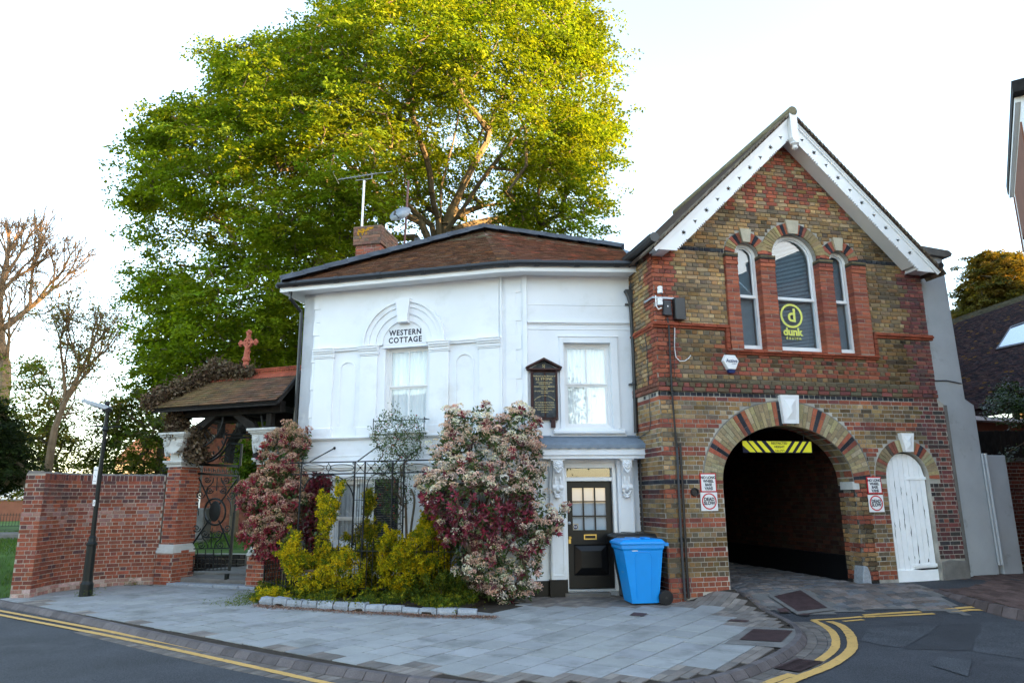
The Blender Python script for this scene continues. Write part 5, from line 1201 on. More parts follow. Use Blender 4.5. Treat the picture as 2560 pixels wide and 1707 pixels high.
b=MB(); b.add([(.272,-.19,.835),(.272,-.09,.835),(.2745,-.09,.872),(.2745,-.19,.872)],[(0,1,2,3)]); o=b.build('label',M['signwhite'],None,fix=False); o.parent=b1
prt=mat('printed_mark',(.25,.42,.60),rough=.6)
for t_,nm in ((b1,'printed_mark'),):
    b=MB()
    for z,w_,h in ((.74,.05,.006),(.70,.02,.03),(.66,.035,.02),(.62,.05,.02),(.56,.03,.05),(.50,.06,.008),(.485,.06,.008)): yy=-.20-.13*(z-.03)/.86-.004; b.add([(-w_,yy,z),(w_,yy,z),(w_,yy-.001,z+h),(-w_,yy-.001,z+h)],[(0,1,2,3)])
    o=b.build(nm,prt,None,fix=False); o.parent=t_
b2=bin_((2.08,12.66,.0),-83,M['plastic'],'black wheelie bin standing behind the blue bin',1.02)
# ---------------------------------------------------------------- curved garden wall, pillars, lych gate
class Cv:   # curved wall frame
    def __init__(s,P,out=1): 
        s.P=smooth(P,3); s.L=[0]
        for a,b in zip(s.P[:-1],s.P[1:]): s.L.append(s.L[-1]+(b-a).length)
        s.flip=out; s.out=out
    def p(s,u,d,z):
        u=max(0,min(s.L[-1]-1e-4,u)); i=max(k for k in range(len(s.L)) if s.L[k]<=u); i=min(i,len(s.P)-2); a,b=s.P[i],s.P[i+1]; t=(b-a).normalized(); f=(u-s.L[i])/(s.L[i+1]-s.L[i]); q=a.lerp(b,f); n=Vector((t.y,-t.x,0))*s.out; return (q.x+n.x*d,q.y+n.y*d,z)
GW=Cv([(-8.74,13.30),(-8.80,13.9),(-8.76,14.4),(-8.45,14.85),(-8.0,15.13),(-7.44,15.26)],1)
gw=thing('garden_wall','curved red brick garden wall with weathered top courses beside the street lamp','wall',(-8.3,14.6,0))
LW=GW.L[-1]; HW=2.20
def gcol(k,u,z,head,i):
    top_=S((z-1.45)/.35)
    if rnd.random()<top_*.72: return cj(rnd.choice([(.13,.055,.05),(.16,.06,.05),(.09,.05,.05),(.11,.06,.055)]),.2)
    if z>1.2 and z<1.62 and rnd.random()<.45: return cj(rnd.choice([(.27,.15,.13),(.24,.14,.13)]),.15)
    if z<.16: return cj(rnd.choice([(.38,.28,.25),(.30,.17,.14)]),.2)
    if rnd.random()<.05: return cj((.10,.05,.05))
    return cj(rnd.choice([(.235,.075,.045),(.26,.08,.048),(.21,.068,.044),(.18,.062,.045)]),.15)
ZR=.101
bk_=courses(GW,.0,LW,0,HW-.12,ZR,lambda u,z:z<HW-.105 and z>-.03,gcol,ch=.0752,bond=0)
z0=HW-.11; u=0
while u<LW-.07: bk_.append(brickv(GW,u,u+.068,z0,HW,.008,-.01,cj(rnd.choice([(.16,.06,.05),(.2,.07,.05),(.10,.05,.05)]),.2))); u+=.0775
ea=GW.p(0,-.33,0); eb=GW.p(0,0,0); EF=Fr(ea[0],ea[1],math.degrees(math.atan2(eb[1]-ea[1],eb[0]-ea[0])))   # wall end facing the road
bk_+=courses(EF,0,.335,0,HW,ZR,lambda u,z:z<HW-.0 and z>-.02,gcol,ch=.0752)
b=MB(); n=30; V=[];T=.33
for i in range(n+1):
    u=LW*i/n; V+=[GW.p(u,0,-.1),GW.p(u,0,HW+.0),GW.p(u,-T,HW+.0),GW.p(u,-T,-.1)]
b.add(V,[(4*i+k,4*i+4+k,4*i+4+(k+1)%4,4*i+(k+1)%4) for i in range(n) for k in range(4)]+[(0,1,2,3),(4*n+3,4*n+2,4*n+1,4*n)]); gwc=b.build('wall_core',M['mortar2'],gw)
b=MB(); V=[]; 
for i in range(n*2+1):
    u=LW*i/n/2; h=HW+.035+jit(.012); V+=[GW.p(u,-.02+jit(.012),HW),GW.p(u,-.04+jit(.01),h),GW.p(u,-T+.03,h+jit(.01)),GW.p(u,-T+.01,HW)]
b.add(V,[(4*i+k,4*i+4+k,4*i+4+(k+1)%4,4*i+(k+1)%4) for i in range(2*n) for k in range(4)]+[(0,1,2,3)]); b.build('coping',M['concrete'],gw)
pieces('brick',bk_,M['brick'],gwc)
# lych gate ------------------------------------------------------
LG=Fr(-7.07,15.01,-21)
lg=thing('lych_gate','timber lych gate with a mossy tiled roof, terracotta ridge and brick pillars','gate shelter',LG.p(1.1,-.6,0))
def pillar(fr,u0,w_,label_core):
    pc=thing('pillar',None,None); own(pc,lg)
    LF=Fr(*fr.p(u0,0,0)[:2],fr_yaw+90,-1); RF=Fr(*fr.p(u0+w_,0,0)[:2],fr_yaw+90,1); out=[]
    def c(k,u,z,h,i):
        if rnd.random()<.15: return cj((.13,.05,.045))
        return cj(rnd.choice([(.29,.08,.045),(.31,.09,.05),(.25,.07,.042)]),.12)
    for F,wd,e in ((fr,w_,0),(LF,.60,0),(RF,.60,0)):
        o=u0 if F is fr else 0
        out+=courses(F,o+.045,o+wd-.045 if F is fr else wd,.80,2.33,.04,lambda u,z:True,c,ch=.0752,proud=lambda k,u:-.035)
        out+=courses(F,o,o+wd,-.0,.62,.04,lambda u,z:z>.0,c,ch=.0752,proud=lambda k,u:.01)
    b=MB(); b.box(fr,u0,u0+w_,-.60,0,-.1,.62); b.box(fr,u0+.045,u0+w_-.045,-.57,-.045,.6,2.34); core=b.build('pillar_core',M['mortar2'],lg); 
    pieces('brick',out,M['brick'],core,300,'brick_field')
    b=MB(); b.box(fr,u0-.01,u0+w_+.01,-.6,.02,.62,.68); b.box(fr,u0+.0,u0+w_-.0,-.58,.0,.68,.73); b.box(fr,u0+.02,u0+w_-.02,-.57,-.02,.73,.80)
    for z0,z1,e in ((2.34,2.38,-.02),(2.38,2.44,.01),(2.44,2.47,.045),(2.47,2.51,.07)): b.box(fr,u0+.03-e,u0+w_-.03+e,-.57-e,-.03+e,z0,z1)
    b.box(fr,u0+.06,u0+w_-.06,-.54,-.06,2.51,2.72)
    for z0,z1,e in ((2.98,3.01,.08),(3.01,3.05,.11),(3.05,3.10,.14)): b.box(fr,u0+.0-e,u0+w_+e,-.60-e,0+e,z0,z1)
    b.prism(fr,[(u0-.06,2.98),(u0+w_+.06,2.98)]+arcpts(u0+w_/2,2.93,w_/2+.05,.28,0,-180,14),-.58,.06)
    o=b.build('pillar_capital',M['stone'],lg,bevel=.008)
    b=MB(); cz=2.86
    for uu in (u0+.06,u0+w_-.06): b.lathe(fr.p(uu,.055,2.89),[(.075,0),(.08,.02),(.06,.03),(.05,.02),(.04,.035),(.015,.04)],14,None,tuple(fr.n))
    for i in range(11):
        a=R(-170+16*i); b.ball(fr.p(u0+w_/2+(w_/2+.03)*math.cos(a),.06,2.93+.26*math.sin(a)),.022,n=6)
    b.tube([LF.p(.1,.08,2.97),LF.p(.1,.12,2.85),LF.p(.1,.10,2.72),LF.p(.1,.06,2.62)],.05,8); b.tube([LF.p(.4,.08,2.97),LF.p(.4,.12,2.85),LF.p(.4,.10,2.72),LF.p(.4,.06,2.62)],.05,8)
    b.build('carving',M['stone'],o,smooth=False)
    bpy.data.objects.remove(pc)
fr_yaw=-21
pillar(LG,-.38,.44,''); pillar(LG,1.98,.44,'')
# stone step and dwarf plinth between the pillars
b=MB(); b.cbox(LG,.06,2.2,-1.2,-.25,-.05,.13,.02); b.build('step',M['concrete'],lg); b=MB(); b.cbox(LG,-.4,2.6,-2.25,-.9,-.05,.17,.02); b.build('landing',M['concrete'],lg)
b=MB(); u=-.02
while u<2.2: L_=rnd.uniform(.5,.8); b.cbox(LG,u,min(2.25,u+L_-.01),-.2,.03,-.05,.055+jit(.006),.02); u+=L_
b.build('kerb_edging',M['granite'],lg)
# timber frame
b=MB()
for u in (-.25,2.1): 
    for d in (-.12,-1.25): b.box(LG,u,u+.13,d-.13,d,3.1,3.6)
    b.box(LG,u,u+.13,-1.3,-.05,3.08,3.16)
b.box(LG,-.45,2.5,-.22,-.06,3.42,3.66); b.box(LG,-.45,2.5,-1.4,-1.24,3.42,3.66)
for u in (-.25,.9,2.1): b.box(LG,u,u+.1,-1.4,-.06,3.5,3.62)
tf=b.build('timber_frame',M['timber'],lg,bevel=.01)
b=MB()
for s,u0 in ((1,.03),(-1,2.02)):
    for d in (-.22,-1.38):
        p=[(u0+s*0,2.55),(u0+s*.02,2.95),(u0+s*.22,3.25),(u0+s*.62,3.46)]; q=[(u0+s*.16,2.5),(u0+s*.18,2.9),(u0+s*.36,3.12),(u0+s*.78,3.42)]
        for i in range(3): 
            L_=[p[i],p[i+1],q[i+1],q[i]]; b.prism(LG,L_[::-s],d,d+.13)
b.build('brace',M['timber'],lg)
# roof
RZ0,RZ1=3.60,4.33; re0,re1=.30,-.72    # eave d / ridge d
def lgp(u,d,z): return Vector(LG.p(u,d,z))
def lcol(f,s):
    g=S((.75-s)/.5)*.55+.05
    base_=rnd.choice([(.13,.075,.05),(.115,.07,.05),(.15,.08,.052),(.10,.065,.05),(.16,.09,.062)]); mo_=(.16,.12,.05); g=min(1,g*rnd.uniform(.6,1.2)); return cj(tuple(a*(1-g)+b_*g for a,b_ in zip(base_,mo_)),.10)
RU0,RU1=-.64,2.66
rt=plane_tiles(lgp(RU0,re0,RZ0),lgp(RU1,re0,RZ0),lgp(RU0+.72,re1,RZ1),lgp(RU1+.0,re1,RZ1),.118,.19,lcol,.015)
b=MB(); dz2=Vector((0,0,-.03)); 
b.add([tuple(p) for p in (lgp(RU0,re0,RZ0)+dz2,lgp(RU1,re0,RZ0)+dz2,lgp(RU1,re1,RZ1)+dz2,lgp(RU0+.72,re1,RZ1)+dz2,lgp(RU0,-1.75,RZ0)+dz2,lgp(RU1,-1.75,RZ0)+dz2)],[(0,1,2,3),(3,2,5,4),(0,3,4)],(.2,.18,.16))
rfo=b.build('roof',M['timber'],lg,fix=False); pieces('roof_tile',rt,M['tile'],rfo)
rt2=plane_tiles(lgp(RU0,-1.75,RZ0),lgp(RU0,re0,RZ0),lgp(RU0+.70,re1-.02,RZ1),lgp(RU0+.70,re1+.02,RZ1),.118,.19,lcol,.015)
pieces('roof_tile',rt2,M['tile'],rfo)
b=MB(); b.box(LG,RU0+.02,RU1,re0-.05,re0-.02,3.52,3.60); b.build('fascia',M['timber'],lg)
b=MB(); b.prism(Fr(*LG.p(RU1-.02,0,0)[:2],fr_yaw+90,1),[(-.30,3.55),(-.20,3.55),(.72,4.45),(1.65,3.55),(1.75,3.55),(.72,4.6)],-.02,.03); b.build('bargeboard',M['timber'],lg)
# terracotta ridge with pierced cresting
b=MB(); N=14; U0,U1=RU0+.72,RU1; 
for i in range(N):
    a=U0+(U1-U0)*i/N+.003; c=U0+(U1-U0)*(i+1)/N-.003; v=rnd.uniform(.85,1.2); sc_=[]
    F=Fr(*LG.p(0,re1,0)[:2],fr_yaw); hs=[]
    for k in range(3): cu=a+(c-a)*(k+.5)/3; hs.append([(cu-.018,RZ1+.075)]+arcpts(cu,RZ1+.10,.018,.02,180,0,5)+[(cu+.018,RZ1+.075)])
    holed(b,F,[(a,RZ1+.03),(c,RZ1+.03),(c,RZ1+.15),(a,RZ1+.15)],hs,-.015,.015,(v,v,v)); b.box(F,a,c,-.028,.028,RZ1+.15,RZ1+.175,(v,v,v)); b.box(F,a,c,-.028,.028,RZ1+.03,RZ1+.05,(v,v,v))
    V=[];S_=[]
    for s in (1,-1):
        n_=7; base=len(V)
        pts=[(a,RZ1+.04,0.02)]+[(c,RZ1+.04,.02)]
        low=[]
        for k in range(n_): t=1-k/(n_-1); low.append((a+(c-a)*t, .16+(.035*abs(math.sin(math.pi*t*3)))))
        P=[F.p(a,s*.02,RZ1+.045),F.p(c,s*.02,RZ1+.045)]+[F.p(uu,s*(.02+w2*.72),RZ1+.055-w2*.68) for uu,w2 in low]
        b.add(P,[tuple(range(len(P)))],(v,v,v))
b.build('ridge_cresting',M['terra'],rfo,fix=False)
# cross finial
cf=MB(); kk_=lambda x,y,d=re1:LG.pix(380+x/4.1275,800+y/4.1275,d); F=Fr(*LG.p(0,re1,0)[:2],fr_yaw)
cu,zb_=kk_(965,520); cu-=.0; _,zt=kk_(1010,120); u2,zc2=kk_(997,235)
cf.lathe(F.p(cu,0,zb_-.05),[(.10,0),(.075,.10),(.06,.24),(.09,.27),(.095,.31),(.07,.34),(.065,.40),(.05,.58),(.045,.66),(.06,.68),(.045,.70)],12)
cz=zc2; C_=cu+.02
holed(cf,F,arcpts(C_,cz,.115,.115,0,345,24),[arcpts(C_,cz,.08,.08,0,340,18)],-.035,.035)
for a_ in (0,90,180,270):
    ca,sa=math.cos(R(a_)),math.sin(R(a_)); L_=.24 if a_!=90 else .27
    def rt_(x,y): return (C_+x*ca-y*sa,cz+x*sa+y*ca)
    cf.prism(F,[rt_(.0,-.025),rt_(L_-.04,-.03),rt_(L_-.04,.03),rt_(0,.025)],-.04,.04)
    for x,y in ((L_-.03,-.04),(L_-.03,.04),(L_,0)): q=rt_(x,y); cf.ball(F.p(q[0],0,q[1]),.038,n=8)
for a_ in (45,): pass
fin_=cf.build('cross_finial',mat('cross_terracotta',(.40,.115,.07),rough=.85,var=.2,bump=.4,bs=40),rfo)
# overthrow and gate leaf
IG=lambda x,y,d:LG.pix(380+x/4.1275,800+y/4.1275,d)
IK=lambda x,y,d:LG.pix(380+x/6.534,1060+y/6.534,d)
ot=thing('iron_overthrow','black wrought iron arch with a lamp disc over the gate opening','ironwork',LG.p(1,-.45,2.6))
def wire(b,pts,d,r,k=IG,sm=2,n=6):
    r*=1.35
    P=[Vector(LG.p(k(x,y,d)[0],d,k(x,y,d)[1])) for x,y in pts]
    if sm and len(P)>2: P=smooth(P,sm)
    b.tube(P,r,n)
def scroll(b,cx,cy,r0,t0,turns,d,r=.009,k=IK,s=1):
    P=[]
    n=int(abs(turns)*14)
    for i in range(n+1):
        f=i/n; a=R(t0)+f*turns*2*math.pi; rr=r0*(1-f*.86); P.append((cx+rr*math.cos(a),cy+rr*math.sin(a)))
    wire(b,P,d,r,k,0,5); return P
D1=-.45
b=MB(); wire(b,[(510,1455),(620,1430),(720,1340),(770,1215)],D1,.018); wire(b,[(490,1490),(640,1450),(740,1350),(800,1265)],D1+.03,.013)
wire(b,[(750,1180),(1050,1175)],D1,.014,sm=0); wire(b,[(770,1212),(1040,1208)],D1,.016,sm=0); wire(b,[(1040,1210),(1080,1330),(1160,1410),(1250,1450)],D1,.018); wire(b,[(770,1180),(775,1212)],D1,.012,sm=0); wire(b,[(1045,1178),(1040,1208)],D1,.012,sm=0)
wire(b,[(840,1170),(860,1140),(868,1090)],D1,.009); wire(b,[(1000,1170),(980,1140),(968,1090)],D1,.009); wire(b,[(905,1175),(905,1140)],D1,.012,sm=0)
for x,y,s in ((775,1150,1),(1040,1150,-1)): scroll(b,x,y,26,90 if s>0 else 90,1.2*s,D1,.007,IG)
wire(b,[(775,1185),(765,1150)],D1,.007,IG,0); wire(b,[(1045,1185),(1055,1150)],D1,.007,IG,0)
for x,y in ((590,1430),(640,1395),(690,1345),(730,1285),(745,1235),(550,1445)):
    for a in (-35,0,35): wire(b,[(x,y),(x-20*math.sin(R(a+20)),y-52*math.cos(R(a)))],D1,.006,IG,0,4)
b.build('scrollwork',M['iron'],ot)
u,z=IG(915,1080,D1); b=MB(); b.lathe(LG.p(u,D1-.05,z),[(.0,-.01),(.125,0),(.135,.03),(.125,.05),(.105,.055),(.10,.06),(.06,.085),(0,.095)],24,None,tuple(LG.n)); b.build('lamp_disc',M['iron'],ot)
b=MB()
wire(b,[(735,1000),(725,1080),(680,1180),(600,1265),(480,1330)],-.15,.016,IG)
for x0,y0,x1,y1 in ((560,1130,640,1215),(600,1090,700,1130),(650,1040,725,1060),(540,1170,585,1270),(500,1180,510,1310)): wire(b,[(x0,y0),(x1,y1)],-.15,.008,IG,0)
b.build('spandrel',M['iron'],ot); b=MB()
wire(b,[(1130,985),(1140,1080),(1170,1180),(1210,1240)],-.15,.016,IG)
for x0,y0,x1,y1 in ((1135,1045,1230,1015),(1150,1120,1260,1070)): wire(b,[(x0,y0),(x1,y1)],-.15,.008,IG,0)
b.build('spandrel',M['iron'],ot)
gt=thing('iron_gate','open black wrought iron gate leaf with scrolls and a central oval panel','gate',LG.p(.1,-.6,.15))
GD=-.55
b=MB()
def bar(x0,y0,x1,y1,r,k=IK): wire(b,[(x0,y0),(x1,y1)],GD,r,k,0,6)
K3=lambda x,y,d:LG.pix(380+x/6.03,1280+y/6.03,d)
# frame
wire(b,[(745,650),(655,1568)],GD,.030,IK,0,4); wire(b,[(600,0),(525,940)],GD,.036,K3,0,4); wire(b,[(1415,840),(1340,1568)],GD,.022,IK,0,4); wire(b,[(1245,0),(1165,880)],GD,.026,K3,0,4)
wire(b,[(745,655),(1420,690)],GD,.028,IK,0,4); wire(b,[(750,805),(1420,845)],GD,.024,IK,0,4); wire(b,[(750,790),(880,800)],GD,.01,IK,0,4); wire(b,[(1270,310),(1470,330),(1440,680)],GD,.022,IK,0,4)
wire(b,[(840,625),(1000,590),(1160,470),(1265,315)],GD,.018,IK)
for i in range(9):
    x=790+i*72; wire(b,[(x,710+i*4),(x,770+i*4)],GD,.010,IK,0,4); wire(b,[(x,740+i*4),(x+36,740+i*4),(x+36,780+i*4)],GD,.007,IK,0,4)
b.build('frame',M['gatepaint'],gt)
b=MB()
bar(765,870,965,1320,.013); bar(1395,880,1105,1300,.013); wire(b,[(865,110),(600,500)],GD,.014,K3,0); wire(b,[(1005,120),(1175,540)],GD,.014,K3,0)
bar(740,1018,1330,1018,.006); bar(1065,870,1055,1090,.009)
for x,y,r,t,s in ((905,905,52,0,1.6),(1215,915,60,180,-1.6),(945,1080,55,0,1.6),(1165,1080,55,180,-1.6),(790,1150,72,0,1.6),(1300,1160,68,180,-1.6),(1180,575,78,180,1.6),(1375,590,56,0,-1.6),(1360,430,80,90,1.4)): scroll(b,x,y,r,t,s,GD,.009)
for x,y,r,t,s in ((670,240,62,0,1.6),(1135,240,60,180,-1.6),(800,320,62,0,1.6),(1005,320,62,180,-1.6),(745,490,55,0,1.6),(1030,490,55,180,-1.6)): scroll(b,x,y,r,t,s,GD,.009,K3)
wire(b,[(1010,870),(1000,950),(930,1010),(880,1080),(900,1140)],GD,.009,IK); wire(b,[(1130,870),(1140,950),(1200,1010),(1220,1080),(1190,1140)],GD,.009,IK)
wire(b,[(760,1230),(745,1300),(760,1490)],GD,.008,IK); wire(b,[(1225,1200),(1290,1280),(1290,1500)],GD,.008,IK)
wire(b,[(740,300),(770,400),(830,460),(840,540)],GD,.009,K3); wire(b,[(1065,300),(1030,400),(960,450),(940,540)],GD,.009,K3)
for p,q in (((910,230),(890,540)),((910,330),(875,280)),((905,330),(940,290)),((680,400),(760,400)),((800,380),(1030,378)),((600,550),(1190,540)),((560,880),(1170,860)),((590,665),(1170,650))): wire(b,[p,q],GD,.008,K3,0)
for i in range(10): 
    x=620+i*60; wire(b,[(x,890-i*2),(x+8,(560 if i%2 else 660))],GD,.008,K3,0)
b.build('scrollwork',M['gatepaint'],gt)
u,z=IK(1020,1420,GD); b=MB(); b.lathe(LG.p(u,GD-.02,z),[(0,0),(1,0),(1,.02),(.9,.03),(0,.04)],24,None,tuple(LG.n)); cc_=Vector(LG.p(u,GD-.02,z))
for i,v in enumerate(b.v): v=Vector(v)-cc_; d_=v.dot(LG.n); h=v-LG.n*d_; b.v[i]=tuple(cc_+LG.n*d_+LG.e*(h.dot(LG.e)*.15)+Vector((0,0,h.z*.215)))
b.build('oval_panel',M['gatepaint'],gt)
b=MB(); P=[(1030+170*math.cos(a),1430+215*math.sin(a)) for a in [2*math.pi*i/32 for i in range(33)]]; wire(b,P,GD,.016,IK,0,6); b.build('oval_ring',M['gatepaint'],gt)
b=MB(); u,z=K3(1133,960,-.3); b.cbox(LG,u-.03,u+.03,-.33,-.25,.12,.24,.005); tag(b.build('gate_stop',M['gatepaint']),'small green iron gate stop on the stone step','gate stop')
# ---------------------------------------------------------------- street lamp
sp=at_z(214,1489,0); lx,ly=sp.x,sp.y
lp=thing('street_lamp','black street lamp post with a flat lantern in front of the curved brick wall','street lamp',(lx,ly,0))
F=Fr(lx,ly,0); tilt=Vector((.03/3.4,0,1))
def ax_(z): return (lx+.0*z,ly,z)
b=MB(); b.lathe((lx,ly,0),[(.108,0),(.108,.21),(.088,.25),(.084,.27),(.080,.60),(.078,.88),(.098,.895),(.098,.92),(.070,.95),(.058,1.02),(.066,1.03),(.046,1.06)],20); b.build('base',M['gatepaint'],lp,smooth=False)
b=MB(); b.tube([(lx,ly,1.0),(lx,ly,2.3),(lx,ly,3.42)],[.042,.038,.034],14); b.lathe((lx,ly,2.99),[(.04,0),(.06,.03),(.04,.09)],12); b.build('column',M['gatepaint'],lp)
b=MB(); b.tube([(lx-.26,ly-.05,3.08),(lx+.24,ly+.06,3.08)],.014,6); b.ball((lx-.26,ly-.05,3.08),.022,n=8); b.ball((lx+.24,ly+.06,3.08),.022,n=8); b.build('ladder_bar',M['iron'],lp)
LF_=Fr(lx,ly-.0,8)
b=MB(); b.prism(LF_,[(.06,3.44),(-.02,3.40),(-.40,3.52),(-.50,3.575),(-.40,3.60),(.0,3.485)],-.09,.09); lt=b.build('lantern',M['metal'],lp,bevel=.008)
b=MB(); b.prism(LF_,[(-.03,3.392),(-.30,3.475),(-.30,3.49),(-.03,3.41)],-.07,.07); b.lathe((lx-.02,ly,3.49),[(.045,0),(.05,.03),(.04,.07),(.02,.08)],10); b.box(LF_,-.08,.06,-.05,.05,3.36,3.42); b.build('housing',M['iron'],lt)
b=MB(); b.prism(Fr(lx-.09,ly,0),[(-.0,2.0),(.075,2.0),(.075,2.32),(0,2.32)],.05,.062); pl=b.build('parking_sign',M['signwhite'],lp)
text('PERMIT',.02,M['ink'],'word',frM(Fr(lx-.052,ly,0),0,.064,2.26),pl,ext=.0005); text('i',.08,M['ink'],'word',frM(Fr(lx-.052,ly,0),0,.064,2.15,.5),pl,ext=.0005); text('ZONE',.02,M['ink'],'word',frM(Fr(lx-.052,ly,0),0,.064,2.05),pl,ext=.0005)
b=MB(); b.prism(Fr(lx-.02,ly,0),[(-.022,1.60),(.022,1.60),(.022,1.71),(-.022,1.71)],.048,.052); s_=b.build('number_plate',M['signwhite'],lp); text('2',.07,M['ink'],'word',frM(Fr(lx-.02,ly,0),0,.054,1.655),s_,ext=.0005)
# ---------------------------------------------------------------- pergola, railings, bed
PF=Fr(*WA.p(0,.82,0)[:2],-14)
pg=thing('iron_pergola','black iron pergola with oval frieze and arched panels in front of the cottage','pergola',PF.p(-2.5,0,0))
kp2=lambda x,y:(700+x/5.88,1040+y/5.88)
def pf(x,y,d=0): u,z=PF.pix(*kp2(x,y),d); return Vector(PF.p(u,d,z))
def pw(b,pts,r,sm=0,d=0,n=6):
    P=[pf(x,y,d) for x,y in pts]; P=smooth(P,2) if sm and len(P)>2 else P; b.tube(P,r,n)
b=MB(); us=[]
for x in (322,1105,1255,1660,1825):
    u,z=PF.pix(*kp2(x,670)); us.append(u); b.tube([PF.p(u,0,.05),PF.p(u,0,z)],.017,6)
uE=.0
zt=PF.pix(*kp2(1105,668))[1]; zl=PF.pix(*kp2(1105,842))[1]
b.tube([PF.p(us[0]-.25,0,zt),PF.p(-.2,0,zt)],.012,6); b.tube([PF.p(us[0]-.2,0,zl),PF.p(-.2,0,zl)],.012,6); b.build('frame',M['iron'],pg)
b=MB()
for x0,x1 in ((345,650),(735,1085),(1860,2200),(2240,2600)):
    cx=(x0+x1)/2; w_=(x1-x0)/2; P=[(cx+w_*math.cos(a),757+50*math.sin(a)*(1 if abs(math.cos(a))<.95 else .9)) for a in [2*math.pi*i/28 for i in range(29)]]; pw(b,P,.006)
pw(b,[(715,675),(715,700),(760,760),(715,800),(705,840)],.007,1); pw(b,[(715,700),(670,760),(705,800)],.007,1)
for x,y,s in ((350,690,1),(350,820,1),(1080,690,-1),(1080,820,-1),(1860,690,1)):
    P=[(x+18*(1-i/16)*math.cos(i*.55*s),y+18*(1-i/16)*math.sin(i*.55)) for i in range(16)]; pw(b,P,.006)
for x0 in (1120,1275,1400,1535):
    pw(b,[(x0,685),(x0+125,830)],.006); pw(b,[(x0,830),(x0+125,685)],.006)
    p=pf(x0+62,757); b.ball(p,.022,n=6)
b.build('frieze',M['iron'],pg)
b=MB()
pw(b,[(345,1100),(390,960),(520,870),(710,850),(880,890),(1010,1010),(1075,1150),(1085,1300)],.013,1)
pw(b,[(1270,1100),(1290,960),(1340,880),(1450,840),(1560,870),(1630,930),(1650,1100)],.009,1)
for a in ((945,925),(985,950),(1040,960),(1075,950)): pw(b,[(1085,870),a],.004)
for x in (1142,1178,1215): 
    u,z=PF.pix(*kp2(x,890)); b.tube([PF.p(u,0,z),PF.p(u,0,.7)],.005,5)
z1=PF.pix(*kp2(1178,890))[1]; z2=PF.pix(*kp2(1178,1230))[1]
b.tube([PF.p(us[1],0,z1),PF.p(us[2],0,z1)],.005,5); b.tube([PF.p(us[1],0,z2),PF.p(us[2],0,z2)],.005,5); zc=PF.pix(700+815*420/1733,1150+683*380/1568)[1]
for i in (1,3):
    w_=us[i+1]-us[i]
    for f in (.28,.72): 
        c=us[i]+w_*f; P=[Vector(PF.p(c+w_*.2*math.cos(a),0,zc+w_*.2*math.sin(a))) for a in [2*math.pi*k/16 for k in range(17)]]; b.tube(P,.006,5)
    for dz_ in (-.06,.06): b.tube([PF.p(us[i],0,zc+dz_),PF.p(us[i+1],0,zc+dz_)],.005,5)
for x in (1700,1745,1785): 
    u,z=PF.pix(*kp2(x,890)); b.tube([PF.p(u,0,z),PF.p(u,0,.7)],.005,5)
b.build('tracery',M['iron'],pg)
b=MB()
for (x0,y0),(x1,y1) in (((440,668),(800,470)),((1140,662),(1430,450)),((1820,645),(2060,460))):
    u,z=WA.pix(*kp2(x1,y1),0); q=Vector(WA.p(u,0,z)); b.tube([pf(x0,y0),q],.012,6); b.ball(q,.03,n=6)
b.build('stay',M['iron'],pg)
# railings
rl=thing('iron_railings','black spiked iron railings behind the granite edging of the shrub bed','railings',PF.p(-2,.05,0))
def rail_run(a,bq,n,h=.98):
    b=MB()
    for i in range(n+1):
        p=a.lerp(bq,i/n); hh=h*(1 if i%2 else .93); b.tube([p,p+Vector((0,0,hh-.06)),p+Vector((0,0,hh))],[.008,.008,.001],5)
    for z in (.14,h-.22): b.tube([a+Vector((0,0,z)),bq+Vector((0,0,z))],.011,4)
    return b
c0=at_z(667,1470,.05); A0=Vector(PF.p(-4.05,.0,.05)); A0=Vector((-4.62,13.95,.05)); A1=Vector(PF.p(-3.62,.12,.05))
C0=Vector(PF.p(us[0]-.12,.10,.05)); C1=Vector(PF.p(-.4,.10,.05)); C2=None
A0=Vector((-4.75,13.95,.05))
rail_run(A0,C0,8).build('bars',M['iron'],rl); rail_run(C0,C1,30).build('bars',M['iron'],rl)
for p in (A0,C0,C1): b=MB(); b.tube([p,p+Vector((0,0,1.02))],.018,6); b.ball(p+Vector((0,0,1.04)),.028,n=8); b.build('post',M['iron'],rl)
# bed: soil and granite edging
E0=at_z(645,1508,0); Es=[(648,1512),(700,1517),(800,1523),(900,1530),(1000,1533),(1060,1538),(1150,1540),(1240,1541)]; EP=[at_z(x,y,0) for x,y in Es]
bed=sgrp('shrub_bed'); 
bp=[(p.x,p.y) for p in EP[:-1]]+[(-.55,12.0),(-.4,12.5),(-.45,12.95)]+[WA.p(-1,.02,0)[:2],WA.p(AU,.02,0)[:2],(-4.85,14.2),(-4.7,13.3)]
flat(bp,lambda x,y:.05,0,M['soil'],'bed_soil',bed,th=.12)
ge=thing('granite_edging','row of rough pale granite blocks edging the shrub bed','edging',tuple(EP[2])); rs=resample([(p.x,p.y) for p in EP],.30); bks=[]
for a,c in zip(rs[:-1],rs[1:]):
    t=(c-a).normalized(); n=Vector((t.y,-t.x,0)); A=a+t*.008; B=c-t*.008; h=.125+jit(.012)-.03*S((a.x+2.6)/1); dn=.12; v=rnd.uniform(.9,1.15)
    bt=[A,B,B-n*dn,A-n*dn]; V=[(p.x+jit(.008),p.y+jit(.008),-.02) for p in bt]+[(p.x+jit(.008)+n.x*.012,p.y+n.y*.012+jit(.008),h*.5) for p in bt]+[(p.x*.94+.06*(A.x+B.x)/2+jit(.012),p.y+jit(.006)-n.y*.012,h+jit(.008)) for p in bt]
    bks.append((V,[(4*k+i,4*k+(i+1)%4,4*k+4+(i+1)%4,4*k+4+i) for k in range(2) for i in range(4)]+[(8,9,10,11)],(v,v,v)))
pieces('granite_block',bks,M['granite'],ge)
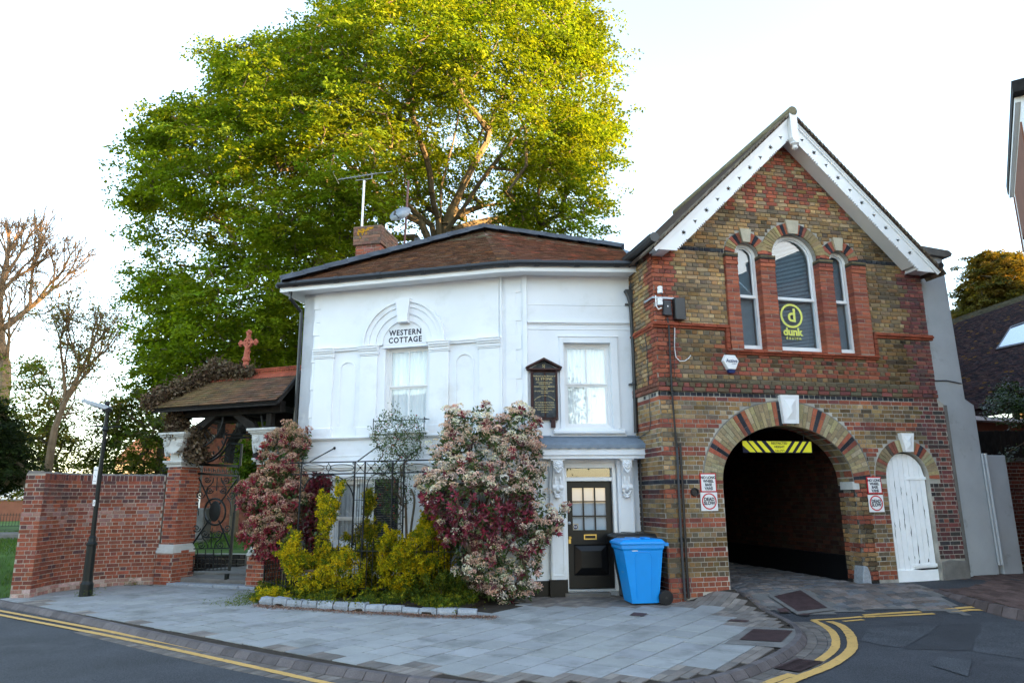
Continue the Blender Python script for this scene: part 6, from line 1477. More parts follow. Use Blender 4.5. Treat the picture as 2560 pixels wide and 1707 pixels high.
# ---------------------------------------------------------------- foliage helpers
ng=np.random.default_rng(11)
def quadmesh(name,V,C,m,parent=None,kind=None):   # V: (N,4,3) quads, C: (N,3)
    N=len(V); me=bpy.data.meshes.new(name); me.vertices.add(4*N); me.vertices.foreach_set('co',V.reshape(-1).astype(np.float32))
    me.loops.add(4*N); me.loops.foreach_set('vertex_index',np.arange(4*N,dtype=np.int32)); me.polygons.add(N); me.polygons.foreach_set('loop_start',np.arange(0,4*N,4,dtype=np.int32)); me.polygons.foreach_set('loop_total',np.full(N,4,dtype=np.int32))
    me.update(calc_edges=True); at=me.color_attributes.new('Col','FLOAT_COLOR','CORNER'); cc=np.ones((N,4,4),np.float32); cc[:,:,:3]=C[:,None,:]; at.data.foreach_set('color',cc.ravel()); me.materials.append(m)
    o=bpy.data.objects.new(name,me); col.objects.link(o)
    if parent: own(o,parent)
    if kind: o['kind']=kind
    return o
def unit(a): return a/np.maximum(1e-9,np.linalg.norm(a,axis=-1,keepdims=True))
def leaves(P,size,ratio,dirs=None,spread=1.,flat=0.,fold=.2):
    N=len(P); d=ng.normal(size=(N,3)); 
    if dirs is not None: d=unit(dirs)+spread*unit(d)*ng.uniform(.3,1,(N,1))
    d=unit(d); r=ng.normal(size=(N,3)); 
    if flat: r=r*(1-flat)+flat*np.cross(d,np.array([0,0,1.]))*2
    s=unit(np.cross(d,np.cross(r,d)+1e-6) if False else r-(r*d).sum(1,keepdims=True)*d); n=np.cross(d,s); S_=np.asarray(size).reshape(-1,1) if np.ndim(size) else np.full((N,1),size)
    S_=S_*ng.uniform(.7,1.25,(N,1)); a=P; c=P+d*S_; l=P+d*S_*.48+s*S_*ratio*.5+n*S_*fold*ratio; r_=P+d*S_*.48-s*S_*ratio*.5+n*S_*fold*ratio*.5
    return np.stack([a,l,c,r_],1)
def cols(N,pal,w_=None,s=.18):
    pal=np.array(pal); i=ng.choice(len(pal),N,p=w_); c=pal[i]*ng.uniform(1-s,1+s,(N,1))*ng.uniform(.93,1.07,(N,3)); return np.clip(c,0,1)
def gap(P,s,th):     # soft 3-D noise used to open hollows in foliage
    q=P*s; v=np.sin(q[:,0]+1.7*np.sin(q[:,1]*.9+.5))+np.sin(q[:,1]*1.3+1.9*np.sin(q[:,2]*1.1))+np.sin(q[:,2]*1.7+1.3*np.sin(q[:,0]*1.2+2)); return P[v>th]
def sprays(T,out,ns,nl,rad,ls,ratio,pal,jit_=.5,tilt=.35):   # flat layered sprays of leaves round every twig end
    N=len(T); C=np.repeat(T,ns,0)+ng.normal(size=(N*ns,3))*np.array([jit_,jit_,jit_*.6]); O=np.repeat(out,ns,0); n=unit(np.array([0,0,1.])+O*np.array([1,1,.2])*tilt+ng.normal(size=C.shape)*.22)
    a=unit(np.cross(n,ng.normal(size=C.shape))); b=np.cross(n,a); M_=len(C); c=cols(M_,pal,None,.2)
    A=np.repeat(a,nl,0); B_=np.repeat(b,nl,0); NN=np.repeat(n,nl,0); r=np.sqrt(ng.uniform(0,1,M_*nl))*rad*np.repeat(ng.uniform(.6,1.3,M_),nl); t=ng.uniform(0,2*np.pi,M_*nl)
    P=np.repeat(C,nl,0)+A*(r*np.cos(t))[:,None]+B_*(r*np.sin(t)*.7)[:,None]+NN*ng.normal(size=(M_*nl,1))*.045-np.array([0,0,1.])*(r**2*.35)[:,None]
    th=ng.uniform(0,2*np.pi,len(P)); d=unit(A*np.cos(th)[:,None]+B_*np.sin(th)[:,None]+NN*ng.normal(size=(len(P),1))*.35-np.array([0,0,.25])); nn=unit(NN+ng.normal(size=P.shape)*.35); s=unit(np.cross(d,nn)); S_=ls*ng.uniform(.7,1.25,(len(P),1)); up=np.cross(s,d)
    V=np.stack([P,P+d*S_*.5+s*S_*ratio*.5+up*S_*.06,P+d*S_,P+d*S_*.5-s*S_*ratio*.5+up*S_*.06],1); return V,np.clip(np.repeat(c,nl,0)*ng.uniform(.8,1.2,(len(P),1)),0,1)
def poly_in(xs,ys,poly):
    c=np.zeros(len(xs),bool); j=len(poly)-1
    for i in range(len(poly)):
        xi,yi=poly[i]; xj,yj=poly[j]
        with np.errstate(divide='ignore',invalid='ignore'): t=((yi>ys)!=(yj>ys))&(xs<(xj-xi)*(ys-yi)/((yj-yi) or 1e-9)+xi)
        c^=t; j=i
    return c
def edge_d(xs,ys,poly):
    d=np.full(len(xs),1e9); n=len(poly)
    for i in range(n):
        a=np.array(poly[i]); b=np.array(poly[(i+1)%n]); ab=b-a; t=np.clip(((xs-a[0])*ab[0]+(ys-a[1])*ab[1])/(ab@ab+1e-9),0,1); d=np.minimum(d,np.hypot(xs-a[0]-t*ab[0],ys-a[1]-t*ab[1]))
    return d
def volume(pts,N,yc,depth,surf=0.,dfull=1.0,px=True):
    """points in a rounded volume whose outline (photo pixels) stands at distance yc, given half depth"""
    W=[at_y(x,y,yc) for x,y in pts] if px else [Vector((x,yc,z)) for x,z in pts]; poly=[(p.x,p.z) for p in W]; xs=[p[0] for p in poly]; zs=[p[1] for p in poly]; out=[]
    tot=0
    while tot<N:
        x=ng.uniform(min(xs),max(xs),N*2); z=ng.uniform(min(zs),max(zs),N*2); k=poly_in(x,z,poly); x,z=x[k],z[k]; e=edge_d(x,z,poly); h=depth*np.sqrt(np.clip(1-(1-np.clip(e/dfull,0,1))**2,0,1))
        u=ng.uniform(-1,1,len(x)); u=np.sign(u)*np.abs(u)**(1/(1+surf)); y=yc+u*h; q=y/yc if px else 1.; out.append(np.stack([x*q,y+0*x,(z-CAMH)*q+CAMH if px else z],1)); tot+=len(x)
    return np.concatenate(out)[:N]
def tree_skeleton(trunk,tips,jitter=.05,up=.12,seg=.9,bias=.25):
    nodes=[np.array(t,float) for t in trunk]; par=[-1]+list(range(len(trunk)-1)); base=len(trunk)-1
    NP=np.zeros((len(tips)*14+50,3)); NP[:len(nodes)]=nodes; PL=np.zeros(len(NP)); PL[:len(nodes)]=np.linspace(0,1,len(nodes)); n=len(nodes); dist=np.linalg.norm(tips-nodes[base],axis=1); order=np.argsort(dist); tipn=[]
    PLd=np.zeros(len(NP))
    for o in order:
        t=tips[o]; d=np.linalg.norm(NP[base:n]-t,axis=1); cost=d+bias*PLd[base:n]; 
        dn=t-NP[base:n]; cost=cost+.5*np.maximum(0,-dn[:,2]+.2*d)
        j=base+int(np.argmin(cost)); p=NP[j].copy(); L=np.linalg.norm(t-p); m=max(1,int(L/seg)); prev=j
        sag=ng.normal(size=3)*L*jitter
        for k in range(1,m+1):
            f=k/m; q=p+(t-p)*f+sag*math.sin(math.pi*f)+np.array([0,0,-up*L*math.sin(math.pi*f)]); 
            if n>=len(NP): break
            NP[n]=q; par.append(prev); PLd[n]=PLd[prev]+L/m; prev=n; n+=1
        tipn.append(prev)
    NP=NP[:n]; cnt=np.zeros(n)
    for t in tipn: cnt[t]+=1
    for i in range(n-1,0,-1): cnt[par[i]]+=cnt[i]
    return NP,par,cnt,tipn
def skel_mesh(name,NP,par,cnt,rt,ex,m,parent,c=(1,1,1),maxr=9,sides=5,minr=0):
    V=[];F=[]; V=np.zeros((0,3)); r=np.minimum(maxr,rt*np.maximum(cnt,1)**ex); vs_=[];fs=[];n=0
    idx=np.arange(sides)*2*math.pi/sides
    for i in range(1,len(NP)):
        a=NP[par[i]]; b=NP[i]; d=b-a; L=np.linalg.norm(d)
        if L<1e-6 or r[i]<minr: continue
        d/=L; s=np.cross(d,[.3,.2,.9]); s/=np.linalg.norm(s)+1e-9; q=np.cross(d,s); sd_=sides if r[i]>rt*2.2 else 3; idx=np.arange(sd_)*2*math.pi/sd_
        ring=np.cos(idx)[:,None]*s+np.sin(idx)[:,None]*q; ra=min(r[par[i]],r[i]*1.25); vs_.append(a+ring*ra); vs_.append(b+ring*r[i])
        fs+=[(n+k,n+(k+1)%sd_,n+sd_+(k+1)%sd_,n+sd_+k) for k in range(sd_)]; n+=2*sd_
    b=MB(); b.v=[tuple(x) for x in np.concatenate(vs_)]; b.f=fs; b.c=[c]*len(fs); return b.build(name,m,parent,fix=False)
def branchy(root,d0,L,r,levels,seed,spread=32,ratio=.76,kids=3,grav=.0,lean=None):   # recursive limbs for bare trees
    g=random.Random(seed); b=MB(); tips=[]
    def grow(p,d,L,r,lv):
        q=p; n=3 if lv>2 else 2; P=[p]; R_=[r]
        for i in range(n): d=(d+Vector((g.gauss(0,.09),g.gauss(0,.09),g.gauss(0,.07)+.05))).normalized(); q=q+d*(L/n); P.append(q); R_.append(r*(1-.32*(i+1)/n))
        b.tube(P,R_,6 if lv>3 else 3,cap=False)
        if lv==0: tips.append((q,d)); return
        k=kids if lv>1 else kids+1
        ax=d.orthogonal().normalized(); a0=g.uniform(0,6.28)
        for i in range(k):
            a=R(g.gauss(spread,9))*(.45 if i==0 else 1); dd=Matrix.Rotation(a0+i*6.283/k+g.gauss(0,.3),3,d)@(Matrix.Rotation(a,3,ax)@d); dd=(dd+Vector((0,0,.12))).normalized()
            grow(q,dd,L*ratio*g.uniform(.8,1.2),r*(.74 if i==0 else .56),lv-1)
        for i in range(2 if lv>1 else 1):
            t=g.uniform(.35,.85); m=P[int(t*n)].lerp(P[int(t*n)+1],(t*n)%1) if int(t*n)<n else P[-1]; a=R(g.gauss(55,10)); dd=Matrix.Rotation(g.uniform(0,6.28),3,d)@(Matrix.Rotation(a,3,ax)@d)
            grow(m,dd,L*ratio*.7,r*.36,max(0,lv-2))
    grow(Vector(root),Vector(d0).normalized(),L,r,levels); return b,tips
def bare_tree(label,px,y,L,r,levels,seed,bark,leafn=0,pal=None,ls=.1,trunk=None,**k):
    p0=at_y(*px,y); t=plant('tree',label,'tree',(p0.x,y,gzf(p0.x,y))); z0=gzf(p0.x,y)-.3
    b,tips=branchy((p0.x,y,p0.z),trunk or (.05,0,1),L,r,levels,seed,**k); b.tube([(p0.x-.1,y,z0),(p0.x-.03,y,(z0+p0.z)/2),tuple(p0)],[r*1.35,r*1.12,r],9); b.build('trunk',M[bark],t,fix=False)
    if leafn: T=np.array([tuple(q) for q,_ in tips]); V,c=sprays(T,unit(T-T.mean(0)),1,leafn,.28,ls,.6,pal,.15); quadmesh('crown',V,c,M['leaf'],t)
    return t
def plant(name,label,cat,loc,group=None): return thing(name,label,cat,loc,0,group)
# ---------------------------------------------------------------- great beech behind the cottage
TY=24.
BEE=[(1455,-120),(1480,0),(1492,90),(1532,210),(1556,300),(1528,360),(1540,410),(1505,450),(1515,500),(1478,560),(1500,600),(1420,606),(1330,600),(1200,560),(1060,630),(880,800),(700,980),(520,985),(430,960),(330,930),(335,840),(365,770),(345,690),(400,650),(335,565),(365,530),(325,490),(350,425),(325,380),(345,300),(400,275),(440,262),(520,260),(545,200),(500,125),(600,110),(675,100),(730,120),(760,60),(840,10),(900,-60),(1000,-130)]
bt=plant('beech_tree','huge spreading beech tree with fresh yellow-green leaves behind the white cottage','tree',tuple(at_y(1105,800,TY)*1.0)[:2]+(0,))
tips=gap(volume(BEE,2400,TY,6.5,.7,5.5),.62,-1.15)
tt=at_y(1105,592,TY); bx=tt.x-.05
trunk=[(bx-.1,TY,-.3),(bx-.1,TY,3),(bx,TY,6),(bx,TY,8.2),(tt.x,TY,9.6)]
# main limbs seen against the crown
limbs=[[(1105,592),(1100,480),(1115,420),(1140,330),(1160,200),(1180,60)],[(1105,592),(1160,520),(1210,440),(1285,350),(1340,260)],[(1105,592),(1140,500),(1190,400),(1215,360)],[(1100,560),(1080,500),(1075,420),(1040,320),(1000,180)],[(1100,580),(1020,520),(960,440),(900,400),(840,320)],[(1095,585),(1000,560),(920,520),(760,470)],[(1110,585),(1200,555),(1290,545),(1340,500)],[(1090,575),(940,500),(800,460),(640,300),(600,220)],[(1085,590),(900,600),(700,620),(560,560),(440,520)],[(1085,595),(900,680),(740,720),(560,760)]]
NPb=[np.array(t) for t in trunk]; parb=[-1,0,1,2,3]; 
for li,L in enumerate(limbs):
    prev=4; P=[at_y(x,y,TY+(0 if k==0 else (-1)**li*(.5+.55*k))) for k,(x,y) in enumerate(L)]; P=smooth([tuple(p) for p in P],1)
    for p in P[1:]: NPb.append(np.array(p)); parb.append(prev); prev=len(NPb)-1
def tree_from(NP0,par0,tips,base,**k):
    NP,par,cnt,tipn=None,None,None,None
    nodes=len(NP0); A=np.zeros((nodes+len(tips)*12+100,3)); A[:nodes]=NP0; par=list(par0); n=nodes; 
    root=A[base]; order=np.argsort(np.linalg.norm(tips-root,axis=1)); tipn=[]
    for o in order:
        t=tips[o]; q=A[base:n]; dn=t-q; d=np.linalg.norm(dn,axis=1); out=np.linalg.norm(q-root,axis=1); cost=d*(1+.35*np.clip(out-np.linalg.norm(t-root)+d*.6,0,9)/ (d+.5))
        j=base+int(np.argmin(cost)); p=A[j]; L=d[j-base]; m=max(1,int(L/.7)); prev=j; sag=ng.normal(size=3)*L*.07
        for kk2 in range(1,m+1):
            f=kk2/m
            if n>=len(A): break
            A[n]=p+(t-p)*f+sag*math.sin(math.pi*f)+np.array([0,0,.05*L*math.sin(math.pi*f)]); par.append(prev); prev=n; n+=1
        tipn.append(prev)
    A=A[:n]; cnt=np.zeros(n)
    for t in tipn: cnt[t]+=1
    for i in range(n-1,0,-1): cnt[par[i]]+=cnt[i]
    return A,par,cnt,tipn
tips=tips[~((np.abs(tips[:,0]-tt.x-.6)<1.7)&(tips[:,2]<tt.z+2.6)&(tips[:,1]<TY+1.5))]
NP,par,cnt,tipn=tree_from(np.array(NPb),parb,tips,4)
skel_mesh('trunk',NP,par,cnt,.011,.48,M['bark'],bt,maxr=.42,sides=7)
T=NP[np.array(tipn)]; PT=NP[np.array([par[i] for i in tipn])]
cen_b=T.mean(0); V,tc=sprays(T,unit(T-cen_b),6,36,.44,.13,.62,[(.13,.20,.010),(.15,.22,.010),(.11,.175,.012),(.17,.22,.010)],.36)
quadmesh('crown',V,tc,M['leaf'],bt)
nl=1; C=np.repeat(T,nl,0); dr_=unit(np.repeat(T-PT,nl,0)); 
off=ng.normal(size=C.shape)*np.array([.42,.42,.17])*ng.uniform(.5,1.15,(len(T),1)).repeat(nl,0); P=C+off-dr_*ng.uniform(-.1,.7,(len(C),1))
hang=np.array([0,0,-.35]); V=leaves(P,.115,.62,unit(off)+hang,1.0,.5)
tc=cols(len(T),[(.11,.19,.010),(.13,.21,.010),(.09,.165,.012),(.15,.20,.010)],None,.12).repeat(nl,0)

# second, brighter foliage mass low on the left of the beech
def leafy_tree(label,poly,yc,depth,ntips,nl,ls,pal,trk,rt=.012,group=None,cat='tree',name='tree',bark='bark',sc=(.4,.4,.25),ratio=.6,leafm='leaf',dfull=3.,ex=.5,maxr=.3):
    b0=at_z(trk[0][0],trk[0][1],-.1) if False else None
    P=[at_y(x,y,yc) for x,y in trk]; t=plant(name,label,cat,(P[0].x,yc,gzf(P[0].x,yc)),group); tips=gap(volume(poly,int(ntips*1.25),yc,depth,.5,dfull),.9,-.9)
    base=[(P[0].x,yc,-.3)]+[tuple(p) for p in P]; NP,par,cnt,tipn=tree_from(np.array(base),[-1]+list(range(len(base)-1)),tips,len(base)-1)
    skel_mesh('trunk',NP,par,cnt,rt,ex,M[bark],t,maxr=maxr,sides=6)
    if nl:
        T=NP[np.array(tipn)]; V,c=sprays(T,unit(T-T.mean(0)),3,max(3,nl//3),sc[0]*.95,ls,ratio,pal,sc[0]*.7); quadmesh('crown',V,c,M[leafm],t)
    return t
# bare tree far left, catching the low sun
bare=[(-60,560),(20,600),(80,580),(120,600),(170,640),(230,700),(255,760),(270,800),(230,850),(150,860),(60,880),(-40,900),(-160,900),(-200,700)]
bare_tree('tall bare tree with orange sunlit branches at the far left',(12,960),36,2.85,.30,6,5,'bark2',spread=30,ratio=.77)
bare_tree('slim half-bare tree with small bronze leaves right of the bare tree',(130,1110),30,1.9,.15,5,9,'bark2',9,[(.20,.16,.04),(.22,.17,.045),(.15,.15,.04)],.12,(.12,0,1),spread=30,ratio=.78)
leafy_tree('green and bronze leafy tree behind the garden wall and lamp',[(0,1000),(60,900),(110,905),(150,1000),(180,1080),(200,1170),(160,1230),(60,1240),(0,1200),(-60,1100)],33,2.5,300,60,.15,[(.16,.19,.03),(.12,.17,.025),(.20,.17,.03)],[(112,1230),(115,1190),(122,1100)],.010,sc=(.5,.5,.35))
leafy_tree('dark evergreen yew at the left edge of the lawn',[(-80,980),(-10,1000),(25,1050),(55,1120),(70,1200),(30,1215),(-40,1230),(-120,1200)],27,2.2,300,120,.12,[(.018,.03,.010),(.025,.04,.012),(.03,.045,.014)],[(85,1300),(85,1260),(70,1200)],.012,sc=(.38,.38,.4))
leafy_tree('light green tree between the lamp and the lych gate',[(270,1010),(330,955),(380,975),(420,1020),(430,1100),(420,1180),(330,1200),(250,1190),(215,1150),(240,1080)],34,2.5,300,50,.17,[(.12,.17,.02),(.07,.11,.02),(.13,.14,.02)],[(395,1190),(405,1100),(415,1040)],.010,bark='bark',sc=(.5,.5,.3))
leafy_tree('green shrubby tree seen through the lych gate beside the brick church',[(600,1030),(690,1000),(770,1020),(760,1180),(700,1260),(640,1250),(600,1150)],22.5,1.6,260,120,.12,[(.09,.16,.012),(.07,.13,.012),(.12,.17,.015)],[(690,1400),(690,1330),(690,1230)],.010,sc=(.35,.35,.3))
leafy_tree('bright green hedge-like tree at the left of the beech, low',[(335,900),(420,820),(560,790),(700,800),(760,900),(700,1000),(520,1000),(380,970)],26,2.0,300,110,.15,[(.10,.16,.012),(.13,.17,.014)],[(600,1100),(600,1040),(590,960)],.010,sc=(.5,.5,.3))
# golden conifer and bush at the right
leafy_tree('golden sunlit conifer behind the low tiled roof at the right',[(2385,790),(2400,740),(2420,700),(2445,645),(2475,640),(2500,630),(2530,640),(2560,650),(2620,680),(2640,840),(2500,860),(2400,850)],30,2.2,420,230,.13,[(.12,.10,.02),(.09,.085,.02),(.15,.11,.02)],[(2540,1000),(2540,900),(2530,800)],.012,sc=(.34,.34,.3),leafm='leaf')
leafy_tree('small dark green bush hanging over the wall at the right edge',[(2475,1000),(2510,960),(2550,980),(2600,990),(2620,1110),(2570,1140),(2520,1150),(2480,1090)],14.6,.6,160,60,.07,[(.03,.06,.012),(.05,.09,.015),(.025,.045,.012)],[(2590,1300),(2590,1200),(2570,1100)],.006,name='bush',cat='bush',sc=(.16,.16,.13),ratio=.4,leafm='leafs',dfull=.5)
# ---------------------------------------------------------------- garden shrubs
def blossom_heads(Cn,rad,n,pal):   # domed flower heads of many tiny florets
    N=len(Cn); d=unit(ng.normal(size=(N*n,3))+np.array([0,-.35,.55])); R_=np.repeat(ng.uniform(.7,1.2,(N,1))*rad,n,0); P=np.repeat(Cn,n,0)+d*R_*np.array([1,1,.62])*ng.uniform(.75,1.05,(N*n,1)); V=leaves(P,.024,1.0,d,1.3); c=cols(N,pal,None,.15).repeat(n,0)*ng.uniform(.55,1.25,(N*n,1)); return V,np.clip(c,0,1),d
def stems(name,P,root,rt,parent,m='twig',mult=1):
    NP,par,cnt,tipn=tree_from(np.array([root-np.array([0,0,.1]),root,root+np.array([0,0,.35])]),[-1,0,1],P,2); skel_mesh(name,NP,par,cnt,rt,.5,M[m],parent,maxr=.06,sides=5); return NP,par,tipn
def whorls(C,n,size,ratio,dirs,pal,spread=.7):
    P=np.repeat(C,n,0); D=np.repeat(unit(dirs),n,0)*.35+unit(ng.normal(size=(len(P),3)))*.9; V=leaves(P+D*.01,size,ratio,D,.25,0,.35); c=cols(len(C),pal).repeat(n,0)*ng.uniform(.8,1.2,(len(P),1)); return V,np.clip(c,0,1)
PINK=[(.86,.68,.58),(.88,.74,.64),(.84,.58,.50),(.88,.82,.72),(.76,.52,.45)]
GRN=[(.05,.09,.02),(.07,.12,.03),(.035,.07,.02),(.09,.13,.035)]; REDL=[(.20,.03,.05),(.15,.025,.045),(.25,.03,.055),(.12,.035,.04)]; BRT=[(.36,.02,.03)]
def photinia(label,poly,yc,depth,redf,N,root,dfull=.7,hd=1.,pal=PINK,palR=REDL,lf=.085):
    t=plant('photinia_shrub',label,'shrub',root); C=gap(volume(poly,int(N*1.15),yc,depth,1.2,dfull),4.2,-1.15); N=len(C); cen=C.mean(0)-np.array([0,-.2,.1]); D=unit(C-cen)+np.array([0,-.5,.4]); rf=np.array([redf(*p) for p in C]); q=ng.uniform(0,1,N)
    S_,_,_=stems('branches',C[::6],np.array(root,float),.004,t)
    hv,hc,_=blossom_heads(C[(q<hd*(1-rf))&(D[:,1]<.6)]+np.array([0,-.05,.05])+unit(D[(q<hd*(1-rf))&(D[:,1]<.6)])*.05,.072,60,pal); quadmesh('flower_heads',hv,hc,M['petal'],t)
    k=q<rf*.95+.02; V1,c1=whorls(C[k]+np.array([0,-.07,0])+unit(D[k])*.06,12,lf*1.1,.36,D[k],palR); quadmesh('red_leaves',V1,c1,M['leafs'],t)
    V2,c2=whorls(C,7,lf,.40,D,GRN); quadmesh('green_leaves',V2,c2,M['leafs'],t); return t
ppx=lambda L:[(x,y) for x,y in L]
YR=12.35
rpoly_=[(1045,1200),(1085,1165),(1070,1120),(1110,1110),(1100,1085),(1125,1065),(1118,1035),(1150,1025),(1165,1050),(1195,1018),(1225,1025),(1260,1035),(1290,1018),(1330,1040),(1350,1065),(1345,1100),(1362,1120),(1340,1150),(1365,1180),(1345,1215),(1372,1245),(1360,1262),(1385,1290),(1412,1262),(1412,1300),(1392,1330),(1365,1350),(1352,1385),(1345,1420),(1352,1470),(1330,1480),(1318,1500),(1275,1490),(1290,1516),(1258,1516),(1240,1500),(1190,1480),(1135,1440),(1150,1400),(1120,1360),(1090,1310),(1060,1250)]
def rfR(x,y,z): return .82 if (1.05<z<1.72 and x<.25) else (.35 if (z<1.05 and x<.35 and z>.8) else .07)
photinia('large pink-blossomed photinia with a band of dark red leaves left of the front door',rpoly_,YR,.80,rfR,1650,(-.55,12.5,.05),dfull=.9,hd=.62)
# the small twig of red leaves reaching towards the door
lpoly_=[(600,1230),(640,1175),(615,1165),(660,1120),(690,1075),(720,1062),(745,1070),(760,1085),(775,1082),(770,1140),(752,1180),(770,1215),(800,1240),(790,1290),(745,1300),(740,1400),(700,1410),(690,1380),(660,1400),(640,1385),(620,1350),(600,1330),(612,1290)]
photinia('taller narrow photinia with pale pink blossom and red leaves beside the lych gate',lpoly_,13.75,.42,lambda x,y,z:.5 if z<1.2 else (.42 if x<-4.7 else .2),900,(-4.32,13.8,.05),dfull=.45,pal=[(.56,.36,.28),(.62,.42,.34),(.48,.32,.22)],palR=[(.26,.03,.05),(.18,.025,.04),(.32,.04,.06)],hd=.8)
d3=plant('photinia_shrub','dark crimson-leaved shrub against the left shutter','shrub',(-3.9,13.6,.05)); C=volume([(775,1200),(800,1180),(830,1195),(835,1260),(815,1310),(800,1380),(770,1400),(755,1330),(765,1260)],170,13.55,.16,.5,.25); stems('branches',C[::4],np.array((-3.95,13.6,.05)),.004,d3)
V1,c1=whorls(C,9,.09,.42,np.tile([0,-.6,.3],(len(C),1)),[(.09,.012,.022),(.12,.015,.03),(.16,.02,.03)]); quadmesh('leaves',V1,c1,M['leafs'],d3); V1,c1=whorls(C[::5],7,.09,.42,np.tile([0,-.6,.3],(len(C[::5]),1)),GRN); quadmesh('green_leaves',V1,c1,M['leafs'],d3)
# golden euonymus
def euon(label,polys,yc,depth,N,root,pal,dfull=.35,ls=.042):
    t=plant('euonymus_shrub',label,'shrub',root); C=gap(np.concatenate([volume(p,int(N*f),yc+dy,depth,.9,dfull) for p,f,dy in polys]),7.,-1.0); stems('branches',C[::8],np.array(root,float),.0035,t)
    D=unit(C-C.mean(0))+np.array([0,-.5,.6]); V,c=whorls(C,15,ls,.5,D,pal); P=V.mean(1); V=V+ (ng.normal(size=(len(V),1,3))*.022)
    nS=max(20,N//28); B=C[ng.choice(len(C),nS)]; dd_=unit(unit(B-C.mean(0))*.7+np.array([0,-.25,.8])+ng.normal(size=B.shape)*.35); L_=ng.uniform(.08,.24,nS); S2=np.concatenate([B+dd_*(L_*f)[:,None] for f in (.35,.5,.65,.8,.9,1.)]); V2,c2=whorls(S2,9,ls,.5,np.tile(dd_,(6,1)),pal)
    quadmesh('leaves',np.concatenate([V,V2]),np.concatenate([c,c2]),M['leaf'],t); return t
YEL=[(.55,.44,.014),(.62,.48,.016),(.18,.23,.018),(.10,.15,.015),(.50,.42,.02)]; YG=[(.14,.17,.012),(.08,.11,.012),(.32,.27,.015),(.42,.33,.015)]
euon('golden yellow euonymus with tall upright shoots in front of the pergola',[([(735,1480),(700,1380),(745,1330),(760,1380),(800,1400),(850,1380),(870,1370),(905,1400),(908,1440),(900,1475),(850,1490),(800,1500)],.52,0),([(798,1240),(830,1240),(848,1260),(838,1300),(820,1330),(830,1380),(870,1400),(800,1410),(790,1360),(800,1310)],.17,.1),([(842,1212),(862,1202),(875,1220),(862,1236),(840,1240)],.03,.1),([(720,1340),(745,1345),(755,1420),(735,1440),(722,1400)],.07,-.05),([(640,1480),(700,1470),(735,1490),(770,1510),(700,1512),(640,1505)],.07,-.2)],12.75,.34,2600,(-3.3,12.9,.05),YEL)
euon('wide golden and green euonymus between the pergola posts and the pink photinia',[([(948,1400),(955,1350),(985,1325),(1000,1345),(1040,1330),(1068,1270),(1085,1300),(1110,1330),(1130,1420),(1120,1500),(1060,1510),(1000,1490),(955,1450)],1,0)],12.55,.42,3000,(-1.75,12.7,.05),[(.58,.44,.012),(.46,.37,.012),(.12,.16,.012),(.32,.30,.013)],.45)
euon('sparse green and gold euonymus growing up the middle pergola panel',[([(890,1330),(918,1290),(925,1310),(950,1320),(930,1360),(960,1370),(950,1480),(905,1480),(915,1400),(850,1340)],.8,0),([(910,1240),(930,1222),(935,1260),(915,1300)],.2,.05)],12.95,.14,620,(-2.75,13.1,.05),YG,.2)
euon('low green creeping shrub at the foot of the photinia',[([(1060,1440),(1110,1430),(1150,1450),(1195,1500),(1180,1520),(1100,1520),(1040,1515),(1020,1490)],1,0)],12.15,.26,1000,(-1.0,12.2,.05),[(.08,.11,.012),(.14,.15,.015),(.05,.08,.012)],.25)
# low ground cover in the bed
bx_=[p[0] for p in bp]; by_=[p[1] for p in bp]; x=ng.uniform(min(bx_),max(bx_),9000); y=ng.uniform(min(by_),max(by_),9000); k=poly_in(x,y,bp); C=np.column_stack([x[k],y[k],np.abs(ng.normal(.07,.05,k.sum()))+.04]); C=gap(C,5.,.4)
V,c=whorls(C,5,.04,.55,np.tile([0,-.3,1.],(len(C),1)),[(.07,.11,.015),(.05,.08,.012),(.12,.15,.015),(.22,.22,.015)]); o=quadmesh('ground_cover',V,c,M['leaf']); tag(o,'low green ground cover filling the shrub bed behind the granite edging','ground cover',None,'stuff')
# climbing rose on the pergola
cr_=plant('climbing_rose','thin climbing rose with small green leaves and red hips on the pergola','climber',(-1.9,13.0,.05))
C=np.concatenate([volume([(928,1080),(950,1040),(985,1018),(1010,1030),(1045,1050),(1058,1080),(1050,1130),(1020,1150),(990,1140),(940,1120)],190,13.15,.16,.3,.3),volume([(940,1150),(1000,1150),(1020,1250),(1000,1300),(960,1290),(935,1230)],90,13.1,.12,.3,.3),volume([(940,1110),(1040,1110),(1040,1260),(960,1260)],60,13.1,.12,.3,.3)])
NP,par,cnt,tipn=tree_from(np.array([(-1.95,12.95,0),(-1.9,12.98,.8),(-1.95,13.02,1.6),(-1.93,13.05,2.2)]),[-1,0,1,2],C,1); skel_mesh('stems',NP,par,cnt,.0022,.42,M['twig'],cr_,maxr=.03,sides=5)
Cn=np.repeat(C,11,0)+ng.normal(size=(len(C)*11,3))*.055; quadmesh('leaves',leaves(Cn,.040,.6),cols(len(Cn),[(.05,.10,.02),(.07,.13,.025),(.04,.07,.015)]),M['leafs'],cr_)
b=MB()
for p in C[::5]: b.ball(p+ng.normal(size=3)*.06,.009,n=5)
b.build('hips',M['signred'],cr_)
b=MB()
P=[at_y(1027,1222,13.0),at_y(1036,1240,13.0),at_y(1036,1262,13.02),at_y(1030,1300,13.05),at_y(1018,1400,13.05),at_y(1010,1480,13.05)]; b.tube(smooth([tuple(p) for p in P],2),.022,6); b.tube(smooth([tuple(at_y(x,y,13.03)) for x,y in ((1005,1480),(1000,1380),(1010,1300),(1000,1200),(1012,1150))],2),.012,6); b.build('old_stem',M['bark'],cr_)
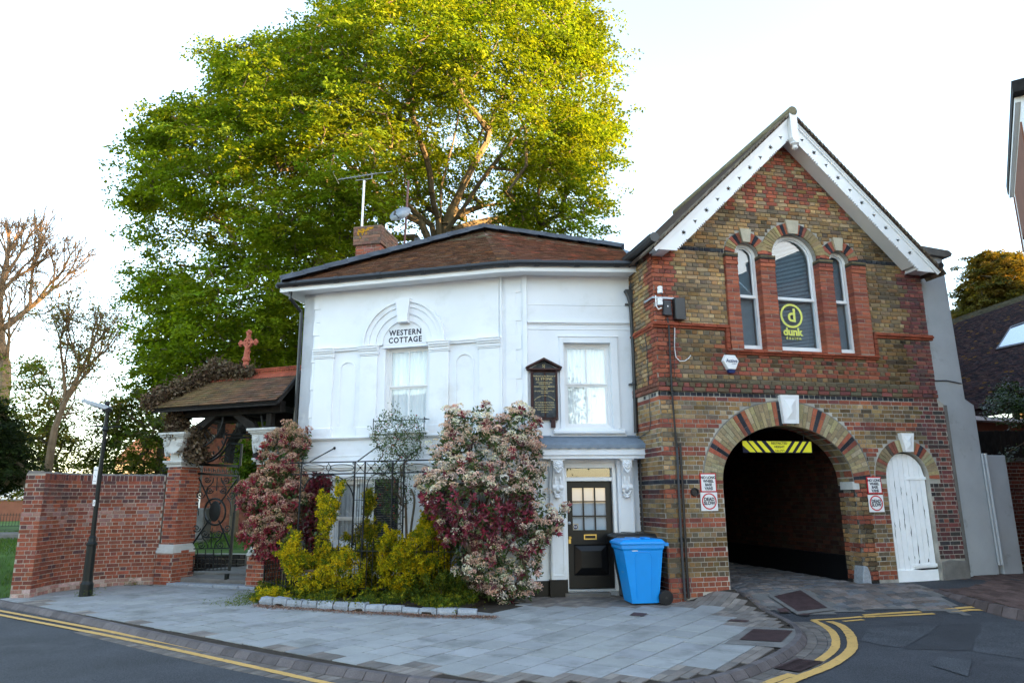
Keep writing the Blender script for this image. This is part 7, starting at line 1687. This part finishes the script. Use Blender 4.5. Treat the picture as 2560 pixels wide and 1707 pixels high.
# support trunk of the left photinia
# dead ivy over the lych gate
iv=plant('dead_ivy','brown withered ivy heaped over the left end of the lych gate roof','climber',LG.p(-.5,-.3,3.6))
C=[]
for i in range(2300):
    f=rnd.random(); u=-.95+1.9*rnd.random()**1.1; 
    if u<-.2: s=rnd.random(); p=lgp(RU0+.72*s-.05,re0+(re1-re0)*s+rnd.uniform(-.25,.1),RZ0+(RZ1-RZ0)*s)+Vector((jit(.14),jit(.12),abs(rnd.gauss(0,.14))+.02))
    else: p=lgp(RU0+.55+ (u+.2)*1.1,re1+jit(.12),RZ1+.05)+Vector((0,0,abs(rnd.gauss(0,.16))*max(.25,1-(u+.2)*.7)))
    C.append(tuple(p))
for i in range(400): C.append(tuple(lgp(-.22+jit(.16),-.10+jit(.16),rnd.uniform(3.0,3.6))))
for i in range(260): C.append(tuple(lgp(rnd.uniform(.05,.45),-.2+jit(.16),rnd.uniform(2.5,3.2))))
C=np.array(C); Cn=np.repeat(C,7,0)+ng.normal(size=(len(C)*7,3))*.05; quadmesh('leaves',leaves(Cn,.075,.65,None,1,0,.5),cols(len(Cn),[(.10,.07,.045),(.14,.10,.065),(.07,.045,.03),(.18,.14,.09)]),M['dead'],iv)
b=MB()
for i in range(60): p=Vector(C[rnd.randrange(len(C))]); q=p+Vector((jit(.3),jit(.2),jit(.35))); b.tube([p,(p+q)/2+Vector((jit(.06),jit(.06),jit(.06))),q],.006,4)
b.build('stems',M['twig'],iv)
# grass blades on the lawn and weeds, fallen petals
def sgr(poly,N,h,fn,pal,nm,m='blade'):
    xs=[p[0] for p in poly]; ys=[p[1] for p in poly]; x=ng.uniform(min(xs),max(xs),N*3); y=ng.uniform(min(ys),max(ys),N*3); k=poly_in(x,y,poly); x=x[k][:N]; y=y[k][:N]; z=np.array([fn(a,b_) for a,b_ in zip(x,y)]); P=np.stack([x,y,z],1); V=leaves(P,h,.16,np.tile([0,0,1.],(len(P),1)),.55); o=quadmesh(nm,V,cols(len(P),pal),M[m]); tag(o,None,None,None,'stuff'); return o
g1=sgr([(-18,15),(-9.5,13.3),(-9.0,16),(-8,19),(-4.5,18.8),(-4.5,24),(-8,30),(-22,30)],30000,.09,gzf,[(.05,.11,.015),(.07,.14,.02),(.04,.085,.012),(.09,.13,.03)],'grass_blades'); g1['label']='short green grass of the churchyard lawn'; g1['category']='grass'
lt_=[]; ed=[(p.x,p.y) for p in EP]
N=5200; i_=ng.integers(0,len(ed)-1,N); f=ng.uniform(0,1,N); e0=np.array(ed); P2=e0[i_]*(1-f[:,None])+e0[i_+1]*f[:,None]; P2[:,1]-=np.abs(ng.normal(0,.11,N))+.02; P2[:,0]+=ng.normal(0,.05,N); P=np.column_stack([P2,np.full(N,.012)+ng.uniform(0,.012,N)])
V=leaves(P,.03,.6,None,1,0,.4); V[:,:,2]=np.clip((V[:,:,2]-P[:,None,2])*.35+P[:,None,2],.006,1)
o=quadmesh('fallen_leaves',V,cols(N,[(.20,.09,.06),(.30,.17,.13),(.12,.07,.045),(.38,.28,.22)]),M['dead']); tag(o,'fallen petals and dry leaves along the granite edging','leaf litter',None,'stuff')
P=[]; 
for (x,y,n,s) in ((560,1500,0,0),(640,1495,260,.16),(600,1510,150,.2),(735,1512,120,.1),(214,1489,70,.09),(330,1462,40,.1),(1130,1520,90,.25)):
    c=at_z(x,y,0)
    for k in range(n): P.append((c.x+rnd.gauss(0,s),c.y+rnd.gauss(0,s*.6),abs(rnd.gauss(0,.05))+.005))
P=np.array(P); P=np.repeat(P,5,0)+ng.normal(size=(len(P)*5,3))*.02; P[:,2]=np.maximum(P[:,2],.005); o=quadmesh('weeds',leaves(P,.022,.6),cols(len(P),[(.10,.16,.02),(.07,.11,.02),(.16,.19,.03)]),M['leaf']); tag(o,'small green weeds growing at the foot of the walls and lamp','weeds',None,'stuff')
# ---------------------------------------------------------------- background buildings
def block(name,label,cat,fr,w_,dp_,h,m,roofh=0,rm='tile',win=(),wcol=(1,1,1)):
    t=thing(name,label,cat,fr.p(w_/2,-dp_/2,0)); b=MB(); b.box(fr,0,w_,-dp_,0,-.3,h,wcol); b.build('wall',M[m],t)
    if roofh:
        b=MB(); e=.3; V=[fr.p(-e,e,h-.1),fr.p(w_+e,e,h-.1),fr.p(w_+e,-dp_-e,h-.1),fr.p(-e,-dp_-e,h-.1),fr.p(-e,-dp_/2,h+roofh),fr.p(w_+e,-dp_/2,h+roofh)]; b.add(V,[(0,1,5,4),(2,3,4,5),(0,4,3),(1,2,5)],(.14,.08,.06)); b.build('roof',M[rm],t)
    for u,z,ww,hh in win:
        b=MB(); holed(b,fr,[(u,z),(u+ww,z),(u+ww,z+hh),(u,z+hh)],[[(u+.07,z+.07),(u+.07,z+hh-.07),(u+ww-.07,z+hh-.07),(u+ww-.07,z+.07)]],.0,.05); b.box(fr,u+.05,u+ww-.05,.01,.035,z+hh/2-.03,z+hh/2+.03); wn=b.build('window',M['white'],t)
        g=MB(); g.box(fr,u+.06,u+ww-.06,.0,.012,z+.06,z+hh-.06); g.build('pane',M['navy'],wn)
    return t
bwall=mat('far_brickwork',(.20,.085,.055),rough=.95,var=.15,vs_=2,bump=.3,bs=20); M['farbrick']=bwall
# church-side brick gable seen through the lych gate, courses built as shallow bands
CF=Fr(-12.0,27.5,6)
ch_=block('church_building','red brick church building seen through the lych gate','building',CF,8.,9,6.0,'farbrick',0)
cs=courses(CF,0,6.2,.3,5.9,.04,lambda u,z:True,lambda k,u,z,h,i:cj(rnd.choice([(.24,.09,.055),(.21,.08,.05),(.18,.07,.05)]),.12),ch=.15)
o=None
b=MB()
for v,f,c in cs: b.add(v,f,c)
o=b.build('brick_field',M['brick'],ch_,fix=False); o['kind']='stuff'
b=MB(); b.box(CF,0,8,0,.05,3.35,3.42,(1.6,2.5,3)); b.build('string_course',M['farbrick'],ch_)
# dwarf wall and flagged steps behind the gate
DW=Fr(-8.1,17.45,-14)
dw=thing('dwarf_wall','low mossy stone retaining wall behind the iron gate','wall',DW.p(1.5,0,0)); b=MB(); b.box(DW,-.6,1.9,-.35,-.0,-.1,.44); cw=b.build('core',M['mortar'],dw)
sp_=[]; 
for r__ in range(4):
    u=-.6
    while u<1.8: L_=rnd.uniform(.16,.34); sp_.append(brickv(DW,u,min(1.9,u+L_-.015),.02+r__*.11,.02+r__*.11+.098,.03,-.01,cj((.13,.105,.085),.25),.012)); u+=L_
pieces('stone',sp_,M['granite'],cw)
b=MB(); 
for i in range(3): b.cbox(DW,1.95,3.6,-.3-i*.4-.5,.35-i*.42,-.05,.20+.10*i,.02)
tag(b.build('garden_steps',M['concrete']),'dark flagstone steps beside the dwarf wall behind the gate','steps')
tag(MB().box(Fr(-10.3,22.,-6),0,.9,-.5,0,0,1.45).build('headstone',M['concrete'],None,bevel=.05),'weathered pale tomb seen through the gate scrollwork','tomb')
b=MB(); FB=Fr(-8.6,24.6,4); bs_=[]
fe=thing('board_fence','grey vertical board fence seen through the lych gate','fence',FB.p(2,0,0))
for i in range(34): b=MB(); b.cbox(FB,i*.13,i*.13+.118,-.02,jit(.006)+.012,.3,2.25+jit(.03),.004,(.6,.55,.5)); b.build('board',M['concrete'],fe)
# far left: low brick wall, white hall, park railings, bench-like tomb
L1=Fr(-42,47,4); lw_=thing('far_wall','long low red brick wall at the far side of the lawn','wall',L1.p(8,0,0)); b=MB(); b.box(L1,0,26,-.3,0,-.2,1.75); b.build('wall',M['farbrick'],lw_); b=MB(); b.box(L1,0,26,-.35,.05,1.75,1.85); b.build('coping',M['concrete'],lw_)
block('white_hall','low white hall behind the far brick wall at the left','building',Fr(-44,53,4),22,8,3.1,'white',0)
rf2=thing('park_railing','low dark railing at the back of the lawn','railing',(-26,38,.3)); b=MB()
for i in range(70): x=-31+i*.16; b.tube([(x,37.5,.3),(x,37.5,1.1)],.012,4)
for z in (.45,1.02): b.tube([(-31,37.5,z),(-19.8,37.5,z)],.016,4)
b.build('bars',M['iron'],rf2)
tb=tag(MB().cbox(Fr(-18.2,24.4,6),0,1.5,-.7,0,.2,.66,.05).build('stone_tomb',M['concrete'],None,bevel=.03),'low pale stone tomb on the lawn at the far left','tomb')
ns=thing('notice_board','small white-topped notice board on dark legs by the railing','notice board',(-22.5,30.5,.3)); b=MB()
NF=Fr(-22.9,30.5,10); b.box(NF,0,.7,-.35,0,1.25,1.32); b.build('panel',M['white'],ns); b=MB()
for u in (.1,.6): b.tube([NF.p(u,-.15,.25),NF.p(u,-.15,1.27)],.04,6)
b.build('leg',M['iron'],ns)
# distant houses over the wall
block('distant_house','pale sunlit house far behind the garden wall trees','building',Fr(-37,66,0),13,8,5.2,'keystone',2.6,win=[(2,1.5,1.2,1.4),(5.5,1.5,1.2,1.4),(9,1.5,1.2,1.4)])
block('slate_cottage','small grey roofed cottage beside the left lych gate pillar','building',Fr(-17.0,33.5,10),1.3,6,2.2,'render',1.5,'slate')
# ---- right side: low tiled house with rooflight
RH=Fr(10.9,17.4,30)
# roof plane from photographed corners at real depth
Rf=[at_y(2380,1035,17.5),at_y(2700,985,19.5),None,at_y(2360,806,22.0)]
_n=(Rf[1]-Rf[0]).cross(Rf[3]-Rf[0]); _d=raydir(2700,690); _o=Vector((0,0,CAMH)); Rf[2]=_o+_d*((Rf[0]-_o).dot(_n)/_d.dot(_n))
th_=thing('tiled_house','low house with a dark tiled roof and rooflight at the right edge','building',(14,20,0))
b=MB(); b.add([tuple(p) for p in Rf]+[tuple(p+Vector((0,0,-.2))) for p in Rf],[(0,1,2,3),(7,6,5,4),(0,4,5,1),(1,5,6,2),(2,6,7,3),(3,7,4,0)],(.05,.04,.04)); rr2=b.build('roof',M['tile'],th_)
def hcol(f,s):
    if rnd.random()<.02: return (.22,.12,.03)
    return cj(rnd.choice([(.055,.042,.045),(.075,.05,.05),(.045,.038,.042),(.09,.055,.05)] if f<.93 else [(.12,.11,.07)]),.2)
tl_=plane_tiles(Rf[0]+Vector((0,-.05,.02)),Rf[1]+Vector((0,-.05,.02)),Rf[3],Rf[2],.13,.2,hcol,.02)
pieces('roof_tile',tl_,M['tile'],rr2)
def onroof(x,y):
    n=(Rf[1]-Rf[0]).cross(Rf[3]-Rf[0]).normalized(); d=raydir(x,y); o=Vector((0,0,CAMH)); t=(Rf[0]-o).dot(n)/d.dot(n); nn=n if n.z>0 else -n; return o+d*t,nn
cr4=[onroof(x,y) for x,y in ((2485,880),(2560,864),(2585,800),(2522,822))]
b=MB(); P=[c for c,_ in cr4]; nn=cr4[0][1]; cen_=sum(P,Vector())/4
for k in range(4):
    a,c=P[k],P[(k+1)%4]; a2,c2=a.lerp(cen_,.14),c.lerp(cen_,.14); b.add([tuple(v+nn*h) for h in (.02,.10) for v in (a,c,c2,a2)],[(4,5,6,7),(0,1,5,4),(2,3,7,6)])
rl_=b.build('rooflight',M['dgrey'],th_,fix=False)
b=MB(); b.add([tuple(p.lerp(cen_,.12)+nn*.07) for p in P],[(0,1,2,3)]); b.build('pane',mat('rooflight_glass',(.35,.42,.5),rough=.05,spec=1,metal=.6),rl_,fix=False)
# house wall below the eaves with a white window
WF=Fr(*( (Rf[0].x+.1),(Rf[0].y+.35) ),math.degrees(math.atan2(Rf[1].y-Rf[0].y,Rf[1].x-Rf[0].x)))
b=MB(); b.box(WF,-.2,6,-4,0,-.1,Rf[0].z-.05); b.build('wall',M['farbrick'],th_)
b=MB(); b.box(WF,-.2,6,.0,.32,Rf[0].z-.12,Rf[0].z-.02); b.build('soffit',M['white'],th_)
b=MB(); holed(b,WF,[(.02,2.3),(.62,2.3),(.62,3.5),(.02,3.5)],[[(.09,2.38),(.09,3.42),(.55,3.42),(.55,2.38)]],.0,.06); wn=b.build('window',M['white'],th_); b=MB(); b.box(WF,.07,.57,.005,.03,2.35,3.45); b.build('pane',M['navy'],wn)
# garden wall and fence in front of it
G3=Fr(10.0,14.75,13)
gb=thing('boundary_wall','dark red brick boundary wall at the right edge','wall',G3.p(1.5,0,.3)); b=MB(); b.box(G3,-.3,5,-.25,0,.1,2.35); c3=b.build('core',M['mortar'],gb)
pieces('brick',courses(G3,-.3,3,.35,2.33,.4,lambda u,z:True,lambda k,u,z,h,i:cj(rnd.choice([(.15,.045,.03),(.12,.04,.03),(.18,.05,.035)]),.2),ch=.076),M['brick'],c3)
b=MB(); b.box(G3,-.35,5,-.30,.05,2.35,2.42); b.build('coping',M['concrete'],gb)
fd=thing('board_fence','dark timber fence panel above the boundary wall','fence',G3.p(1,-.5,2.4))
for i in range(22): b=MB(); b.cbox(G3,-.9+i*.14,-.9+i*.14+.13,-.62,-.60+jit(.004),1.5,3.05+jit(.02),.004); b.build('board',M['timber'],fd)
# tall brick building with white eaves at the right edge of the frame
TB=thing('tall_brick_building','tall red brick building with white panelled eaves at the right edge','building',(15,8,0))
e0=at_z(2532,246,8.5); e1_=at_z(2519,488,8.5)
dv=Vector((e1_.x-e0.x,e1_.y-e0.y,0)); yw=math.degrees(math.atan2(dv.y,dv.x))
TF=Fr(e1_.x,e1_.y,yw,1)     # runs back towards the camera for negative u; d>0 should face the street (left)
s_=1 if TF.n.x<0 else -1
TF=Fr(e1_.x,e1_.y,yw,s_); TL=-(e1_-e0).length
b=MB(); b.box(TF,TL,0,-.22,0,8.5,8.72); b.box(TF,TL-.22,TL,-12,0,8.5,8.72); b.build('gutter',M['timber'],TB)
b=MB(); b.box(TF,TL,-.04,-.9,-.02,8.40,8.50); b.build('soffit',M['white'],TB)
b=MB(); b.box(TF,TL,-.06,-.9,-.10,6.9,8.40); b.build('upper_panel',M['render'],TB); b=MB(); b.box(TF,TL+.4,-.9,-.12,-.075,7.1,8.2); b.box(TF,-.35,-.25,-.12,-.075,7.0,8.3); b.build('panel_trim',M['farbrick'],TB)
b=MB(); b.box(TF,TL+.1,-.08,-12,-.12,-.3,8.35); wl_=b.build('wall',M['farbrick'],TB)
b=MB(); V=[TF.p(TL,-.1,8.72),TF.p(0,-.1,8.72),TF.p(0,-12.4,8.72),TF.p(TL,-12.4,8.72),TF.p(TL/2-.1,-4,10.5),TF.p(TL/2+.1,-4,10.5)]; b.add(V,[(0,1,5,4),(1,2,5),(2,3,4,5),(3,0,4)]); b.build('roof',M['tile'],TB)
for i in range(1):
    u=TL+1.6
    for z in (1.2,4.3): 
        b=MB(); holed(b,TF,[(u,z),(u+1.1,z),(u+1.1,z+1.6),(u,z+1.6)],[[(u+.07,z+.07),(u+.07,z+1.53),(u+1.03,z+1.53),(u+1.03,z+.07)]],-.12,-.05); w4=b.build('window',M['white'],TB); b=MB(); b.box(TF,u+.06,u+1.04,-.12,-.10,z+.06,z+1.54); b.build('pane',M['navy'],w4)
# ---- the other side of the street, behind the camera: terraces and trees that shade and are mirrored in the panes
OF=Fr(34,-8,180-0,1)
def terrace(lbl,x,y,yaw,w_,h,rh,m='farbrick'): 
    F=Fr(x,y,yaw); ws=[(.8+2.4*i,z,1.1,1.5) for i in range(int(w_/2.4)) for z in (.9,3.9)]
    return block('unseen_house',lbl,'building',F,w_,8,h,m,rh,'slate',win=ws)
terrace('long brick terrace across the street behind the viewer',-16,-9.,180,10,6.2,2.5,'render')
terrace('unseen tall brick block added right of the view to shade the street',31,-22,90,46.5,12.6,3.0)  # unseen block, placed and lengthened to keep low sun off the street
for i,(x,y,h) in enumerate(((-6.5,-14,11),(-1.5,-17,13),(4.5,-15,10))):
    t=plant('street_tree',['leafy street tree behind the viewer, left one','leafy street tree behind the viewer, middle one','leafy street tree behind the viewer, right one'][i],'tree',(x,y,0)); poly=[(x+3.2*math.cos(a)*(1+.15*math.sin(5*a)),h*.62+h*.38*math.sin(a)) for a in [k*.45 for k in range(14)]]
    tips=volume(poly,160,y,2.8,.4,2.,px=False); NP,par,cnt,tipn=tree_from(np.array([(x,y,-.2),(x,y,2.5),(x,y,h*.35)]),[-1,0,1],tips,2); skel_mesh('trunk',NP,par,cnt,.015,.5,M['bark'],t,maxr=.3,sides=5); C=np.repeat(NP[np.array(tipn)],70,0); C=C+ng.normal(size=C.shape)*.45; quadmesh('crown',leaves(C,.22,.6),cols(len(C),[(.05,.09,.015),(.07,.11,.02)]),M['leaf'],t)
